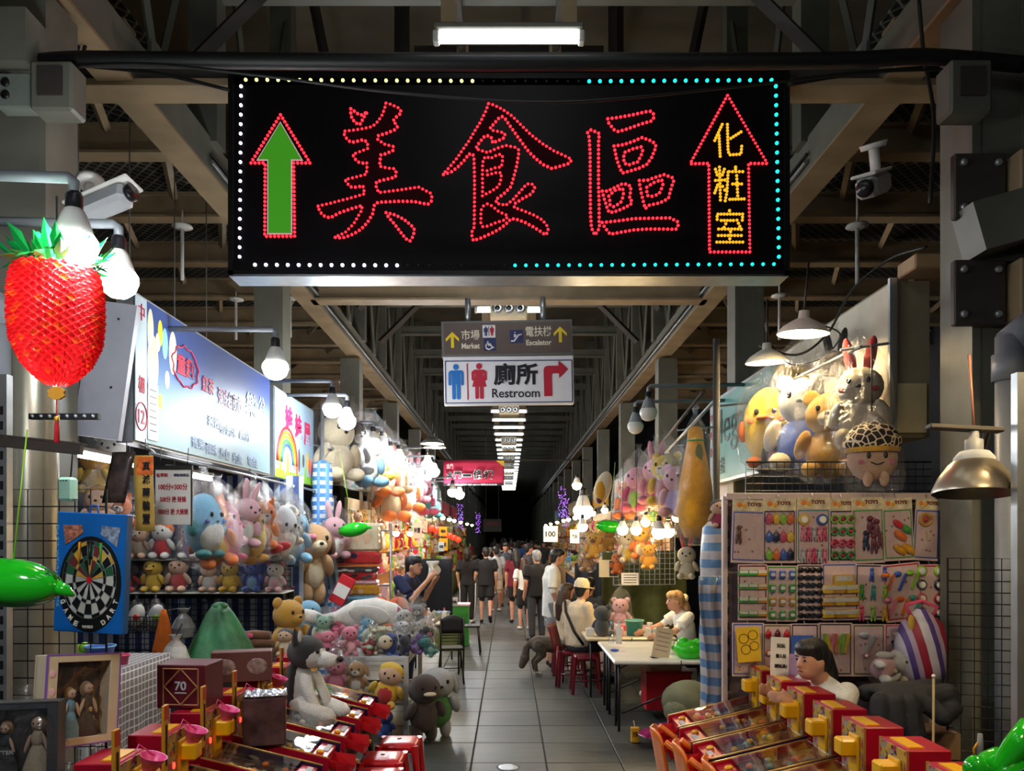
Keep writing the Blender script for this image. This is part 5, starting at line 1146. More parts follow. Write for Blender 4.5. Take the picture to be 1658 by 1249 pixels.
def machine(label, p, rz, cups, group):
    """pinball machine: local +x towards the player, origin at the foot of the back box's front face, on the bench"""
    t = thing('pinball_machine', label, 'game machine', p, rz=rz, group=group)
    side = [(-BDp, 0), (ML, 0), (ML, 0.10), (0, 0.22), (-BDp, 0.22)]
    S = basis((0, 0, 0), (1, 0, 0), (0, 0, 1), (0, -1, 0))
    MB().prism(side, -MW / 2 + 0.012, MW / 2 - 0.012, M=S).obj('cabinet', mred_paint, t); cb = t.children[-1]
    for s in (-1, 1):
        MB().prism([(0, 0.05), (ML + 0.02, -0.03), (ML + 0.02, 0.135), (0, 0.262)], s * MW / 2 - 0.012, s * MW / 2 + 0.012, M=S).obj('side_rail', mnavy if s < 0 else mred_paint, t)
        MB().tube([(0, -s * (MW / 2), 0.263), (ML + 0.02, -s * (MW / 2), 0.136)], 0.006, 5).obj('rail_edge', mgold, cb)
    sl = math.atan2(0.22 - 0.10, ML)
    D = TX((ML / 2, 0, 0.162)) @ Matrix.Rotation(sl, 4, 'Y')
    MB().box((-0.05, 0, 0.004), (ML * 0.78, MW - 0.03, 0.01), M=D).obj('playfield', field_m, t); pf = t.children[-1]
    MB().box((ML * 0.42, 0, 0.012), (ML * 0.17, MW - 0.03, 0.025), M=D, bev=0.004).obj('apron', mred_paint, t)
    MB().ell((ML * 0.40, -0.05, 0.03), (0.022, 0.02, 0.012), M=D).obj('button', myel, cb)
    MB().box((ML * 0.44, 0.05, 0.027), (0.03, 0.12, 0.004), M=D).obj('price_label', paper('light_grey'), cb)
    g = random.Random(int(abs(p[1]) * 100))
    for k in range(7):
        MB().ell((g.uniform(-.4, .25) * ML, g.uniform(-.38, .38) * MW, 0.018), (0.018, 0.018, 0.014), M=D, seg=10, ring=6).obj('bumper', plas(g.choice(['yellow', 'red', 'white', 'teal', 'orange'])), pf)
    MB().box((-0.04, 0, 0.045), (ML * 0.8, MW - 0.03, 0.003), M=D).obj('glass', glass_m, t)
    B0 = 0.2
    MB().box((-BDp / 2, 0, B0 + BH / 2), (BDp, BW, BH), bev=0.004).obj('back_box', mred_paint, t); bb = t.children[-1]
    MB().box((0.003, 0, B0 + BH / 2), (0.006, BW - 0.012, BH - 0.012)).obj('front_print', front_m, bb)
    for s in (-1, 1): MB().box((0.002, s * (BW / 2 - 0.003), B0 + BH / 2), (0.01, 0.007, BH)).obj('corner_trim', mgold, bb)
    MB().box((-BDp * 0.30, 0, B0 + BH + 0.002), (BDp * 0.35, BW * 0.7, 0.006)).obj('top_label', myel, bb)
    hb = MB(); hx = 0.045; hb.box((hx, 0.03, B0 + BH * 0.62), (0.085, 0.085, 0.075), bev=0.008); hb.box((0.012, 0.03, B0 + BH * 0.45), (0.016, 0.09, 0.2), bev=0.004); hb.obj('cup_holder', myel, bb)
    if cups:
        MB().lathe([(0.025, 0.0), (0.05, 0.062), (0.054, 0.064), (0.05, 0.058), (0.026, 0.004), (0.001, 0.004)], 18, M=TX((hx + .01, 0.03, B0 + BH * 0.62 + 0.035)) @ Matrix.Rotation(R(18), 4, 'Y')).obj('pink_cup', mpink, t); pc = t.children[-1]
        MB().tube([(hx - .04, -0.02, B0 + BH * .9), (hx - .03, 0.03, B0 + BH * 1.14), (hx + .02, 0.08, B0 + BH * .9)], 0.003, 5).obj('cup_handle', mpink, pc)
        MB().box((0.0, -BW / 2 - 0.012, B0 + BH * 0.95), (0.012, 0.045, 0.30), bev=0.002).obj('sign_stick', mat('stick_orange', lin(205, 150, 45), 0.4, vary=0.1), t); st = t.children[-1]
        MB().box((0.007, -BW / 2 - 0.012, B0 + BH * 1.38), (0.004, 0.04, 0.06)).obj('stick_top', mat('stick_red', lin(180, 60, 30), 0.4), st)
        MB().box((0.0075, -BW / 2 - 0.012, B0 + BH * 0.85), (0.003, 0.012, 0.18)).obj('stick_print', sblack, st)
        MB().ell((0.008, -0.05, B0 + BH * .45), (0.006, 0.009, 0.016)).obj('red_lamp', glow('red_lamp', (1, .04, .02), 3.0), bb)
    ch = MB(); ch.add([(ML + .0, -.07, .06), (ML + .12, -.09, .02), (ML + .12, .09, .02), (ML, .07, .06), (ML + .0, -.07, .11), (ML + .12, -.10, .085), (ML + .12, .10, .085), (ML, .07, .11)], [(0, 1, 2, 3), (0, 4, 5, 1), (3, 2, 6, 7), (3, 2, 1, 0), (1, 5, 4, 0), (7, 6, 2, 3)]); ch.obj('coin_chute', plas('red'), t)
    MB().tube([(ML + .02, -.11, .0), (ML + .09, -.11, -.02)], 0.014, 8).obj('plunger', mgold, t)
    return t
bench_m = mat('bench_dark', lin(48, 34, 34), 0.7)
BZm = 0.60
left_d = [5.62, 5.2, 4.76, 4.33, 3.9, 3.48, 3.06]
for i, d in enumerate(left_d):
    machine('red pinball machine with pink cup, %s from the plush table' % ORD[i], (-1.5, d, BZm), 0, True, 'pinball machines with pink cups')
right_d = [4.84, 4.5, 4.16, 3.8, 3.46, 3.1, 2.74]
for i, d in enumerate(right_d):
    machine('red pinball machine with yellow cup holder, %s from the toy card rack' % ORD[i], (1.55, d, BZm + 0.04), PI, False, 'pinball machines without cups')
for s, lab, y0, y1, x, w, z in ((-1, 'long dark bench under the machines with pink cups', 2.8, 5.85, -1.32, 0.72, BZm), (1, 'long dark bench under the machines by the card rack', 2.5, 5.05, 1.42, 0.66, BZm + 0.04)):
    t = thing('bench', lab, 'bench', (x, (y0 + y1) / 2, 0)); MB().box((0, 0, z - 0.016), (w, y1 - y0, 0.03)).obj('benchtop', bench_m, t)
    for sx in (-.28, .28):
        for sy in (-.48, 0, .48): MB().tube([(sx, sy * (y1 - y0), 0), (sx, sy * (y1 - y0), z - 0.03)], 0.02, 6).obj('leg', blk, t)
    MB().box((-0.2 * -s, 0, 0.3), (0.02, y1 - y0 - 0.1, 0.5)).obj('back_cloth', bench_m, t)
# prize boxes on the left machines
t = thing('prize_box', 'maroon square gift box with gold diamond on a machine', 'box', (-1.64, 3.97, 1.075), rz=R(-4))
MB().box((0, 0, 0.11), (0.25, 0.21, 0.22), bev=0.004).obj('carton', mat('box_maroon', lin(96, 22, 36), 0.4, vary=0.05), t)
gl = mat('box_gold', lin(170, 120, 70), 0.4, vary=0.05)
def bar2(a, b, w=0.008, y=-0.1065): return MB().tube([(a[0], y, a[1]), (b[0], y, b[1])], w / 2, 4, smooth=False).obj('gold_line', gl, t)
q = [(-.085, .11), (0, .2), (.085, .11), (0, .02)]
for i in range(4): bar2(q[i], q[(i + 1) % 4])
q = [(-.09, .02), (-.09, .2), (.09, .2), (.09, .02)]
for i in range(4): bar2(q[i], q[(i + 1) % 4])
lettering('70', paper('light_grey'), t, (0, -.107, .115), 0.06, 0.045, bold=0.02); MB().box((0, -.107, .08), (.06, .002, .006)).obj('small_print', paper('light_grey'), t)
t = thing('prize_box', 'long brown window box behind the maroon gift box', 'box', (-1.6, 4.62, 1.075), rz=R(14))
MB().box((0, 0, 0.09), (0.34, 0.12, 0.18), bev=0.004).obj('carton', mat('box_brown', lin(104, 62, 54), 0.4, vary=0.06), t)
for x in (-.09, .09): MB().ell((x, -0.06, 0.09), (0.06, 0.006, 0.05)).obj('window', mat('box_window', lin(150, 125, 115), 0.15, vary=0.4, vscale=30), t)
t = thing('foil_pack', 'silver topped brown pack standing on a playfield', 'pack', (-1.33, 4.2, 0.80), rz=R(15), scale=1.3)
MB().box((0, 0, 0.11), (0.17, 0.12, 0.2), bev=0.006).obj('pack', mat('pack_brown', lin(92, 66, 66), 0.15, vary=0.4, vscale=12), t)
MB().sheet(lambda u, v: (-.085 + .17 * u, -.06 + .12 * v, .215 + .015 * math.sin(u * 17) * math.sin(v * 13)), 10, 8, th=-.006).obj('foil_top', mat('silver_foil', lin(215, 215, 222), 0.2, metal=0.8, bump=0.8, bscale=18), t)
# ------------------------------------------------------------------ red stools
def stool(label, p, h, w, c, rz=0, group='red plastic stools'):
    t = thing('plastic_stool', label, 'stool', p, rz=rz, group=group); m = plas(c)
    n = 9; k = w / 2
    def P(u, v):
        x, y = (u - .5) * 2, (v - .5) * 2; q = max(abs(x), abs(y)) ** 6; f = 1 - 0.10 * (abs(x * y)) ** 2
        return (x * k * f, y * k * f, h - 0.035 * q - 0.008 * (1 - x * x) * (1 - y * y) * 0)
    MB().sheet(P, 16, 16, th=0.010).obj('seat', m, t)
    MB().lathe([(0.001, h + .001), (0.016, h + .001), (0.016, h + .003), (.001, h + .003)], 12).obj('seat_hole', blk, t)
    for sx in (-1, 1):
        for sy in (-1, 1): MB().tube([(sx * k * .84, sy * k * .84, h - .02), (sx * k * .98, sy * k * .98, h * .5), (sx * k * 1.08, sy * k * 1.08, 0)], [.03, .024, .022], 6, smooth=False).obj('leg', m, t)
    for sx, sy in ((1, 0), (-1, 0), (0, 1), (0, -1)):
        a = (sx * k * .9 + sy * k * .9, sy * k * .9 + sx * k * .9); b = (sx * k * .9 - sy * k * .9, sy * k * .9 - sx * k * .9)
        MB().tube([(a[0], a[1], h * .34), (b[0], b[1], h * .34)], .012, 5).obj('stretcher', m, t)
        MB().tube([(a[0], a[1], h - .045), (b[0], b[1], h - .045)], .025, 5, flat=(.4, 1)).obj('apron', m, t)
    return t
for i, (x, d, h) in enumerate(((-.80, 5.62, .46), (-.86, 5.25, .45), (-.84, 4.9, .44))):
    stool('glossy red plastic stool %s' % ('farthest along the machines', 'in the middle of the three by the machines', 'nearest of the three by the machines')[i], (x, d, 0), h, .30, 'red')
# orange plastic chairs lower right
def chair_shell(label, p, rz, c):
    t = thing('plastic_chair', label, 'chair', p, rz=rz, group='stacked orange chairs'); m = plas(c)
    MB().sheet(lambda u, v: ((u - .5) * .4, (v - .5) * .4, .42 - .03 * math.sin(u * PI) * math.sin(v * PI)), 8, 8, th=.012).obj('seat', m, t)
    MB().sheet(lambda u, v: ((u - .5) * (.38 - .05 * v), .2 + .07 * v + .05 * (1 - abs(u * 2 - 1)), .42 + .4 * v - .04 * (2 * u - 1) ** 4 * v), 10, 8, th=.014).obj('backrest', m, t)
    for sx in (-1, 1):
        MB().tube([(sx * .19, .18, .42), (sx * .22, .24, 0)], .02, 6).obj('leg', m, t); MB().tube([(sx * .19, -.18, .42), (sx * .21, -.21, 0)], .02, 6).obj('leg', m, t)
        MB().tube([(sx * .19, .26, .78), (sx * .21, .05, .62), (sx * .2, -.16, .6), (sx * .19, -.18, .42)], .018, 6).obj('armrest', m, t)
    return t
for i, (x, d) in enumerate(((1.06, 4.55), (1.12, 4.22), (1.2, 3.9))):
    chair_shell('orange plastic chair back at the machine front, %s from the white table' % ORD[i], (x + .1, d - .05, 0), R(84), 'orange')
# ------------------------------------------------------------------ plush table in the middle left
PT = (-1.72, 8.0); pz = .77
t = thing('display_table', 'white framed display table heaped with plush toys', 'table', (PT[0], PT[1], 0))
wf = paint('light_grey')
MB().box((0, 0, pz - .015), (1.5, 1.2, .03)).obj('tabletop', wf, t)
for sx in (-.73, .73):
    for sy in (-.58, .58): MB().box((sx, sy, pz / 2 - .015), (.045, .045, pz - .03)).obj('leg', wf, t)
for sy in (-.58, .58): MB().box((0, sy, pz - .05), (1.46, .03, .05)).obj('rail', wf, t); MB().box((0, sy, .32), (1.46, .03, .03)).obj('rail', wf, t)
for sx in (-.73, .73): MB().box((sx, 0, .32), (.03, 1.16, .03)).obj('rail', wf, t); MB().box((sx, 0, pz - .05), (.03, 1.16, .05)).obj('rail', wf, t)
MB().box((0, .05, .30), (1.42, 1.0, .015)).obj('lower_shelf', steel_dark, t)
G = 'plush toys heaped on the display table'
def tt(label, px, py, d, h, **kw): return toy(label, at(px, py, d), h, group=G, **kw)
tt('golden plush bear seen in profile at the end of the table', 466, 1066, 7.6, .64, main='gold', muzzle='gold', ear='round', rz=R(58), wide=1.15)
tt('blue and white plush head peeking behind the golden bear', 500, 1040, 8.3, .50, main='sky', belly='white', ear='none', muzzle='white', rz=R(10))
tt('pink plush elephant sitting at the table front', 530, 1062, 7.5, .27, main='pink', ear='fan', muzzle='pink', rz=R(35)); tt('larger pink plush bear beside the pink elephant', 566, 1062, 7.55, .32, main='pink', belly='light_pink', ear='round', rz=R(20))
tt('cream plush rabbit in a bag in the middle of the table', 604, 1060, 7.6, .24, main='cream', ear='long', bag=1); tt('grey blue bagged plush among the heap', 632, 1062, 7.6, .25, main='blue', ear='floppy', bag=2, rz=R(30)); tt('navy bagged plush lying low at the table front', 655, 1062, 7.55, .22, main='navy', ear='round', bag=3)
tt('white bagged plush cat behind the green turtle', 655, 1032, 8.0, .32, main='white', earc='pink', ear='point', bag=4); tt('black and white plush cow at the table corner', 690, 1052, 7.7, .26, main='white', head='black', ear='floppy', muzzle='pink', bag=0, rz=R(40)); tt('small lime plush at the table edge', 508, 1060, 7.6, .22, main='lime', belly='white', ear='none', rz=R(15)); tt('grey bagged plush mouse at the back of the heap', 676, 1020, 8.2, .3, main='grey', ear='round', muzzle='white', bag=2)
for i, (px, py, d, h, c, c2, e) in enumerate(((520, 1040, 7.95, .3, 'mint', 'white', 'round'), (548, 1032, 8.0, .3, 'rose', 'pink', 'long'), (585, 1040, 7.85, .3, 'sky', 'white', 'round'), (640, 1046, 7.8, .3, 'light_grey', 'white', 'floppy'), (668, 1058, 7.6, .26, 'purple', 'lilac', 'round'), (672, 1040, 7.9, .3, 'beige', 'white', 'long'), (700, 1036, 8.0, .28, 'white', 'pink', 'round'), (704, 1060, 7.6, .22, 'teal', 'mint', 'round'), (620, 1026, 8.25, .28, 'cream', 'tan', 'floppy'), (650, 1016, 8.4, .3, 'tan', 'cream', 'round'), (696, 1014, 8.4, .26, 'orange', 'white', 'point'), (590, 1058, 7.5, .2, 'red', 'white', 'round'), (548, 1064, 7.42, .18, 'light_pink', 'white', 'round'))):
    tt('%s bagged plush with %s tummy in the table heap' % (c.replace('_', ' '), c2.replace('_', ' ')), px, py, d, h, main=c, belly=c2, ear=e, bag=i, rot=(R(rnd.uniform(-35, 10)), R(rnd.uniform(-45, 45)), R(rnd.uniform(-30, 50))))
# green turtle
t = thing('plush_turtle', 'pale green plush turtle with spotted shell', 'plush toy', at(612, 1048, 7.7), rz=R(30), group=G)
ball('shell', plush('sage'), t, (0, 0, .1), (.17, .15, .11)); ball('head', plush('cream'), t, (.0, -.2, .07), (.07, .08, .07))
for sx in (-1, 1):
    ball('flipper', plush('sage'), t, (sx * .15, -.1, .02), (.06, .09, .03)); ball('flipper', plush('sage'), t, (sx * .15, .1, .02), (.06, .08, .03)); ball('eye', EYE, t, (sx * .03, -.27, .09), .012)
for k in range(9): ball('spot', plush('cream'), t, (.1 * math.cos(k * .75), -.05 + .09 * math.sin(k * .75), .17 + .02 * math.cos(k)), (.028, .028, .02))
# goose lying on top
t = thing('plush_goose', 'long white plush goose lying across the heap', 'plush toy', at(590, 1020, 8.15), rz=0, group=G)
MB().tube([(-.64, -.1, .15), (-.6, -.1, .16), (-.52, -.1, .15), (-.42, -.1, .12), (-.28, -.06, .13), (-.1, 0, .16), (.12, 0, .17), (.3, 0, .14), (.46, 0, .08), (.56, 0, .05)], [.03, .07, .068, .05, .07, .15, .17, .14, .07, .02], 18).obj('body', plush('white'), t)
link('beak', cone_mesh(plush('orange')), t, loc=(-.645, -.1, .145), rot=(0, R(-95), 0), scale=(.04, .035, .13))
for s in (-1, 1): ball('eye', EYE, t, (-.6, -.1 + s * .066, .18), .013)
ball('wing', plush('white'), t, (.08, -.14, .17), (.22, .05, .1), rot=(0, .15, 0)); ball('foot', plush('orange'), t, (.3, -.14, .05), (.09, .04, .03)); ball('foot', plush('orange'), t, (.34, .12, .05), (.09, .04, .03))
# basketballs
def hoop_ball(label, p, r):
    t = thing('basketball', label, 'ball', p, group='orange basketballs'); ball('shell', mat('basketball', lin(225, 95, 25), 0.6, vary=0.08, bump=.4, bscale=150), t, (0, 0, r), r, seg=24, ring=16)
    for rot in ((0, 0, 0), (R(90), 0, 0), (R(90), 0, R(90))): MB().tube([(r * 1.004 * math.cos(k * PI / 16), r * 1.004 * math.sin(k * PI / 16), 0) for k in range(33)], .004, 4).obj('seam', blk, t, loc=(0, 0, r), rot=rot)
hoop_ball('orange basketball behind the goose, nearer the folded mats', at(613, 1000, 8.5), .115); hoop_ball('orange basketball behind the goose, nearer the vendor', at(645, 1002, 8.45), .12); hoop_ball('small orange ball at the table end', at(676, 1016, 8.3), .08)
# brown cushion rolls, rag doll, jar
t = thing('brown_cushion', 'brown three-roll cushion beside the golden bear', 'cushion', at(415, 1063, 7.3), group=G)
for k in range(3): MB().tube([(-.17 + .015 * k, 0, .05 + .075 * k), (0, -.01, .055 + .075 * k), (.17 - .015 * k, 0, .05 + .075 * k)], [.035, .045, .035], 12).obj('roll', plush('brown'), t)
ball('badge', plas('rose'), t, (-.05, -.05, .2), (.04, .01, .025))
MB().box((0, .1, -.5), (.5, .4, .98)).obj('plinth', steel_dark, t)
tt('grey haired doll sitting in front of the golden bear', 462, 1062, 7.1, .27, main='peach', hair='charcoal', ear='none', shirt='cream')
t = thing('tin_can', 'yellow topped can with flower print on the table', 'can', at(500, 1064, 7.1))
MB().lathe([(0.001, 0), (.045, 0), (.045, .17), (.001, .17)], 18).obj('can', mat('can_print', lin(60, 66, 34), .35, vary=.6, vscale=40), t); MB().lathe([(.047, .165), (.047, .19), (.001, .19)], 18).obj('lid', plas('amber'), t)
# husky plush sitting on the machines
hz = thing('plush_husky', 'large black and white plush husky sitting on the machine decks', 'plush toy', (-1.33, 5.05, 0.77), rz=R(72))
W_, K_ = plush('white'), plush('black')
ball('body', W_, hz, (0, .03, .17), (.085, .08, .17)); ball('back', K_, hz, (0, .07, .19), (.095, .07, .17)); ball('head', K_, hz, (0, .0, .41), (.12, .125, .11)); ball('face', W_, hz, (0, -.06, .385), (.095, .08, .08)); MB().tube([(0, -.1, .37), (0, -.19, .365), (0, -.235, .365)], [.06, .045, .03], 12).obj('muzzle', W_, hz)
ball('nose', EYE, hz, (0, -.255, .375), (.026, .02, .022))
for s in (-1, 1):
    ball('eye', EYE, hz, (s * .06, -.125, .425), .014); link('ear', cone_mesh(K_), hz, loc=(s * .075, .02, .48), rot=(0, s * .25, 0), scale=(.045, .03, .1)); ball('ear_lining', W_, hz, (s * .082, -.006, .52), (.02, .012, .04))
    MB().tube([(s * .05, .0, .27), (s * .06, -.03, .25), (s * .08, -.08, .14), (s * .07, -.11, .07), (s * .07, -.125, .03)], [.015, .04, .036, .038, .012], 12).obj('front_leg', W_, hz); MB().tube([(s * .06, .06, .08), (s * .08, 0, .07), (s * .1, -.12, .045), (s * .09, -.22, .02), (s * .09, -.27, .02)], [.03, .065, .055, .055, .015], 12).obj('hind_leg', W_, hz)
# toys hanging on the table's front and end
toy('yellow printed cushion doll hanging on the table front', at(620, 1143, 7.2), .44, 'yellow', head='peach', hair='yellow', belly='red', ear='none', rz=R(-8), rot=(0, R(14), 0), group=G, wide=1.2)
toy('long pink plush hanging under the table edge', at(545, 1122, 7.3), .36, 'pink', ear='none', group=G, bag=1); toy('brown and white bagged plush under the table edge', at(578, 1124, 7.3), .34, 'tan', muzzle='white', belly='white', ear='floppy', group=G, bag=3)
toy('dark brown plush eagle hanging on the table corner', at(686, 1186, 7.15), .60, 'dark_brown', beak='cream', ear='none', rz=R(28), group=G, pose='hang'); toy('grey and white plush seal in a green coat hanging behind the eagle', at(708, 1178, 7.45), .64, 'white', head='light_grey', shirt='green', limb='light_grey', ear='floppy', rz=R(20), group=G, pose='hang')
toy('blue crumpled plush on the lower shelf of the table', at(625, 1192, 7.5), .28, 'blue', ear='none', group=G)
# ------------------------------------------------------------------ checked fabric pole and long dog plush
ck = stripes('blue_white_check', lin(70, 130, 205), lin(225, 232, 240), axis='Z', freq=9.0, freq2=('X', 9.0, .62), c3=lin(110, 160, 220))
t = thing('fabric_column', 'rolled blue and white checked fabric tied around a pole', 'fabric', at(522, 1000, 10.3).xy.to_3d())
MB().lathe([(.16, .05), (.19, .4), (.2, .8), (.2, 1.1), (.17, 1.4), (.08, 1.62), (.15, 1.72), (.2, 1.84), (.16, 1.95), (.17, 2.1), (.14, 2.2), (.155, 2.4), (.13, 2.5), (.14, 2.7), (.12, 2.9), (.02, 2.95)], 22).obj('roll', ck, t)
MB().tube([(0, 0, 0), (0, 0, 3.7)], .025, 8).obj('pole', galv, t); MB().tube([(.1 * math.cos(k * PI / 8), .1 * math.sin(k * PI / 8), 1.63) for k in range(17)], .014, 5).obj('tie', cloth('white'), t)
MB().sheet(lambda u, v: (.05 + .2 * u + .05 * math.sin(v * 4), -.12 + .03 * math.sin(u * 14), .35 + 1.35 * v), 12, 8, th=.01).obj('loose_flap', mat('pale_blue_cloth', lin(150, 185, 215), .7, vary=.15, vscale=5), t)
toy('long tan plush dog with dark muzzle hanging by the checked pole', at(505, 960, 9.6), .95, 'tan', belly='cream', muzzle='cream', ear='floppy', earc='brown', rz=R(40), pose='hang', group='plush toys by the checked pole', wide=.75)
toy('plush doll in red top and yellow shoes hanging by the rail end', at(472, 918, 9.3), .72, 'tan', shirt='red', hair='black', ear='none', foot='yellow', limb='white', rz=R(50), pose='hang', group='plush toys by the checked pole')
toy('small pink plush hanging below the doll in red', at(462, 955, 9.2), .3, 'rose', ear='none', rz=R(50), group='plush toys by the checked pole', bag=2); toy('pale pink bagged plush rabbit just beyond the checked pole', at(541, 905, 10.0), .6, 'light_pink', belly='white', ear='long', rz=R(40), bag=3, group='plush toys by the checked pole')
# ------------------------------------------------------------------ folded mats behind the plush table
t = thing('mat_rack', 'metal rack holding folded mats behind the goose', 'rack', at(586, 1000, 10.4).xy.to_3d())
for x in (-.36, .36): MB().tube([(x, .2, 0), (x, .2, 2.1)], .02, 6).obj('upright', galv, t)
for z in (.9, 1.25, 2.0): MB().tube([(-.36, .2, z), (.36, .2, z)], .014, 6).obj('bar', galv, t)
FL2 = film('flat_film', fac=0.08, gloss=0.06, scale=5, strength=0.25)
def folded(label, x0, y0, x1, y1, c, d=10.3, c2=None, txt=None):
    p, q = at(x0, y0, d), at(x1, y1, d); w, h = q.x - p.x, p.z - q.z
    t = thing('folded_mat', label, 'mat', ((p.x + q.x) / 2, d, q.z), group='folded mats in clear packs')
    MB().box((0, 0, h / 2), (w, .22, h), bev=min(.03, h * .4)).obj('mat', cloth(c), t)
    if c2:
        g = random.Random(x0 + y0)
        for k in range(5): ball('print', cloth(c2), t, (g.uniform(-.4, .4) * w, -.11, g.uniform(.3, .7) * h), (w * .08, .004, h * .22))
    if txt: lettering(txt, mat('brown_print', lin(90, 60, 40), .6), t, (0, -.113, h * .5), w * .5, h * .5, bold=.01)
    MB().box((0, -.004, h / 2), (w + .012, .236, h + .01), bev=.02).obj('clear_pack', FL2, t)
folded('large pale beige folded mat at the top of the rack', 553, 848, 617, 893, 'beige', c2='peach'); folded('red folded mat with dark print', 538, 894, 616, 914, 'red', c2='navy'); folded('thin orange folded mat', 538, 914.5, 616, 918, 'orange'); folded('black and white folded mat', 540, 919, 612, 927, 'charcoal', c2='white'); folded('lower red folded mat', 544, 927.5, 609, 940, 'red', c2='charcoal'); folded('pale pink folded mat', 550, 940.5, 612, 946, 'light_pink'); folded('amber orange folded mat', 553, 946.5, 612, 964, 'amber', c2='peach'); folded('sky blue folded mat with brown lettering', 545, 964.5, 617, 979, 'sky', txt='Rilakkuma'); folded('pale pink mat at the bottom of the rack', 530, 979.5, 620, 986, 'light_pink')
t = thing('gift_bag', 'small red and white gift bag hung beside the folded mats', 'bag', at(543, 977, 9.9), rot=(0, R(28), 0))
MB().box((0, 0, .19), (.2, .05, .38), bev=.006).obj('bag', paper('red'), t); MB().box((0, -.027, .18), (.18, .003, .16)).obj('print', paper('white'), t)
# big hanging plush in the second stall
big = [(543, 780, 10.7, 1.02, dict(main='cream', belly='beige', ear='none', wide=1.1)), (570, 770, 11.4, .86, dict(main='light_grey', head='charcoal', ear='round', muzzle='white')), (590, 790, 12.0, 1.0, dict(main='sky', belly='white', ear='floppy', head='white')), (606, 780, 12.8, .9, dict(main='yellow', ear='round', muzzle='cream')),
       (620, 805, 13.6, 1.0, dict(main='orange', head='red', belly='cream', ear='round')), (628, 845, 14.0, 1.1, dict(main='beige', belly='cream', limb='orange', ear='none')), (640, 800, 14.8, .9, dict(main='tan', muzzle='white', ear='floppy')), (655, 830, 15.8, 1.1, dict(main='white', head='charcoal', ear='round', limb='orange')), (672, 815, 17.0, .9, dict(main='pink', ear='long')), (684, 835, 18.4, 1.0, dict(main='rose', belly='teal', ear='round')), (694, 840, 20, .9, dict(main='teal', ear='point'))]
t = thing('hanging_rail', 'steel rail over the second stall carrying giant plush toys', 'rail', (-2.4, 15.5, 3.12)); MB().tube([(0, -5.2, 0), (0, 6, 0)], .02, 6).obj('bar', galv, t)
for y in (-5, -1, 3, 5.8): MB().tube([(0, y, 0), (-.5, y, .1)], .014, 5).obj('bracket', galv, t)
for i, (px, py, d, h, kw) in enumerate(big):
    x = -2.4; q = at(px, py, d); toy('giant bagged %s plush, %s along the second stall' % (kw['main'].replace('_', ' '), ORD[i]), (q.x, d, max(q.z, 3.1 - 1.36 * h - .1)), h, bag=i, rz=R(48), group='giant plush toys over the second stall', **kw)
# ------------------------------------------------------------------ right stall boards
RX = 2.64
VR = basis((0, 0, 0), (0, -1, 0), (0, 0, 1), (-1, 0, 0))         # letter plane facing -X
t = thing('stall_board', 'teal stall board with looping dark script lettering', 'sign', (RX, 7.5, 2.6))
MB().box((.06, 1.3, .54), (.12, 2.6, 1.08)).obj('light_box', galv, t); MB().box((-.006, 1.3, .54), (.012, 2.52, 1.0)).obj('print', mat('teal_print', lin(95, 160, 155), .3, vary=.06, vscale=1.5), t)
tl2 = mat('teal_letter', lin(50, 80, 80), .5)
lettering('Mega', tl2, t, (-.016, 1.75, .62), 1.35, .55, VR); lettering('美鞋', tl2, t, (-.016, 2.05, .2), .36, .2, VR)
MB().box((-.012, 2.48, .54), (.006, .12, 1.0)).obj('number_strip', paper('light_grey'), t)
for j, s_ in enumerate('中央棚'): lettering(s_, mred, t, (-.018, 2.48, .85 - .22 * j), .08, .12, VR)
t = thing('stall_board', 'warm lit white stall board behind the bagged plush toys', 'sign', (RX, 5.3, 2.62))
MB().box((.13, 1.08, .54), (.26, 2.14, 1.08)).obj('light_box', mat('beige_sheet', lin(150, 138, 112), .4, vary=.1), t); MB().box((-.006, 1.08, .54), (.012, 2.1, 1.04)).obj('print', mat('cream_print', lin(225, 215, 190), .35, vary=.05), t)
MB().box((-.006, -.012, .54), (.05, .03, 1.1)).obj('corner_trim', alu, t); MB().box((.13, -.006, .2), (.2, .006, .34)).obj('lit_end_patch', mat('painted_lit_cream', lin(215, 195, 150), .4, vary=.05), t)  # cream patch paints the lit lower part of the box end
MB().box((.2, -.1, 1.14), (.32, .24, .10), bev=.01).obj('junction_box', mat('box_tan', lin(170, 140, 100), .5), t)
# ------------------------------------------------------------------ bagged plush over the card rack
GR = 'bagged plush toys over the card rack'
def ht(label, px, py, d, h, **kw): return toy(label, at(px, py, d), h, group=GR, **kw)
ht('round yellow plush chick with orange beak in a bag', 1246, 755, 6.6, .72, main='yellow', beak='orange', ear='none', cheeks='orange', limb='orange', rz=R(-30), bag=0, shape='blob')
ht('bright yellow plush near the glowing lamp', 1290, 700, 6.9, .66, main='yellow', ear='round', rz=R(-40), bag=1); ht('big blue and white bagged plush bear', 1306, 765, 6.2, .84, main='light_grey', shirt='blue', limb='cream', ear='round', rz=R(-36), bag=2, wide=1.2)
ht('grey pink plush with dark back hanging low', 1262, 768, 6.4, .46, main='charcoal', belly='light_pink', ear='none', rz=R(-60), bag=3); ht('golden brown bagged plush bear', 1346, 775, 5.7, .70, main='gold', ear='round', muzzle='cream', rz=R(-30), bag=4, wide=1.1)
ht('black long-eared bagged plush', 1352, 660, 5.9, .48, main='black', ear='long', belly='amber', rz=R(-30), bag=1); ht('cream plush rabbit with long red ears in a bag', 1392, 722, 5.35, .60, main='cream', ear='long', earc='red', cheeks='red', rz=R(-28), bag=2)
t = thing('plush_doll', 'smiling plush doll with black crackle patterned cap in a bag', 'plush toy', at(1412, 790, 5.05), rz=R(-12), group=GR)
ball('head', plush('peach'), t, (0, 0, .19), (.155, .14, .15), seg=20, ring=12)
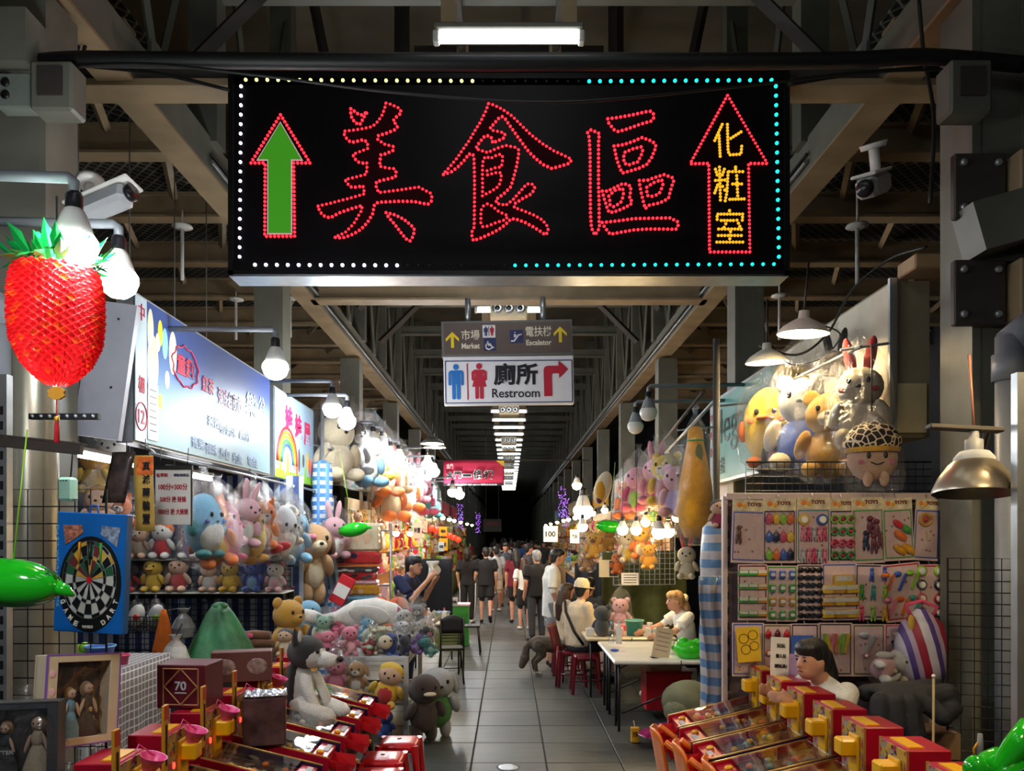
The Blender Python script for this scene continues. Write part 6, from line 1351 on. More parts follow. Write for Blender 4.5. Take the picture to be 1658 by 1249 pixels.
def crackle():
    m = bpy.data.materials.new('crackle_cloth'); m.use_nodes = True; nt = m.node_tree; n = nt.nodes; L = nt.links.new; b = n['Principled BSDF']; b.inputs['Roughness'].default_value = .9
    tc = n.new('ShaderNodeTexCoord'); v = n.new('ShaderNodeTexVoronoi'); v.feature = 'DISTANCE_TO_EDGE'; v.inputs['Scale'].default_value = 22; L(tc.outputs['Object'], v.inputs['Vector'])
    r = n.new('ShaderNodeValToRGB'); r.color_ramp.elements[0].position = .06; r.color_ramp.elements[0].color = (*lin(225, 205, 170), 1); r.color_ramp.elements[1].position = .1; r.color_ramp.elements[1].color = (*lin(40, 26, 24), 1)
    L(v.outputs['Distance'], r.inputs[0]); L(r.outputs[0], b.inputs['Base Color']); return m
MB().lathe([(.001, .43), (.06, .425), (.13, .39), (.175, .32), (.18, .28), (.165, .25)], 24).obj('cap', crackle(), t); MB().lathe([(.165, .275), (.17, .25), (.16, .225)], 24).obj('cap_band', plush('gold'), t)
for s in (-1, 1): ball('eye', EYE, t, (s * .05, -.132, .2), (.014, .008, .022)); ball('cheek', plush('pink'), t, (s * .09, -.112, .16), (.022, .01, .018)); ball('arm', plush('peach'), t, (s * .05, -.1, .05), (.03, .03, .05))
MB().tube([(-.04, -.135, .155), (0, -.14, .14), (.04, -.135, .155)], .004, 5).obj('smile', EYE, t); link('plastic_bag', bag_mesh(2), t, loc=(0, 0, -.03), scale=(.5, .48, .42)); MB().tube([(0, 0, .5), (0, .02, .95)], .004, 5).obj('string', wire_m, t)
t = thing('hanging_rail', 'steel rail over the card rack holding bagged plush toys', 'rail', (2.28, 6.1, 3.22)); MB().tube([(0.1, -.9, 0), (0, 1.2, 0)], .012, 6).obj('bar', galv, t)
for y in (-.8, 1.1): MB().tube([(0, y, 0), (.36, y, .05)], .01, 5).obj('bracket', galv, t)
cable('tangle of grey cable looping behind the two reflector lamps', [at(1230, 560, 6.3), at(1290, 575, 6.0), at(1340, 540, 5.9), at(1380, 470, 5.7), at(1440, 420, 5.4), at(1500, 400, 5.0)], .01)
cable('thin cable drooping between the reflector lamps', [at(1250, 560, 6.2), at(1280, 590, 6.1), at(1330, 580, 6), at(1360, 540, 5.9), at(1300, 520, 5.9)], .006)
grid('wire_grid', 'dark wire grid between the hanging plush and the card rack', (1.6, 5.2, 2.1), (1.25, 0, 0), (0, 0, .34), 24, 7, .003)
grid('wire_grid', 'dark wire grid standing in front of the nearest card rack side column', (2.42, 4.25, .2), (.62, -.2, 0), (0, 0, 1.62), 10, 26, .003)
# ------------------------------------------------------------------ the toy card rack
CD = 5.0
t = thing('card_rack', 'pink slotted metal display rack for toy cards', 'rack', (at(1350, 1110, CD).x, CD + .05, 0))
pk = mat('rack_pink', lin(205, 185, 180), .45, vary=.06)
xa, xb = at(1178, 0, CD).x - t.location.x, at(1520, 0, CD).x - t.location.x
for k in range(4): MB().box((xa + (xb - xa) * (k + .5) / 4, 0, 2.2), ((xb - xa) / 4 - .004, .04, .045), bev=.004).obj('top_rail', pk, t)
MB().box(((xa + xb) / 2, .04, 1.3), (xb - xa, .02, 1.78)).obj('back_panel', mat('rack_back', lin(120, 105, 105), .6, vary=.1), t)
for x in (xa, xb):
    MB().box((x, .02, 1.1), (.03, .04, 2.2)).obj('upright', pk, t)
for k in range(14): MB().box((xa + .02, -.002, .75 + .1 * k), (.012, .004, .05)).obj('slot', blk, t)
cardm = mat('card_print', lin(226, 196, 196), .5, vary=.06, vscale=20); headm = mat('card_header', lin(215, 200, 165), .45, vary=.25, vscale=25)
CF = film('flat_film', fac=.08)
starm = mat('star_print', lin(165, 120, 125), .6)
def small(kind, c, t, x, z, s):
    m = plas(c); y = -.012; s *= 1.3
    if kind == 'bag': ball('toy_piece', m, t, (x, y, z), (s * .42, .01, s * .55)); MB().tube([(x - s * .2, y, z + s * .4), (x, y, z + s * .8), (x + s * .2, y, z + s * .4)], .003, 4).obj('toy_loop', m, t)
    elif kind == 'ring': MB().tube([(x + s * .42 * math.cos(k * PI / 6), y, z + s * .42 * math.sin(k * PI / 6)) for k in range(13)], s * .12, 5).obj('toy_piece', m, t); ball('toy_gem', plas('red'), t, (x, y, z), s * .2)
    elif kind == 'car': block('toy_piece', m, t, (x, y, z), (s * .6, .018, s * .9), bev=.15); block('toy_roof', plas('silver'), t, (x, y - .008, z), (s * .45, .014, s * .35), bev=.15)
    elif kind == 'pack': block('toy_piece', m, t, (x, y, z), (s * 1.1, .014, s * .6)); block('toy_roof', paper('white'), t, (x, y - .006, z + s * .1), (s * .9, .008, s * .3))
    elif kind == 'stick': block('toy_piece', m, t, (x, y, z), (s * .25, .012, s * 1.5), rot=(0, rnd.uniform(-.5, .5), 0))
    elif kind == 'glasses':
        for q in (-1, 1): ball('toy_piece', m, t, (x + q * s * .25, y, z), (s * .24, .008, s * .2))
        block('toy_bridge', m, t, (x, y, z + s * .08), (s * .5, .008, s * .06))
    elif kind == 'fig': ball('toy_piece', m, t, (x, y, z), (s * .2, .012, s * .4)); ball('toy_head', m, t, (x, y, z + s * .5), s * .18); ball('toy_leg', m, t, (x - s * .15, y, z - s * .45), (s * .09, .01, s * .3)); ball('toy_leg', m, t, (x + s * .15, y, z - s * .45), (s * .09, .01, s * .3))
    elif kind == 'heel': ball('toy_piece', m, t, (x, y, z), (s * .5, .014, s * .25), rot=(0, .7, 0)); block('toy_heel', m, t, (x + s * .3, y, z - s * .2), (s * .1, .01, s * .4))
    elif kind == 'badge': ball('toy_piece', m, t, (x, y, z), (s * .45, .012, s * .45)); ball('toy_gem', paper('white'), t, (x, y - .008, z), (s * .3, .008, s * .3))
    elif kind == 'tool': block('toy_piece', m, t, (x, y, z), (s * .2, .012, s * 1.3), rot=(0, .5, 0)); ball('toy_gem', m, t, (x - s * .3, y, z + s * .6), (s * .3, .012, s * .2))
def card(row, k, label, x0, y0, x1, y1, pieces, border='navy', txt='TOYS', dy=0.0, tilt=0.0, head=True):
    p, q = at(x0, y0, CD), at(x1, y1, CD); w, h = q.x - p.x, p.z - q.z
    t = thing('toy_card', label, 'toy card', ((p.x + q.x) / 2, CD - .012 - dy, q.z), rot=(0, R(tilt), 0), group='toy cards on the rack')
    MB().box((0, 0, h / 2), (w, .004, h)).obj('backing', cardm, t); bk0 = t.children[-1]
    bm = paint(border); z1 = h * (.8 if head else .97)
    for (cx_, cz_, sx_, sz_) in ((0, h * .05, w * .9, .008), (0, z1, w * .9, .008), (-w * .45, (h * .05 + z1) / 2, .006, z1 - h * .05), (w * .45, (h * .05 + z1) / 2, .006, z1 - h * .05)): MB().box((cx_, -.003, cz_), (sx_, .002, sz_)).obj('border', bm, bk0)
    if head:
        MB().box((0, -.004, h * .91), (w, .004, h * .18)).obj('header', headm, t); hd0 = t.children[-1]; lettering(txt, paint('maroon'), hd0, (w * .12, -.008, h * .93), w * .42, h * .06, bold=.03)
        ball('header_print', paint('orange'), hd0, (-w * .3, -.006, h * .92), (w * .08, .002, h * .04)); ball('header_print', paint('amber'), hd0, (-w * .14, -.006, h * .9), (w * .07, .002, h * .04))
    g = random.Random(row * 31 + k)
    for _ in range(7): ball('star', starm, bk0, (g.uniform(-.4, .4) * w, -.003, g.uniform(.1, .72) * h), (.008, .001, .008), seg=8, ring=6)
    for (kind, c, u, v, s) in pieces: small(kind, c, t, (u - .5) * w, v * h, s * w)
    MB().box((0, -.024, h * .42), (w * .94, .002, h * .78)).obj('film', CF, t)
    MB().tube([(0, 0, h), (0, .03, h + .03)], .003, 4).obj('hook', galv, t)
def gridp(kind, cols, nu, nv, s, u0=.18, u1=.82, v0=.12, v1=.68):
    return [(kind, cols[(j * nu + i) % len(cols)] if len(cols) != nv else cols[j], u0 + (u1 - u0) * (i / max(1, nu - 1)), v1 - (v1 - v0) * (j / max(1, nv - 1)), s) for j in range(nv) for i in range(nu)]
row1 = [('mostly empty toy card with a small brown toy', 1182, 810, 1237, 912, [('fig', 'brown', .2, .45, .3)], 'blue', 2), ('toy card of small bright handbags', 1234, 808, 1287, 912, gridp('bag', ['rose', 'yellow', 'lime', 'orange', 'blue', 'navy'], 4, 3, .22)[:12], 'navy', 0), ('toy card of pink dolls and yellow animals', 1288, 806, 1342, 912, [('badge', 'yellow', .2, .66, .3), ('badge', 'blue', .75, .66, .3)] + gridp('fig', ['pink', 'rose', 'silver'], 5, 2, .25, v1=.45), 'teal', 0), ('toy card of green flower rings', 1342, 808, 1383, 912, gridp('ring', ['lime', 'green', 'rose', 'green'], 3, 4, .26), 'navy', 0), ('toy card of maroon figures', 1380, 806, 1431, 912, [('fig', 'maroon', .55, .55, .4), ('fig', 'maroon', .75, .5, .4), ('fig', 'navy', .4, .35, .35), ('fig', 'maroon', .85, .35, .3), ('fig', 'maroon', .65, .3, .35)], 'green', -2), ('toy card of shiny high heels', 1430, 807, 1478, 908, [('heel', 'orange', .55, .4, .4), ('heel', 'red', .5, .58, .35), ('heel', 'green', .75, .5, .35), ('heel', 'amber', .5, .18, .4), ('heel', 'amber', .8, .18, .4)], 'green', -3), ('toy card with a thin amber necklace', 1476, 808, 1517, 908, [('ring', 'amber', .4, .66, .4), ('stick', 'beige', .5, .4, .2)], 'blue', 3)]
for k, (lab, x0, y0, x1, y1, pc, bd, ti) in enumerate(row1): card(1, k, lab + ' in the top row', x0, y0, x1, y1, pc, bd, tilt=ti, dy=.004 * (k % 3))
row2 = [('toy card of small green cars', 1193, 914, 1240, 1004, gridp('pack', ['green', 'green', 'amber'], 3, 4, .24, v1=.85), 'maroon', 0), ('toy card of little cars in columns', 1239, 916, 1288, 1006, gridp('car', ['blue', 'green', 'gold', 'green'], 3, 4, .24, v1=.84), 'green', 0), ('toy card of black sunglasses', 1288, 914, 1328, 1003, gridp('glasses', ['black'], 2, 7, .42, v0=.08, v1=.9, u0=.26, u1=.74), 'charcoal', 0), ('toy card of yellow wrapped erasers', 1329, 912, 1386, 1004, gridp('pack', ['yellow', 'amber'], 3, 3, .3, v1=.55) + [('pack', 'yellow', .6, .7, .4)], 'blue', -1), ('toy card of green dinosaurs and blue birds', 1380, 914, 1438, 1003, [('fig', 'blue', .45, .82, .22), ('fig', 'blue', .8, .84, .22)] + gridp('fig', ['green', 'teal', 'lime', 'rose', 'lime', 'yellow'], 3, 2, .24, v1=.5), 'navy', 1), ('toy card of bright plastic tools', 1432, 912, 1494, 1005, gridp('tool', ['orange', 'blue', 'lime', 'pink', 'orange', 'teal'], 3, 2, .28, v0=.25), 'red', -6), ('toy card of round badges', 1480, 914, 1524, 1002, gridp('badge', ['lime', 'navy', 'red', 'charcoal'], 2, 4, .34, v0=.12, v1=.88), 'red', 0)]
for k, (lab, x0, y0, x1, y1, pc, bd, ti) in enumerate(row2): card(2, k, lab + ' in the middle row', x0, y0, x1, y1, pc, bd, tilt=ti, dy=.012 + .004 * (k % 3), head=False)
row3 = [('toy card with a yellow colouring sheet', 1183, 1008, 1234, 1094, [], 'blue', 0), ('toy card of red bow clips', 1232, 1010, 1278, 1094, gridp('bag', ['red', 'maroon'], 3, 1, .2, v0=.8, v1=.8) + [('badge', 'orange', .2, .45, .2)], 'olive', 0), ('toy card with a blue castle colouring sheet', 1277, 1009, 1321, 1094, [], 'navy', 0), ('toy card of bright pencils', 1322, 1008, 1376, 1094, gridp('stick', ['lime', 'yellow', 'pink', 'orange', 'lime'], 7, 1, .3, v0=.62, v1=.62), 'charcoal', 0), ('toy card of small charms', 1376, 1010, 1428, 1094, [('tool', 'silver', .5, .6, .4), ('badge', 'rose', .4, .4, .15)], 'olive', 0), ('pale star printed card', 1428, 1010, 1462, 1080, [('stick', 'charcoal', .4, .5, .3)], 'rose', 0)]
for k, (lab, x0, y0, x1, y1, pc, bd, ti) in enumerate(row3): card(3, k, lab + ' in the bottom row', x0, y0, x1, y1, pc, bd, tilt=ti, dy=.02 + .004 * (k % 3), head=False)
t = thing('colouring_sheet', 'yellow colouring sheet with a butterfly outline on the bottom row', 'paper', at(1214, 1072, 4.93), rot=(0, R(-4), 0))
MB().box((0, 0, .11), (.15, .003, .22)).obj('sheet', paper('yellow'), t)
for (x, z, r_) in ((-.03, .15, .03), (.03, .17, .03), (.035, .1, .028), (-.02, .08, .03)): MB().tube([(x + r_ * math.cos(k * PI / 8), -.004, z + r_ * math.sin(k * PI / 8)) for k in range(17)], .0018, 4).obj('outline', sblack, t)
t = thing('colouring_sheet', 'blue colouring sheet with white towers on the bottom row', 'paper', at(1299, 1080, 4.93)); MB().box((0, 0, .1), (.14, .003, .2)).obj('sheet', paper('blue'), t)
for k in range(4): MB().prism([(-.05 + .03 * k, .02), (-.035 + .03 * k, .02), (-.035 + .03 * k, .1 + .02 * (k % 2)), (-.0425 + .03 * k, .13 + .02 * (k % 2)), (-.05 + .03 * k, .1 + .02 * (k % 2))], 0, .003, M=SM(-.002)).obj('tower', paper('white'), t)
# ------------------------------------------------------------------ things around the seated girl at the rack
t = thing('notice_card', 'white plastic-sleeved notice with black characters on the far machine', 'sign', at(1262, 1098, 4.6), rot=(R(-6), R(3), 0))
MB().box((0, 0, .12), (.11, .006, .24), bev=.002).obj('sleeve', paper('white'), t)
for j, s_ in enumerate(('玩玩', '個人玩', '請玩具!')): lettering(s_, sblack, t, (.005, -.006, .19 - .06 * j), .05 + .012 * j, .024, bold=.01)
block('purple_sheet', paper('lilac'), t, (.09, .01, .07), (.06, .004, .15))
t = thing('toy_bundle', 'blue and red plastic toys bagged beside the notice', 'toy', at(1305, 1095, 4.75)); ball('body', plas('blue'), t, (0, 0, .05), (.06, .05, .07)); ball('knob', plas('red'), t, (-.05, 0, .09), .03); ball('knob', plas('amber'), t, (.02, 0, .12), .02)
t = thing('striped_bag', 'big red blue and white striped woven bag beside the rack', 'bag', at(1492, 1105, 4.72), rz=R(-8))
def stripe_bag():
    m = bpy.data.materials.new('woven_bag'); m.use_nodes = True; nt = m.node_tree; n = nt.nodes; L = nt.links.new; b = n['Principled BSDF']; b.inputs['Roughness'].default_value = .45
    tc = n.new('ShaderNodeTexCoord'); mp = n.new('ShaderNodeMapping'); mp.inputs['Rotation'].default_value = (0, R(14), 0); L(tc.outputs['Object'], mp.inputs[0]); sp_ = n.new('ShaderNodeSeparateXYZ'); L(mp.outputs[0], sp_.inputs[0])
    a = n.new('ShaderNodeMath'); a.operation = 'MULTIPLY'; a.inputs[1].default_value = 6.5; L(sp_.outputs['X'], a.inputs[0]); f = n.new('ShaderNodeMath'); f.operation = 'FRACT'; L(a.outputs[0], f.inputs[0])
    r = n.new('ShaderNodeValToRGB'); r.color_ramp.interpolation = 'CONSTANT'; e = r.color_ramp.elements; e[0].color = (*lin(150, 36, 60), 1); e[1].position = .62; e[1].color = (*lin(80, 60, 130), 1); k = e.new(.3); k.color = (*lin(195, 190, 205), 1); k = e.new(.82); k.color = (*lin(170, 150, 175), 1)
    L(f.outputs[0], r.inputs[0]); L(r.outputs[0], b.inputs['Base Color']); return m
MB().lathe([(.001, 0), (.12, .0), (.15, .1), (.155, .24), (.12, .36), (.05, .43), (.03, .45)], 24, sy=.7).obj('sack', stripe_bag(), t); MB().tube([(-.06, 0, .4), (-.09, 0, .47), (0, 0, .5), (.09, 0, .46), (.06, 0, .4)], .012, 6).obj('handle', cloth('rose'), t); ball('ribbon', plush('yellow'), t, (-.08, -.06, .37), (.02, .02, .05))
toy('white and pink bagged plush lying behind the seated girl', at(1412, 1090, 4.7), .3, 'white', hair='rose', ear='none', shirt='light_pink', rot=(R(-20), R(70), R(-10)), bag=2, group='plush by the seated girl'); toy('cream and red bagged plush next to the striped bag', at(1440, 1098, 4.75), .26, 'cream', shirt='red', ear='round', rot=(R(-10), R(40), 0), bag=4, group='plush by the seated girl')
bj = mat('black_jacket', lin(30, 32, 42), .75, vary=.2, bump=.5, bscale=12)
t = thing('carton', 'brown cardboard carton with red mark beside the column', 'carton', (at(1500, 0, 4.2).x, 4.25, 0)); MB().box((0, 0, .36), (.36, .3, .72), bev=.005).obj('box', mat('cardboard', lin(140, 112, 86), .8, vary=.1), t); MB().prism([(-.03, .25), (.05, .4), (.0, .55), (-.08, .4)], 0, .003, M=SM(-.151)).obj('mark', paint('maroon'), t)
MB().box((0, .04, .8), (.34, .24, .14)).obj('upper_box', MATS['cardboard'], t)
t = thing('wooden_stick', 'thin wooden stick leaning between carton and column', 'stick', at(1510, 1249, 3.8)); MB().tube([(0, 0, -.6), (.06, .1, .44)], .006, 6).obj('rod', mat('bare_wood', lin(175, 150, 105), .7), t); ball('tip', plas('white'), t, (.06, .1, .45), .01)
t = thing('umbrella', 'grey umbrella handle standing by the column base', 'umbrella', at(1587, 1249, 3.5)); MB().tube([(0, 0, -.55), (0, 0, .06)], .008, 8).obj('shaft', alu, t); MB().tube([(0, 0, .05), (0, 0, .1), (0, 0, .17)], [.012, .014, .011], 10).obj('handle', plas('grey'), t); MB().tube([(-.02, 0, .06), (-.03, 0, .1), (-.01, 0, .13)], .005, 5).obj('strap', plas('amber'), t)
# green inflatable animal, lower right corner
t = thing('green_inflatable', 'glossy green inflatable animal in the lower corner by the column', 'inflatable', at(1628, 1290, 2.5), rz=R(-15))
MB().ell((0, 0, .02), (.12, .1, .14)).obj('body', gin, t); ball('arm', gin, t, (-.1, -.05, .09), (.04, .04, .05)); MB().tube([(-.09, -.05, .05), (-.03, -.04, .1), (.02, -.03, .17), (.07, 0, .24)], [.03, .03, .04, .03], 10).obj('snout', gin, t); ball('eye', plas('black'), t, (.02, -.1, .06), (.02, .015, .025)); MB().tube([(0, -.1, .1), (.03, -.105, .13), (.06, -.1, .15)], .005, 5).obj('brow', plas('black'), t); MB().tube([(0, 0, -.1), (0, 0, -.6)], .02, 6).obj('stand', plas('grey'), t)
# ------------------------------------------------------------------ striped tarp column left of the rack
tp = stripes('pale_blue_tarp', lin(105, 145, 185), lin(205, 195, 190), axis='Z', freq=8.2, rough=.35)
t = thing('wrapped_post', 'post wrapped in pale blue and white striped tarp beside the card rack', 'post', (at(1160, 0, 5.7).x, 5.7, 0))
MB().lathe([(.13, .12), (.12, .5), (.115, .9), (.125, 1.2), (.11, 1.5), (.12, 1.75), (.1, 2.0), (.03, 2.08)], 22).obj('tarp', tp, t); MB().tube([(0, 0, 0), (0, 0, 3.4)], .025, 8).obj('pole', steel_dark, t)
MB().sheet(lambda u, v: (-.13 + .2 * u + .03 * math.sin(v * 5), -.13 + .02 * math.sin(u * 12), .55 + 1.1 * v), 10, 10, th=.006).obj('loose_fold', tp, t)
toy('small doll with black cap and striped shirt hung on the wrapped post', at(1163, 856, 5.45), .22, 'peach', hair='black', shirt='rose', ear='none', group='dolls by the wrapped post')
# ------------------------------------------------------------------ right rail of long plush toys
t = thing('hanging_rail', 'steel rail with hooks above the long yellow plush', 'rail', (2.2, 9.4, 3.25)); MB().tube([(-.2, -1.9, .0), (.2, 2.4, -.05)], .02, 6).obj('bar', galv, t); MB().tube([(-.3, -1.9, .1), (.1, 2.4, .05)], .02, 6).obj('bar', steel_dark, t)
for y in (-1.6, .2, 2.2): MB().tube([(-.1, y, 0), (.44, y, .05)], .012, 5).obj('bracket', galv, t)
t = thing('long_cushion', 'long yellow pear shaped plush cushion in a clear bag', 'plush toy', at(1126, 872, 7.9), group='long cushions on the rail', rz=R(-10))
MB().lathe([(.001, 0), (.1, .02), (.17, .14), (.185, .34), (.165, .55), (.12, .8), (.085, .98), (.08, 1.08), (.06, 1.14), (.001, 1.15)], 24).obj('cushion', plush('amber'), t); MB().tube([(.085 * math.cos(k * PI / 8), .085 * math.sin(k * PI / 8), 1.0) for k in range(17)], .01, 5).obj('neck_band', plush('green'), t); ball('leaf_patch', plush('olive'), t, (.03, -.105, .86), (.04, .012, .1)); link('plastic_bag', bag_mesh(1), t, loc=(0, 0, -.02), scale=(.55, .55, 1.02))
rb = [(1098, 838, 8.4, .62, dict(main='light_pink', shirt='lilac', ear='round')), (1080, 820, 8.9, .66, dict(main='yellow', shirt='red', ear='round', muzzle='cream')), (1062, 818, 9.3, .62, dict(main='pink', ear='long', shirt='rose')), (1034, 830, 9.8, .64, dict(main='pink', limb='rose', ear='none', belly='lime')), (1018, 842, 10.4, .6, dict(main='orange', belly='pink', ear='none')), (1010, 850, 11, .5, dict(main='light_grey', ear='round'))]
for i, (px, py, d, h, kw) in enumerate(rb):
    q = at(px, py, d); toy('bagged %s plush on the hook rail, %s from the yellow cushion' % (kw['main'].replace('_', ' '), ORD[i]), (q.x, d, q.z), h, bag=i, rz=R(-38), group='bagged plush toys on the hook rail', **kw)
t = thing('side_curtain', 'pale plastic side curtain behind the hook rail', 'curtain', (2.75, 11.5, 1.9)); MB().sheet(lambda u, v: (.03 * math.sin(u * 30), (u - .5) * 4.2, .9 * v), 30, 3, th=.01).obj('sheet', mat('pale_curtain', lin(170, 150, 140), .4, vary=.15, vscale=3), t)
t = thing('oval_cushion', 'oval fish print cushion hanging on the pale curtain', 'cushion', at(976, 815, 12.6)); ball('cushion', plush('cream'), t, (0, 0, .25), (.14, .06, .28), rot=(0, .3, 0)); ball('print', plush('amber'), t, (-.04, -.045, .2), (.08, .03, .16)); ball('print', plush('maroon'), t, (-.06, -.03, .06), (.05, .03, .07))
inflatable('green and pink vinyl leaf inflatable above the back stall', at(987, 853, 10.5), .38, (0, R(5), 0), .8)
# back wall of the middle right stall: grids, plush, cards
grid('wire_grid', 'white wire grid of toys opposite the black cloth', (1.55, 11.4, 1.2), (.95, .2, 0), (0, 0, 1.1), 12, 14, .005, paint('light_grey'))
bk_ = [(962, 905, 11.2, .42, dict(main='gold', ear='round', muzzle='brown')), (985, 892, 11.3, .4, dict(main='amber', ear='round')), (1000, 930, 11.0, .34, dict(main='orange', ear='none')), (1020, 912, 10.6, .5, dict(main='cream', ear='round', belly='yellow')), (1038, 905, 10.4, .48, dict(main='orange', head='gold', belly='cream', ear='point')), (1050, 922, 10.2, .36, dict(main='amber', ear='round')), (1112, 938, 8.6, .40, dict(main='cream', ear='long', earc='red', limb='cream')), (950, 925, 11.5, .36, dict(main='tan', ear='floppy'))]
for i, (px, py, d, h, kw) in enumerate(bk_): toy('%s plush on the back wall under warm bulbs, %s from the crowd' % (kw['main'], ORD[i]), at(px, py, d), h, rz=R(-18), bag=i if i % 2 else None, group='plush on the warm lit back wall', **kw)
def panel_card(label, px0, py0, px1, py1, d, c, lines=0, c2=None, name='notice_card', txt=None, m=None):
    p, q = at(px0, py0, d), at(px1, py1, d); t = thing(name, label, 'sign', ((p.x + q.x) / 2, d, q.z)); w, h = q.x - p.x, p.z - q.z
    MB().box((0, 0, h / 2), (w, .012, h), bev=.002).obj('card', m or paper(c), t)
    for k in range(lines): MB().box((0, -.008, h * (.82 - .6 * k / max(1, lines - 1))), (w * .75, .002, h * .05)).obj('text_line', sblack, t)
    if c2: MB().box((w * .24, -.008, h / 2), (w * .42, .003, h * .9)).obj('photo', paper(c2), t)
    if txt: lettering(txt, sblack, t, (0, -.009, h / 2), w * .7, h * .35, bold=.02)
    return t
panel_card('cream card with a dark photo hung on the white wire grid', 970, 907, 1001, 935, 11.0, 'cream', c2='charcoal'); panel_card('white notice with black print lines above the teal bucket', 1006, 928, 1034, 948, 10.5, 'white', 4)
panel_card('white hand-lettered price card over the toys', 880, 852, 903, 878, 14, 'white', txt='100'); panel_card('small white card with one character beyond the price card', 923, 858, 938, 880, 14.2, 'white', txt='秋')
t = thing('backdrop_cloth', 'olive green cloth wall behind the vendor table', 'cloth', (1.95, 11.95, 0)); MB().sheet(lambda u, v: (-.5 + 1.3 * u, .05 * math.sin(u * 16), .2 + 1.5 * v), 20, 4, th=.01).obj('cloth', cloth('olive'), t); MB().sheet(lambda u, v: (-.9 + .5 * u, .3 + .04 * math.sin(u * 12), .3 + 1.2 * v), 10, 4, th=.01).obj('dark_cloth', cloth('charcoal'), t)
# ------------------------------------------------------------------ white folding table, vendor table and clutter
def folding_table(label, x0, x1, y0, y1, z, c, legs):
    t = thing('folding_table', label, 'table', ((x0 + x1) / 2, (y0 + y1) / 2, 0)); w, l = x1 - x0, y1 - y0; m = plas(c)
    MB().box((0, 0, z - .02), (w, l, .04), bev=.012).obj('tabletop', m, t); MB().box((0, -l / 2 + .01, z - .02), (.008, .022, .041)).obj('fold_seam', blk, t)
    for (x, y) in legs: MB().tube([(x, y, 0), (x, y, z - .04)], .014, 6).obj('leg', blk, t)
    for s in (-1, 1): MB().tube([(-w / 2 + .1, s * l * .36, .15), (w / 2 - .1, s * l * .36, z - .08)], .010, 5).obj('brace', blk, t)
    return t
folding_table('white folding table with bottles and a menu stand', 1.03, 2.35, 7.55, 8.95, .71, 'white', [(-.6, -.62), (-.6, -.4), (-.56, -.2), (-.6, .1), (-.6, .3), (-.6, .55), (.55, -.6), (.55, .55), (.2, -.6)])
folding_table('pale vendor table cluttered with plush and a teal bucket', .92, 2.0, 9.15, 10.3, .72, 'cream', [(-.48, -.5), (-.48, .5), (.48, -.5), (.48, .5)])
def bottle(label, p, h, r, c, cap='white', m=None):
    t = thing('bottle', label, 'bottle', p, group='bottles on the tables'); MB().lathe([(.001, 0), (r, 0), (r, h * .6), (r * .8, h * .72), (r * .35, h * .82), (r * .35, h * .9)], 14).obj('body', m or plas(c), t); MB().lathe([(r * .4, h * .88), (r * .4, h), (.001, h)], 10).obj('cap', plas(cap), t); return t
clearm = film('clear_bottle', tint=(.92, .96, .97), fac=.14, gloss=.05, scale=6, strength=.2)
bottle('clear water bottle on the white folding table', at(990, 1042, 8.5), .24, .035, 'sky', 'sky', clearm); bottle('white spray bottle on the white folding table', at(1002, 1043, 8.5), .26, .035, 'white', 'light_grey')
for i in range(3): tag(MB().ell((0, 0, .012), (.05 - .01 * i, .03, .015), seg=10, ring=6).obj('foil_scrap', plas(('blue', 'lilac', 'silver')[i]), loc=at(995 + 14 * i, 1055 + 4 * i, 8.15)), ('blue crumpled wrapper', 'lilac crumpled wrapper', 'silver crumpled wrapper')[i] + ' on the white folding table', 'wrapper')
t = thing('menu_stand', 'pale menu card standing on the white folding table', 'menu', at(1068, 1068, 7.75), rot=(R(-8), R(12), 0)); MB().box((0, 0, .16), (.18, .008, .32), bev=.002).obj('card', paper('beige'), t); MB().box((.02, .02, .004), (.22, .12, .008)).obj('base', blk, t)
for k in range(5): MB().box((0, -.005, .27 - .045 * k), (.13, .002, .008)).obj('text_line', starm, t)
for i, (px, lab) in enumerate(((1088, 'nearer the menu'), (1101, 'nearer the green bag'))):
    t = thing('drink_can', 'white drink can %s' % lab, 'can', at(px, 1058, 8.0)); MB().lathe([(.001, 0), (.03, 0), (.033, .01), (.033, .11), (.027, .125), (.001, .125)], 14).obj('can', plas('white'), t); ball('logo', plas('green'), t, (0, -.03, .06), (.015, .006, .025))
t = thing('plastic_bag', 'bright green plastic bag on the white folding table', 'bag', at(1116, 1066, 7.75)); MB().ell((0, 0, .085), (.16, .13, .1), seg=14, ring=9).ell((-.06, 0, .14), (.07, .07, .07), seg=10, ring=7).ell((.08, 0, .13), (.06, .06, .07), seg=10, ring=7).obj('bag', mat('green_bag', lin(60, 220, 40), .2, vary=.2, bump=.7, bscale=10), t)
tub('teal plastic bucket on the vendor table', at(1027, 1030, 9.4), .11, .19, 'teal', 'bucket', rim='mint', cat='bucket')
toy('dark grey plush seen from behind on the vendor table', at(975, 1032, 9.3), .42, 'charcoal', ear='round', rz=R(150), group='plush on the vendor table'); toy('pink bagged plush heap on the vendor table', (at(1005, 985, 10.0).x, 10.0, .74), .42, 'light_pink', ear='round', bag=2, group='plush on the vendor table', rz=R(-15))
for i, (px, py, c, lab) in enumerate(((955, 1030, 'white', 'white tissue pack on the vendor table'), (1047, 1030, 'white', 'white cup carton on the vendor table'), (1062, 1030, 'light_grey', 'grey small carton on the vendor table'), (1003, 1030, 'light_pink', 'pink small carton on the vendor table'), (1075, 1030, 'cream', 'cream small carton on the vendor table'))):
    t = thing('small_carton', lab, 'carton', at(px, py, 9.35)); block('box', paper(c), t, (0, 0, .045), (.1, .08, .09)); block('flap', paper('white'), t, (.01, 0, .095), (.06, .07, .01))
t = thing('red_crate', 'red plastic crate under the white folding table', 'crate', at(1078, 1145, 8.3)); cm_ = MB(); m_ = plas('red')
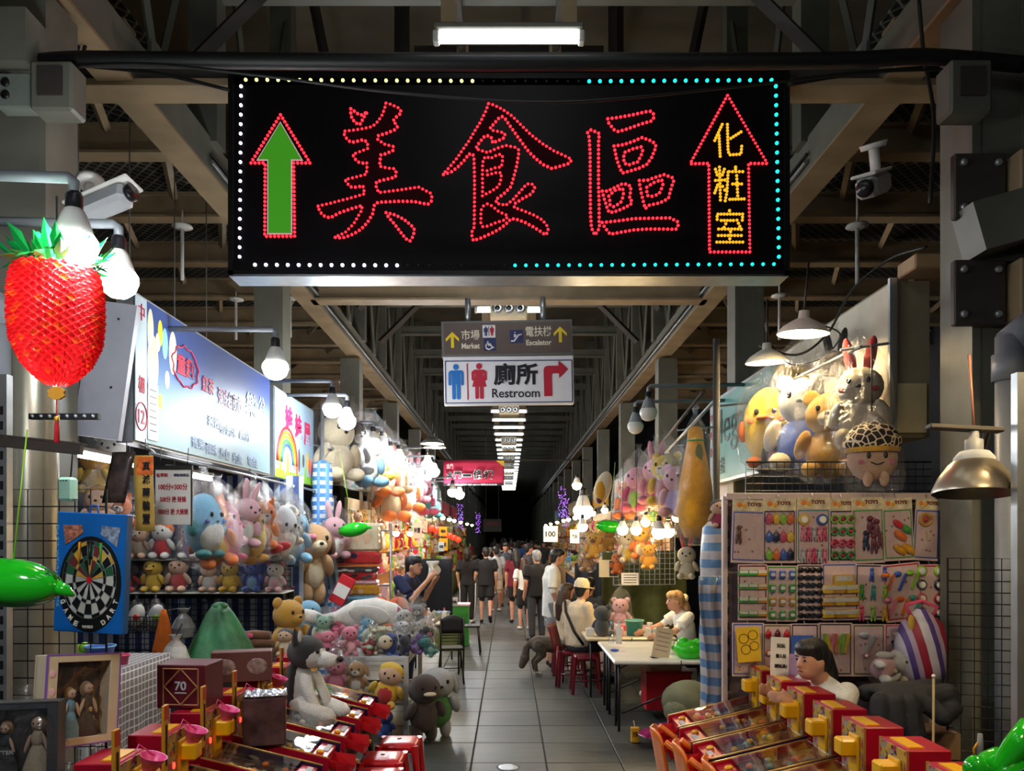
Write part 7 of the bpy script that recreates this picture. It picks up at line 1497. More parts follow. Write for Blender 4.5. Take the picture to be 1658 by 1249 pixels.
for (x, y, sx, sy) in ((0, -.16, .46, .015), (0, .16, .46, .015), (-.23, 0, .015, .33), (.23, 0, .015, .33)): cm_.box((x, y, .2), (sx, sy, .4))
cm_.box((0, 0, .01), (.46, .33, .02)); cm_.obj('crate', m_, t); MB().box((0, 0, .4), (.5, .36, .025), bev=.008).obj('rim', m_, t); block('paper_load', paper('cream'), t, (.0, 0, .43), (.3, .2, .06))
t = thing('cloth_sack', 'grey green cloth sack on the floor beside the wrapped post', 'sack', at(1115, 1165, 7.3)); MB().ell((0, 0, .17), (.26, .22, .2), seg=18, ring=10).obj('sack', mat('sage_sack', lin(120, 122, 96), .8, vary=.2, bump=.8, bscale=6), t); ball('fold', MATS['sage_sack'], t, (-.12, -.1, .1), (.14, .14, .12))
t = thing('plastic_bag', 'crumpled magenta plastic bag on the floor', 'bag', at(1085, 1192, 7.1)); gg = random.Random(4)
def crum(u, v):
    a = 2 * PI * u; k = v * .27; return (k * math.cos(a) * 1.1, k * math.sin(a) * .8, .012 + .11 * (1 - v) * (0.6 + .4 * math.sin(a * 3)) + .03 * math.sin(a * 7 + v * 9) * v * (1 - v) * 4)
MB().sheet(crum, 26, 7, th=.004).obj('bag', mat('magenta_bag', lin(150, 30, 95), .2, vary=.3, bump=.8, bscale=12), t)
t = thing('juice_carton', 'small yellow juice carton with straw standing on the floor', 'carton', at(1028, 1202, 7.22)); MB().box((0, 0, .07), (.075, .05, .14), bev=.004).obj('carton', mat('juice_print', lin(225, 165, 45), .35, vary=.1), t); MB().tube([(.0, 0, .135), (-.012, 0, .2)], .004, 6).obj('straw', plas('white'), t); lettering('奶茶', sblack, t, (0, -.027, .08), .045, .05)
t = thing('plastic_cup', 'clear plastic cup lying under the folding table', 'cup', at(1039, 1145, 8.6)); MB().lathe([(.001, 0), (.04, 0), (.05, .1), (.053, .1)], 16, M=Matrix.Rotation(R(80), 4, 'X') @ TX((0, .05, 0))).obj('cup', clearm, t)
t = thing('floor_drain', 'round metal drain cover set in the floor', 'drain', (at(823, 1243, 6.45).x, 6.45, .001)); MB().lathe([(.001, .004), (.075, .004), (.09, .002), (.09, -.004)], 24).obj('cover', alu, t); MB().lathe([(.1, .002), (.092, .003), (.092, -.004), (.1, -.004)], 24).obj('ring', steel_dark, t)
for i in range(14):
    g3 = random.Random(i); px_, d_ = 962 + 9 * i, 9.3 + .8 * g3.random(); c_ = g3.choice(['white', 'light_pink', 'cream', 'sky', 'lilac', 'rose', 'light_grey', 'peach']); q_ = at(px_, 1030, 9.35); pos = Vector((min(1.95, max(.97, (px_ - VX) * d_ / F)), d_, .72))
    t = thing('table_clutter', '%s small %s on the vendor table, %s from the man in the cap' % (c_.replace('_', ' '), ('cup', 'pouch')[i % 2], ORD[i]), 'container', pos, group='small things on the vendor table')
    if i % 2: MB().ell((0, 0, .04), (.06, .04, .045), seg=10, ring=7).obj('pouch', plas(c_), t); MB().box((0, 0, .085), (.07, .012, .02)).obj('seal', plas('white'), t)
    else: MB().lathe([(.001, 0), (.028, 0), (.036, .11), (.033, .11), (.026, .006), (.001, .006)], 12).obj('cup', plas(c_), t); MB().lathe([(.037, .105), (.037, .115), (.001, .12)], 12).obj('lid', plas('white'), t)
t = thing('steel_post', 'pale steel angle post at the picture edge beside the metal lamp', 'post', (at(1650, 0, 3.1).x, 3.1, 0)); MB().box((0, 0, 1.3), (.04, .04, 2.6)).obj('post', galv, t); MB().box((.03, 0, 1.3), (.02, .03, 2.6)).obj('flange', steel2, t)
# maroon chair and stools
stool('maroon plastic stool standing next to the white folding table', (at(948, 0, 9.55).x, 9.55, 0), .47, .32, 'maroon', group='maroon stools'); stool('maroon plastic stool under the man in the cap', (at(925, 0, 10.0).x, 10.0, 0), .46, .32, 'maroon', group='maroon stools')
t = thing('chair_back', 'maroon plastic chair back behind the man in the cap', 'chair', (at(908, 0, 9.95).x, 9.95, .43), rz=R(70)); MB().sheet(lambda u, v: ((u - .5) * .34, .02 + .1 * v, .02 + .36 * v), 8, 6, th=.015).obj('backrest', plas('maroon'), t)
for s in (-1, 1): MB().tube([(s * .15, .02, -.42), (s * .15, 0, .1)], .016, 6).obj('leg', plas('maroon'), t)
# black chairs and low tables on the left of the aisle
t = thing('folding_chair', 'black metal folding chair with slatted back facing away', 'chair', (at(731, 0, 10.2).x, 10.2, 0), rz=R(8))
MB().box((0, 0, .45), (.3, .3, .03), bev=.01).obj('seat', blk_rub, t); MB().sheet(lambda u, v: ((u - .5) * .3, -.16, .66 + .24 * v - .06 * (2 * u - 1) ** 2 * v), 8, 4, th=.02).obj('backrest', blk_rub, t)
for z in (.56, .60, .64): MB().tube([(-.14, -.16, z), (.14, -.16, z)], .007, 5).obj('slat', blk, t)
for s in (-1, 1): MB().tube([(s * .15, -.17, .86), (s * .15, -.15, .45), (s * .17, .16, 0)], .012, 6).obj('leg', blk, t); MB().tube([(s * .13, .14, .45), (s * .15, -.2, 0)], .012, 6).obj('leg', blk, t)
MB().tube([(-.15, -.12, .2), (.15, -.12, .2)], .008, 5).obj('stretcher', blk, t)
t = thing('bar_stool', 'black square stool beside the folding chair', 'stool', (at(762, 0, 12.6).x, 12.6, 0)); MB().box((0, 0, .46), (.32, .32, .03), bev=.01).obj('seat', blk_rub, t)
for sx in (-1, 1):
    for sy in (-1, 1): MB().tube([(sx * .12, sy * .12, .45), (sx * .16, sy * .16, 0)], .013, 6).obj('leg', blk, t)
t = thing('game_table', 'low table with bottles in front of the black cloth', 'table', (at(706, 0, 10.9).x, 11.0, 0)); MB().box((0, 0, .7), (.75, .6, .03), bev=.01).obj('tabletop', paint('cream'), t)
for sx in (-1, 1):
    for sy in (-1, 1): MB().tube([(sx * .33, sy * .25, .69), (sx * .33, sy * .25, 0)], .014, 6).obj('leg', blk, t)
MB().box((0, -.24, .5), (.64, .01, .36)).obj('front_cloth', cloth('olive'), t)
for i, (dx, c, cp) in enumerate(((-.1, 'cream', 'white'), (.12, 'white', 'red'), (-.22, 'olive', 'amber'))): bottle('%s bottle on the low table by the black cloth' % ('cream', 'white', 'olive')[i], (at(706, 0, 10.9).x + dx, 10.85, .716), .2, .035, c, cp)
tub('blue and green toy basket on the low table', (at(714, 0, 11).x, 11.1, .716), .12, .12, 'sage', 'basket', rim='blue', cat='basket')
t = thing('black_screen', 'black cloth screen hung beside the vendor', 'screen', (at(694, 0, 12).x, 12.0, 0)); MB().sheet(lambda u, v: (-.36 + .72 * u, .03 * math.sin(u * 11), .55 + 1.02 * v), 24, 6, th=.012).obj('cloth', mat('black_cloth', lin(20, 20, 26), .85, vary=.2, bump=.4, bscale=5), t)
for x in (-.36, .36): MB().tube([(x, .02, 0), (x, .02, 1.62)], .014, 6).obj('pole', blk, t)
t = thing('green_table', 'small green draped table in front of the black cloth screen', 'table', (at(738, 0, 13.6).x, 13.6, 0)); MB().box((0, 0, .72), (.5, .4, .03)).obj('tabletop', paint('light_pink'), t); MB().box((0, -.01, .36), (.46, .36, .7)).obj('drape', cloth('green'), t)
panel_card('white price notice on the green draped table', 730, 968, 741, 982, 13.2, 'white', txt='特價', name='price_card')
# ------------------------------------------------------------------ people and dog: one continuous skin grown over limbs, then coloured by region
SKIN = mat('skin', lin(206, 152, 122), .55, vary=.08, vscale=12); SKIN2 = mat('skin_tan', lin(176, 122, 94), .55, vary=.08, vscale=12)
def cap_mesh(mb, p0, p1, r0, r1, flat0=False, flat1=False):
    p0, p1 = Vector(p0), Vector(p1); d = (p1 - p0); n = 3
    pts, rs = [p0 + d * (i / n) for i in range(n + 1)], [r0 + (r1 - r0) * i / n for i in range(n + 1)]
    mb.tube(pts, rs, 12)
    if not flat0: mb.ell(p0, r0, seg=12, ring=8)
    if not flat1: mb.ell(p1, r1, seg=12, ring=8)
def loft_mesh(mb, rings):
    """rings: (centre, axis-x, axis-y, rx, ry)"""
    n = 18; vs = []
    for c, ax, ay, rx, ry in rings:
        for j in range(n):
            a = 2 * PI * j / n; vs.append(Vector(c) + ax * (rx * math.cos(a)) + ay * (ry * math.sin(a)))
    k = len(rings); fs = [(i * n + j, i * n + (j + 1) % n, (i + 1) * n + (j + 1) % n, (i + 1) * n + j) for i in range(k - 1) for j in range(n)]
    fs += [tuple(reversed(range(n))), tuple((k - 1) * n + j for j in range(n))]; mb.add(vs, fs)
def grow(name, prims, mats, parent, voxel=.014, smooth=3):
    mb = MB()
    for q in prims:
        if q[0] == 'cap': cap_mesh(mb, *q[2:6], *(q[6:] if len(q) > 6 else ()))
        elif q[0] == 'ell': mb.ell(q[2], q[3], seg=16, ring=10, rot=q[4] if len(q) > 4 else None)
        elif q[0] == 'loft': loft_mesh(mb, q[2])
    me = mb.mesh(name, mats[0]); tmp = bpy.data.objects.new('grow', me); AUX.collection.objects.link(tmp)
    r = tmp.modifiers.new('r', 'REMESH'); r.mode = 'VOXEL'; r.voxel_size = voxel; r.use_smooth_shade = True
    s = tmp.modifiers.new('s', 'SMOOTH'); s.iterations = smooth; s.factor = .5
    vl = AUX.view_layers[0]; vl.update(); out = bpy.data.meshes.new_from_object(tmp.evaluated_get(vl.depsgraph))
    bpy.data.objects.remove(tmp); bpy.data.meshes.remove(me); out.name = name
    out.materials.clear()
    for m in mats: out.materials.append(m)
    n = len(out.polygons); ce = np.empty(n * 3, dtype=np.float32); out.polygons.foreach_get('center', ce); ce = ce.reshape(-1, 3)
    best = np.full(n, 1e9); idx = np.zeros(n, dtype=np.int32)
    for q in prims:
        if q[0] == 'cap':
            a, b = np.array(q[2][:]), np.array(q[3][:]); d = b - a; L2 = max(1e-9, float(d @ d)); t = np.clip(((ce - a) @ d) / L2, 0, 1); v = np.linalg.norm(ce - (a + t[:, None] * d), axis=1) - (q[4] + (q[5] - q[4]) * t)
        elif q[0] == 'ell':
            rr = np.array(q[3] if isinstance(q[3], (tuple, list)) else (q[3],) * 3); v = (np.linalg.norm((ce - np.array(q[2][:])) / rr, axis=1) - 1) * rr.min()
        else:
            v = np.full(n, 1e9); R_ = q[2]
            for (c0, ax, ay, rx0, ry0), (c1, _, _, rx1, ry1) in zip(R_, R_[1:]):
                a, b = np.array(c0[:]), np.array(c1[:]); d = b - a; t = np.clip(((ce - a) @ d) / max(1e-9, float(d @ d)), 0, 1); w = ce - (a + t[:, None] * d)
                ex = w @ np.array(ax[:]) / (rx0 + (rx1 - rx0) * t); ey = w @ np.array(ay[:]) / (ry0 + (ry1 - ry0) * t); az = np.array(ax.cross(ay)[:]); ez = (w @ az)
                v = np.minimum(v, (np.sqrt(ex * ex + ey * ey) - 1) * min(ry0, ry1) + np.abs(ez) * .8)
        k = v < best; best[k] = v[k]; idx[k] = q[1]
    out.polygons.foreach_set('material_index', idx); out.polygons.foreach_set('use_smooth', np.ones(n, dtype=bool)); out.update()
    return link(name, out, parent)
STAND = dict(pelvis=(0, 0, .95), chest=(0, 0, 1.27), neck=(0, .01, 1.45), head=(0, -.015, 1.60), sh=(.185, 0, 1.40), el=(.235, .03, 1.13), wr=(.23, -.05, .90), hip=(.09, 0, .92), kn=(.1, -.015, .49), an=(.1, .02, .085), toe=(.115, -.14, .035))
SIT = dict(pelvis=(0, 0, .52), chest=(0, -.02, .84), neck=(0, -.02, 1.02), head=(0, -.05, 1.17), sh=(.18, -.01, .97), el=(.22, -.06, .71), wr=(.17, -.28, .68), hip=(.1, -.02, .5), kn=(.13, -.43, .5), an=(.13, -.4, .085), toe=(.14, -.56, .035))
def person(label, p, rz, base=None, h=1.72, shirt='white', bottom='shorts', bcol='charcoal', shoe='black', hair='black', hstyle='short', skin=None, vox=.014, female=False, sleeve=.62, hem=.86, fat=1.0, headrot=(0, 0, 0), stripe=None, group='people in the aisle', hands=True, **J):
    B = dict(base or STAND); get = {}
    for k in B:
        v = Vector(B[k])
        if k in ('pelvis', 'chest', 'neck', 'head'): get[k] = Vector(J.get(k, v))
        else:
            get[k + 'L'] = Vector(J.get(k + 'L', v)); get[k + 'R'] = Vector(J.get(k + 'R', (-v.x, v.y, v.z)))
    g = get; t = thing('person', label, 'person', p, rz=rz, group=group, scale=h / 1.72)
    sk = skin or SKIN; mats = [sk, cloth(shirt), cloth(bcol), mat('shoe_' + shoe, lin(COL[shoe]), .5), paint('rose')]
    P = []
    ax = (g['shL'] - g['shR']).normalized(); f = .92 if female else 1.0
    def ring(c, rx, ry, d): a2 = d.cross(ax).normalized(); return (c, ax, a2, rx * f * fat, ry * f * fat)
    pe, ch, ne = g['pelvis'], g['chest'], g['neck']; d1, d2 = (ch - pe).normalized(), (ne - ch).normalized(); dn = (.95 - hem)
    sit = base is SIT
    lo = pe - d1 * (.02 if sit else dn)
    P.append(('loft', 1, [ring(lo, .178, .128, d1), ring(pe + d1 * .03, .172, .122, d1), ring(pe.lerp(ch, .5), .165 if not female else .15, .115, d1), ring(ch, .19, .125, d2), ring(ch.lerp(ne, .55), .185, .105, d2), ring(ch.lerp(ne, .86), .12, .075, d2), ring(ne, .065, .062, d2)]))
    P.append(('cap', 0, ne - d2 * .02, g['head'] - Vector((0, 0, .05)), .056, .052))
    hd = g['head']; P += [('ell', 0, hd, (.074, .092, .115)), ('ell', 0, hd + Vector((0, -.03, -.055)), (.056, .062, .06)), ('cap', 0, hd + Vector((0, -.088, .012)), hd + Vector((0, -.104, -.022)), .011, .015), ('ell', 0, hd + Vector((.076, .005, -.01)), (.012, .02, .03)), ('ell', 0, hd + Vector((-.076, .005, -.01)), (.012, .02, .03))]
    for s in 'LR':
        sh, el, wr = g['sh' + s], g['el' + s], g['wr' + s]; q = sh.lerp(el, sleeve)
        P += [('cap', 0, sh, el, .046, .041), ('cap', 0, el, wr, .041, .028), ('cap', 1, sh, q, .068, .076, False, True)]
        dr = (wr - el).normalized(); side = dr.cross(ax).normalized(); out = side.cross(dr).normalized(); pl = wr + dr * .075
        P.append(('cap', 0, wr, pl, .03, .032)); P.append(('ell', 0, wr + dr * .05, .034))
        if hands:
            for k in range(4):
                o = side * ((k - 1.5) * .019); b0 = wr + dr * .085 + o; ln = (.052, .064, .068, .058)[k]; b1 = b0 + dr * ln * .55; P += [('cap', 0, b0, b1, .0098, .009), ('cap', 0, b1, b1 + (dr - out * .5).normalized() * ln * .5, .009, .008)]
            P.append(('cap', 0, wr + dr * .03 + side * .028, wr + dr * .085 + side * .055, .012, .009))
        hp_, kn, an, to = g['hip' + s], g['kn' + s], g['an' + s], g['toe' + s]
        P += [('cap', 0, hp_, kn, .082, .058), ('cap', 0, kn, an, .057, .036), ('cap', 0, kn.lerp(an, .25), kn.lerp(an, .5), .06, .05), ('cap', 3, an - Vector((0, 0, .03)), to, .046, .04)]
        if bottom == 'shorts': P.append(('cap', 2, hp_, hp_.lerp(kn, .78), .1, .1, False, True))
        elif bottom == 'pants': P += [('cap', 2, hp_, kn, .097, .078), ('cap', 2, kn, an + (kn - an) * .08, .078, .06, False, True)]
        elif bottom == 'skirt': P.append(('cap', 2, hp_, hp_.lerp(kn, .55), .11, .125, False, True))
    P.append(('ell', 2, pe - Vector((0, 0, .02)), (.16 * fat, .12 * fat, .11)))
    body = grow('body', P, mats, t, vox)
    hm = mat('hair_' + hair, lin(COL[hair]) if hair in COL else lin(30, 24, 22), .45, vary=.3, vscale=30, stretch=(1, 1, .2), bump=.5, bscale=60)
    if hstyle != 'none':
        H_ = [('ell', 0, hd + Vector((0, .022, .035)), (.085, .098, .105)), ('ell', 0, hd + Vector((0, -.02, .075)), (.078, .09, .06))]
        if hstyle == 'short': H_ += [('ell', 0, hd + Vector((0, .055, -.02)), (.07, .06, .07))]
        elif hstyle == 'bob': H_ += [('cap', 0, hd + Vector((0, .05, 0)), hd + Vector((0, .06, -.1)), .085, .07), ('cap', 0, hd + Vector((.06, .02, 0)), hd + Vector((.07, .02, -.09)), .04, .03), ('cap', 0, hd + Vector((-.06, .02, 0)), hd + Vector((-.07, .02, -.09)), .04, .03)]
        elif hstyle == 'long': H_ += [('cap', 0, hd + Vector((0, .055, 0)), hd + Vector((0, .1, -.18)), .085, .085), ('cap', 0, hd + Vector((0, .1, -.18)), hd + Vector((0, .13, -.36)), .085, .05), ('cap', 0, hd + Vector((.06, .01, 0)), hd + Vector((.075, .03, -.16)), .035, .03), ('cap', 0, hd + Vector((-.06, .01, 0)), hd + Vector((-.075, .03, -.16)), .035, .03)]
        elif hstyle == 'tail': H_ += [('ell', 0, hd + Vector((0, .06, -.01)), (.07, .06, .075)), ('cap', 0, hd + Vector((0, .115, .03)), hd + Vector((0, .15, -.09)), .04, .05), ('cap', 0, hd + Vector((0, .15, -.09)), hd + Vector((0, .13, -.22)), .05, .022)]
        grow('hair', H_, [hm], t, max(vox * .75, .011), 2)
    for s in (-1, 1): ball('eye', EYE, t, hd + Vector((s * .03, -.086, .01)), (.011, .006, .007)); ball('eyebrow', hm, t, hd + Vector((s * .03, -.089, .03)), (.017, .006, .004))
    ball('mouth', mat('lips', lin(150, 70, 66), .5), t, hd + Vector((0, -.09, -.055)), (.02, .007, .006))
    if stripe:
        for s in 'LR': MB().tube([g['hip' + s] + Vector((.1 if s == 'L' else -.1, 0, 0)), g['kn' + s] + Vector((.08 if s == 'L' else -.08, 0, 0)), g['an' + s] + Vector((.062 if s == 'L' else -.062, 0, .05))], .012, 6).obj('side_stripe', cloth(stripe), t)
    return t
def X(px, d): return (px - VX) * d / F
# man in white T-shirt
t = person('man in loose white T-shirt and grey denim shorts looking down at the stall', (X(893, 11.3), 11.3, 0), R(98), h=1.75, shirt='white', bottom='shorts', bcol='grey', shoe='black', hair='black', vox=.0115, hem=.74, fat=1.08, sleeve=.9, neck=(0, -.03, 1.45), head=(0, -.09, 1.585), wrL=(.2, -.3, 1.1), elL=(.24, -.06, 1.15))
MB().box((.2, -.38, 1.17), (.02, .16, .22), M=Matrix.Rotation(R(8), 4, 'X')).obj('folder', paper('rose'), t)
person('woman in black T-shirt and black trousers with white side stripe', (X(757, 17), 17, 0), R(165), h=1.64, shirt='black', bottom='pants', bcol='black', shoe='white', hair='black', hstyle='bob', stripe='white', female=True, elR=(-.28, -.06, 1.16), wrR=(-.22, -.22, 1.0), hem=.88)
person('man in black T-shirt and black shorts walking away', (X(787, 17), 17, 0), R(180), h=1.66, shirt='black', bottom='shorts', bcol='black', shoe='black', hair='black', fat=1.12, knR=(-.1, .1, .5), anR=(-.1, .32, .2), toeR=(-.11, .26, .06), wrL=(.28, -.04, .9))
person('man in pale shirt half hidden behind the walking man in black', (X(803, 19.5), 19.5, 0), R(200), h=1.64, shirt='light_grey', bottom='shorts', bcol='beige', shoe='white', hair='black', skin=SKIN2)
person('man in dark T-shirt facing the camera in the crowd', (X(819, 21), 21, 0), R(8), h=1.72, shirt='charcoal', bottom='shorts', bcol='black', shoe='black', hair='black', skin=SKIN2, fat=1.1)
person('long dark haired woman in maroon patterned shirt and black shorts', (X(836, 17), 17, 0), R(185), h=1.64, shirt='maroon', bottom='shorts', bcol='black', shoe='black', hair='black', hstyle='long', fat=1.1)
person('girl in white T-shirt and black shorts with long brown hair', (X(849, 15.8), 15.8, 0), R(190), h=1.47, shirt='white', bottom='shorts', bcol='black', shoe='white', hair='dark_brown', hstyle='long', female=True, hem=.93, wrR=(-.16, -.24, 1.15), elR=(-.26, -.06, 1.16))
t = person('young person in black cap and dark shirt facing the toys', (X(856, 18.5), 18.5, 0), R(110), h=1.72, shirt='charcoal', bottom='pants', bcol='charcoal', shoe='black', hair='black')
MB().lathe([(.001, .15), (.06, .14), (.09, .09), (.096, .04)], 16, M=TX((0, -.015, 1.6))).obj('cap', cloth('black'), t); MB().ell((0, -.12, 1.645), (.06, .08, .008)).obj('cap_visor', cloth('black'), t)
person('grey haired man in black T-shirt close behind the man in white', (X(869, 14), 14, 0), R(200), h=1.66, shirt='black', bottom='pants', bcol='charcoal', shoe='black', hair='grey', fat=1.08)
# seated man in cap
t = person('seated man in beige T-shirt and cream cap seen from behind with black strap', (X(934, 9.95), 9.95, 0), R(128), base=SIT, h=1.82, shirt='beige', bottom='shorts', bcol='charcoal', shoe='black', hair='black', vox=.0115, fat=1.12, sleeve=.9, head=(0, -.1, 1.16), neck=(0, -.06, 1.02))
MB().lathe([(.001, .125), (.06, .118), (.092, .07), (.1, .02), (.098, .0)], 20, M=TX((0, -.08, 1.19)) @ Matrix.Rotation(R(8), 4, 'X')).obj('cap', cloth('cream'), t); MB().ell((0, -.2, 1.185), (.07, .09, .01), rot=(R(12), 0, 0)).obj('cap_visor', cloth('cream'), t); MB().ell((0, -.165, 1.12), (.05, .035, .04)).obj('face_mask', cloth('black'), t)
MB().tube([(.15, .06, 1.03), (.05, .135, .9), (-.1, .14, .68), (-.18, .06, .52)], .018, 6, flat=(1, .4)).obj('strap', cloth('black'), t)
person('seated woman in pale top beside the man in the cap', (X(913, 10.75), 10.75, 0), R(118), base=SIT, h=1.68, shirt='beige', bottom='shorts', bcol='grey', shoe='white', hair='dark_brown', hstyle='long', female=True, vox=.014)
person('seated black haired man beyond the cream cap', (X(952, 11.35), 11.35, 0), R(150), base=SIT, h=1.74, shirt='charcoal', bottom='pants', bcol='navy', shoe='black', hair='black')
# vendor girl leaning over the table
t = person('vendor girl with light brown hair in white top reaching over the table', (X(1118, 9.25), 9.25, 0), R(-78), base=SIT, h=1.72, shirt='white', bottom='pants', bcol='olive', shoe='white', hair='tan', hstyle='tail', female=True, vox=.0115, chest=(0, -.08, .86), neck=(0, -.13, 1.03), head=(0, -.2, 1.15), elR=(-.24, -.28, .84), wrR=(-.2, -.5, .78), elL=(.22, -.3, .82), wrL=(.16, -.46, .77), shL=(.17, -.1, .98), shR=(-.17, -.1, .98))
MB().ell((0, -.07, 1.19), (.07, .03, .05)).obj('hair_bow', cloth('cream'), t)
# vendor at the left
t = person('vendor in navy T-shirt holding a white tissue to the face', (X(656, 9.5), 9.5, 0), R(72), h=1.72, shirt='navy', bottom='pants', bcol='navy', shoe='black', hair='black', hstyle='short', vox=.0115, neck=(0, -.05, 1.44), head=(0, -.12, 1.565), elR=(-.24, -.2, 1.18), wrR=(-.12, -.36, 1.4), elL=(.22, -.16, 1.15), wrL=(.12, -.33, 1.36), sleeve=.75)
MB().sheet(lambda u, v: (-.1 + .16 * u, -.36 - .05 * math.sin(u * 7) * math.sin(v * 5) - .06 * u, 1.46 + .17 * v), 8, 8, th=.008).obj('tissue', paper('white'), t)
# girl at the card rack
t = person('dark haired girl with ponytail in pale top bent over the machines', (X(1352, 4.42), 4.42, 0.16), R(-66), base=SIT, h=1.62, shirt='white', bottom='pants', bcol='navy', shoe='white', hair='black', hstyle='tail', female=True, vox=.010, chest=(0, -.06, .86), neck=(0, -.1, 1.03), head=(0, -.19, 1.145), elL=(.22, -.22, .86), wrL=(.1, -.42, .93), elR=(-.22, -.2, .86), wrR=(-.1, -.42, .95), shL=(.165, -.08, .97), shR=(-.165, -.08, .97))
for (px, d, h_, lab) in ((1352, 4.42, .66, 'tall stool under the girl at the card rack'), (913, 10.75, .48, 'low stool under the seated woman'), (952, 11.35, .48, 'low stool under the seated black haired man'), (1118, 9.25, .5, 'low stool under the vendor girl')):
    stool(lab, (X(px, d), d, 0), h_ - .06, .28, 'maroon', group='stools under seated people')
# distant crowd
crowd_cols = [('black', 'black'), ('white', 'navy'), ('charcoal', 'grey'), ('blue', 'black'), ('beige', 'charcoal'), ('maroon', 'black')]
protos = []
for i, (a, b) in enumerate(crowd_cols):
    protos.append(person('distant shopper in %s top far down the aisle, %s of the crowd' % (a, ORD[i]), (X(806 + 11 * i, 25 + 1.5 * i), 25 + 1.5 * i, 0), R((170, 10, 190, 160, 20, 200)[i]), h=1.66 + .02 * (i % 4), shirt=a, bottom='shorts', bcol=b, shoe='white', hair='black', hstyle=('short', 'long')[i % 2], vox=.022, hands=False, group='distant crowd'))
for i in range(16):
    d = 30 + 2.3 * i; q = protos[(i * 5 + 2) % 6]
    o = dup(q, loc=(rnd.uniform(-1.3, 1.4), d, 0), rz=R(rnd.choice([0, 180, 165, 195, 90])), label='distant shopper far down the aisle in %s, %s of the farther crowd' % (crowd_cols[(i * 5 + 2) % 6][0], ORD[i]))
# ------------------------------------------------------------------ dog
def V(*a): return Vector(a)
t = thing('dog', 'brown grey dog with white paws and bushy tail standing in the aisle', 'dog', (X(893, 10.75), 10.75, 0), rz=R(10))
fur = mat('dog_fur', lin(92, 78, 64), .9, vary=.25, vscale=14, bump=.7, bscale=90, sheen=.2); fw = mat('dog_white', lin(205, 195, 180), .9, vary=.15, bump=.6, bscale=90)
D = [('cap', 0, V(-.2, 0, .43), V(.02, 0, .42), .115, .12), ('cap', 0, V(.02, 0, .42), V(.2, 0, .41), .125, .14), ('ell', 1, V(.12, 0, .33), (.14, .09, .07)),
     ('cap', 0, V(.24, 0, .46), V(.36, 0, .6), .095, .08), ('ell', 0, V(.41, 0, .63), (.1, .075, .075)), ('cap', 1, V(.46, 0, .6), V(.56, 0, .58), .045, .032), ('cap', 0, V(.38, .05, .68), V(.37, .07, .76), .025, .01), ('cap', 0, V(.38, -.05, .68), V(.37, -.07, .76), .025, .01),
     ('cap', 0, V(-.28, 0, .46), V(-.36, 0, .38), .045, .05), ('cap', 0, V(-.36, 0, .38), V(-.38, 0, .24), .05, .06), ('cap', 0, V(-.38, 0, .24), V(-.42, 0, .14), .07, .05)]
for s in (-1, 1):
    y = s * .075
    D += [('cap', 0, V(-.2, y, .42), V(-.14, y, .29), .085, .055), ('cap', 0, V(-.14, y, .29), V(-.25, y, .18), .05, .032), ('cap', 0, V(-.25, y, .18), V(-.23, y, .05), .03, .026), ('cap', 1, V(-.23, y, .05), V(-.17, y, .026), .03, .027),
          ('cap', 0, V(.2, y, .4), V(.18, y, .25), .06, .038), ('cap', 0, V(.18, y, .25), V(.2, y, .12), .034, .028), ('cap', 1, V(.2, y, .12), V(.2, y, .04), .027, .026), ('cap', 1, V(.2, y, .035), V(.25, y, .026), .03, .026)]
grow('body', D, [fur, fw], t, .011)
for s in (-1, 1): ball('eye', EYE, t, (.475, s * .05, .65), .011)
ball('nose', EYE, t, (.59, 0, .59), .018); MB().tube([(.27 + .1 * math.cos(k * PI / 8) * .3, .1 * math.sin(k * PI / 8), .5 + .06 * math.cos(k * PI / 8)) for k in range(17)], .012, 6).obj('collar', cloth('rose'), t)

# ------------------------------------------------------------------ jacket thrown over the carton
t = thing('black_jacket', 'black jacket with dark blue panels thrown over a carton by the column', 'jacket', at(1470, 1180, 4.2))
bj = mat('black_jacket', lin(30, 32, 42), .75, vary=.2, bump=.5, bscale=12)
jk = [('cap', 0, V(-.2, -.1, .17), V(.18, -.06, .2), .05, .06), ('cap', 0, V(-.2, .06, .18), V(.18, .08, .2), .05, .06), ('cap', 0, V(-.21, -.12, .17), V(-.24, -.16, -.08), .05, .06), ('cap', 0, V(-.14, -.13, .17), V(-.13, -.17, -.12), .05, .055), ('cap', 0, V(-.06, -.13, .17), V(-.03, -.17, -.06), .05, .05),
      ('cap', 0, V(.02, -.1, .18), V(.1, -.16, .1), .05, .05), ('cap', 0, V(.1, -.16, .1), V(.2, -.1, .13), .045, .04), ('cap', 0, V(.15, -.05, .2), V(.24, -.04, .16), .045, .03), ('ell', 0, V(-.02, 0, .21), (.2, .12, .04)), ('cap', 1, V(-.17, -.17, .02), V(-.16, -.2, -.1), .03, .035)]
grow('jacket', jk, [bj, cloth('navy')], t, .012, 4)
MB().box((-.12, -.225, -.03), (.012, .006, .2)).obj('zip_strip', paint('navy'), t)
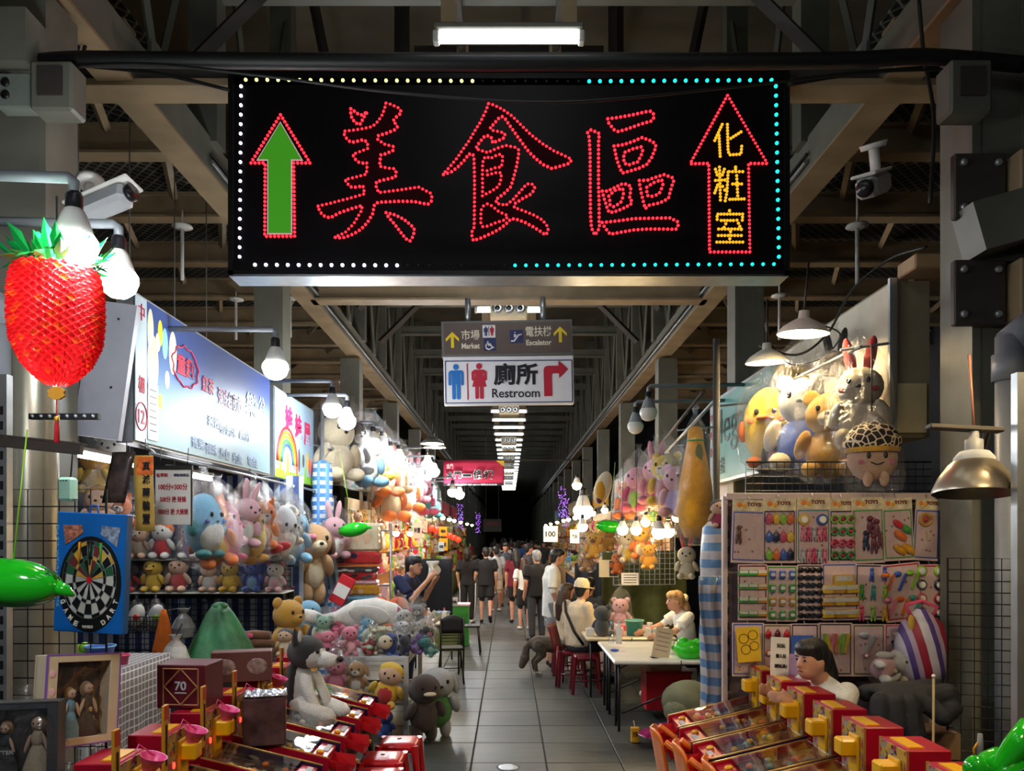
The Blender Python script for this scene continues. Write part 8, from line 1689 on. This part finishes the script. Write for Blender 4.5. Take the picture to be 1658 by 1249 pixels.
# ------------------------------------------------------------------ stalls further down the aisle
gf = random.Random(77)
def mini_plush(c1, c2, kind):
    k = ('mini', c1, c2, kind)
    if k in CACHE: return CACHE[k]
    m = MB(); m.ell((0, 0, .27), (.24, .2, .28), seg=10, ring=7); m.ell((0, -.02, .66), (.26, .22, .23), seg=10, ring=7)
    for s in (-1, 1):
        if kind == 'round': m.ell((s * .2, 0, .86), (.09, .05, .09), seg=8, ring=5)
        elif kind == 'long': m.ell((s * .11, 0, 1.0), (.06, .04, .22), seg=8, ring=5)
        m.ell((s * .26, -.08, .36), (.08, .08, .16), mi=1, seg=8, ring=5); m.ell((s * .15, -.2, .08), (.1, .16, .09), mi=1, seg=8, ring=5); m.ell((s * .1, -.22, .71), .028, mi=2, seg=6, ring=4)
    m.ell((0, -.07, .26), (.18, .16, .21), mi=1, seg=10, ring=6)
    CACHE[k] = m.mesh('mini_plush', [plush(c1), plush(c2), EYE]); return CACHE[k]
def pack_mesh(c1, c2):
    k = ('pack', c1, c2)
    if k in CACHE: return CACHE[k]
    m = MB().box((0, 0, .5), (.8, .3, 1.0), bev=.04); m.box((0, -.155, .85), (.8, .02, .28), mi=1); m.ell((0, -.16, .42), (.28, .08, .3), mi=2, seg=10, ring=6)
    CACHE[k] = m.mesh('toy_pack', [paper(c1), paper(c2), plas(c2)]); return CACHE[k]
warmc = ['gold', 'amber', 'orange', 'cream', 'yellow', 'peach', 'pink', 'tan', 'white', 'rose', 'lime', 'red', 'sky', 'light_pink']
panel_c = ['beige', 'tan', 'peach', 'cream', 'maroon', 'charcoal']
counts = {-1: 0, 1: 0}; side_nm = {-1: 'lantern', 1: 'card rack'}
seg = [(12.4, 14.2), (14.6, 19.0), (19.3, 23.8), (24.1, 28.6), (28.9, 33.4), (33.7, 38.2), (38.5, 43)]
for s in (-1, 1):
    for i, (y0, y1) in enumerate(seg):
        L_ = y1 - y0; yc = (y0 + y1) / 2
        t = thing('stall_counter', '%s stall counter with draped front down the %s side' % (ORD[i], side_nm[s]), 'counter', (s * 2.15, yc, 0)); c = gf.choice(['maroon', 'olive', 'navy', 'rose', 'charcoal', 'tan'])
        MB().box((0, 0, .78), (.75, L_ - .3, .04), bev=.01).obj('countertop', paint('tan'), t); MB().sheet(lambda u, v: (-s * .36 - s * .02 * math.sin(u * 60), (u - .5) * (L_ - .34), .03 + .74 * v), 50, 3, th=.01).obj('drape', cloth(c), t)
        t = thing('stall_backboard', '%s stall back board hung with toys down the %s side' % (ORD[i], side_nm[s]), 'board', (s * 2.62, yc, 0)); MB().box((0, 0, 1.4), (.05, L_, 2.3)).obj('board', paint(panel_c[(i + (s > 0)) % 6]), t)
        for z in (1.15, 1.55, 1.95, 2.35): MB().tube([(-s * .05, -L_ / 2, z), (-s * .05, L_ / 2, z)], .012, 5).obj('hang_rail', galv, t)
        n = int(L_ / (.42 if i < 3 else .55))
        for z in ((.82, 1.2, 1.6, 2.0) if i < 3 else (.85, 1.35, 1.85)):
            for k in range(n):
                y = y0 + .25 + (L_ - .5) * (k + gf.uniform(-.2, .2) + .5) / n; h = gf.uniform(.3, .42) * (1.0 if i < 3 else 1.25); a, b = gf.choice(warmc), gf.choice(['cream', 'white', 'yellow', 'red', 'peach', 'lime'])
                x = s * (2.5 if z > 1 else gf.uniform(1.95, 2.3)); counts[s] += 1
                if gf.random() < .58:
                    o = link('small_plush', mini_plush(a, b, gf.choice(['round', 'round', 'long', 'none'])), None, loc=(x, y, z), rot=(0, 0, -s * R(gf.uniform(40, 75))), scale=h); kind = 'plush'
                else:
                    o = link('toy_pack', pack_mesh(a, b), None, loc=(x, y, z), rot=(0, 0, -s * R(gf.uniform(55, 90))), scale=h * .95); kind = 'boxed toy'
                lv = {.82: 'counter', .85: 'counter', 1.2: 'low rail', 1.6: 'middle rail', 2.0: 'top rail', 1.35: 'low rail', 1.85: 'top rail'}[z]
                tag(o, '%s %s, %s of %s far %s stall, %s along' % (a.replace('_', ' '), kind, lv, ORD[i], side_nm[s], ORD[k]), 'toy', 'toys on the far stalls')
        # lamps of each stall
        for k in range(2 if i < 4 else 1):
            d = y0 + L_ * (k + .5) / (2 if i < 4 else 1); p = Vector((s * (2.3 if s < 0 and i < 2 else 1.95), d, 1.98 if s < 0 and i < 2 else 2.45))
            bulb(p, .07, 'warm bulb over the %s far %s side stall%s' % (ORD[i], side_nm[s], (', nearer one', ', farther one')[k]), None, warm_glow if (i + k) % 3 else soft_glow, 'warm bulbs of the far stalls')
        # awning sign above
        t = thing('stall_sign', '%s small stall sign board above the far %s side' % (ORD[i], side_nm[s]), 'sign', (s * 2.55, yc, 2.72)); MB().box((0, 0, .25), (.08, L_ * .7, .5), bev=.01).obj('panel', paint(gf.choice(['rose', 'teal', 'amber', 'charcoal', 'sky', 'cream'])), t)
        for z in (0, .5): MB().box((0, 0, z), (.1, L_ * .7, .03)).obj('edge_trim', galv, t)
# purple led curtains and red lanterns of the far stalls
pur = glow('purple_leds', (.45, .15, 1.0), 1.6)
for i, (px, py, d) in enumerate(((745, 840, 24), (774, 845, 30), (910, 820, 20), (916, 835, 22))):
    t = thing('led_curtain', '%s string of purple fairy lights over the far stalls' % ORD[i], 'lights', at(px, py + 18, d)); m = MB(); g2 = random.Random(i)
    for k in range(60): m.ell((g2.uniform(-.1, .1), g2.uniform(-.1, .1), g2.uniform(0, .8)), .012, seg=5, ring=4)
    o = m.obj('fairy_lights', pur, t); o['kind'] = 'stuff'; MB().tube([(0, 0, 0), (0, 0, 1.2)], .004, 4).obj('wire', cab, t)
rl = mat('lantern_red', lin(220, 50, 25), .5, emit=1.2)
for i in range(7):
    p = at(700 + 7 * i, 856 + 3 * i, 14.5 + .35 * i)
    t = thing('red_lantern', 'small red string lantern, %s over the stall behind the vendor' % ORD[i], 'lantern', p, group='red string lanterns'); ball('globe', rl, t, (0, 0, 0), (.07, .07, .06)); MB().tube([(0, 0, .05), (0, 0, .3)], .004, 4).obj('string', cab, t)
for i, (px0, py0, px1, py1, d, c, tx) in enumerate(((668, 846, 683, 872, 13.2, 'peach', '特賣'), (711, 853, 724, 868, 13.9, 'amber', '春'), (711, 872, 725, 892, 13.8, 'amber', '喜'), (710, 878, 719, 893, 13.0, 'white', '促銷'))):
    panel_card('%s paper sign with black characters beside the black cloth screen' % ('peach', 'amber', 'lower amber', 'white oval')[i], px0, py0, px1, py1, d, c, txt=tx, name='paper_sign')
bpy.data.scenes.remove(AUX)
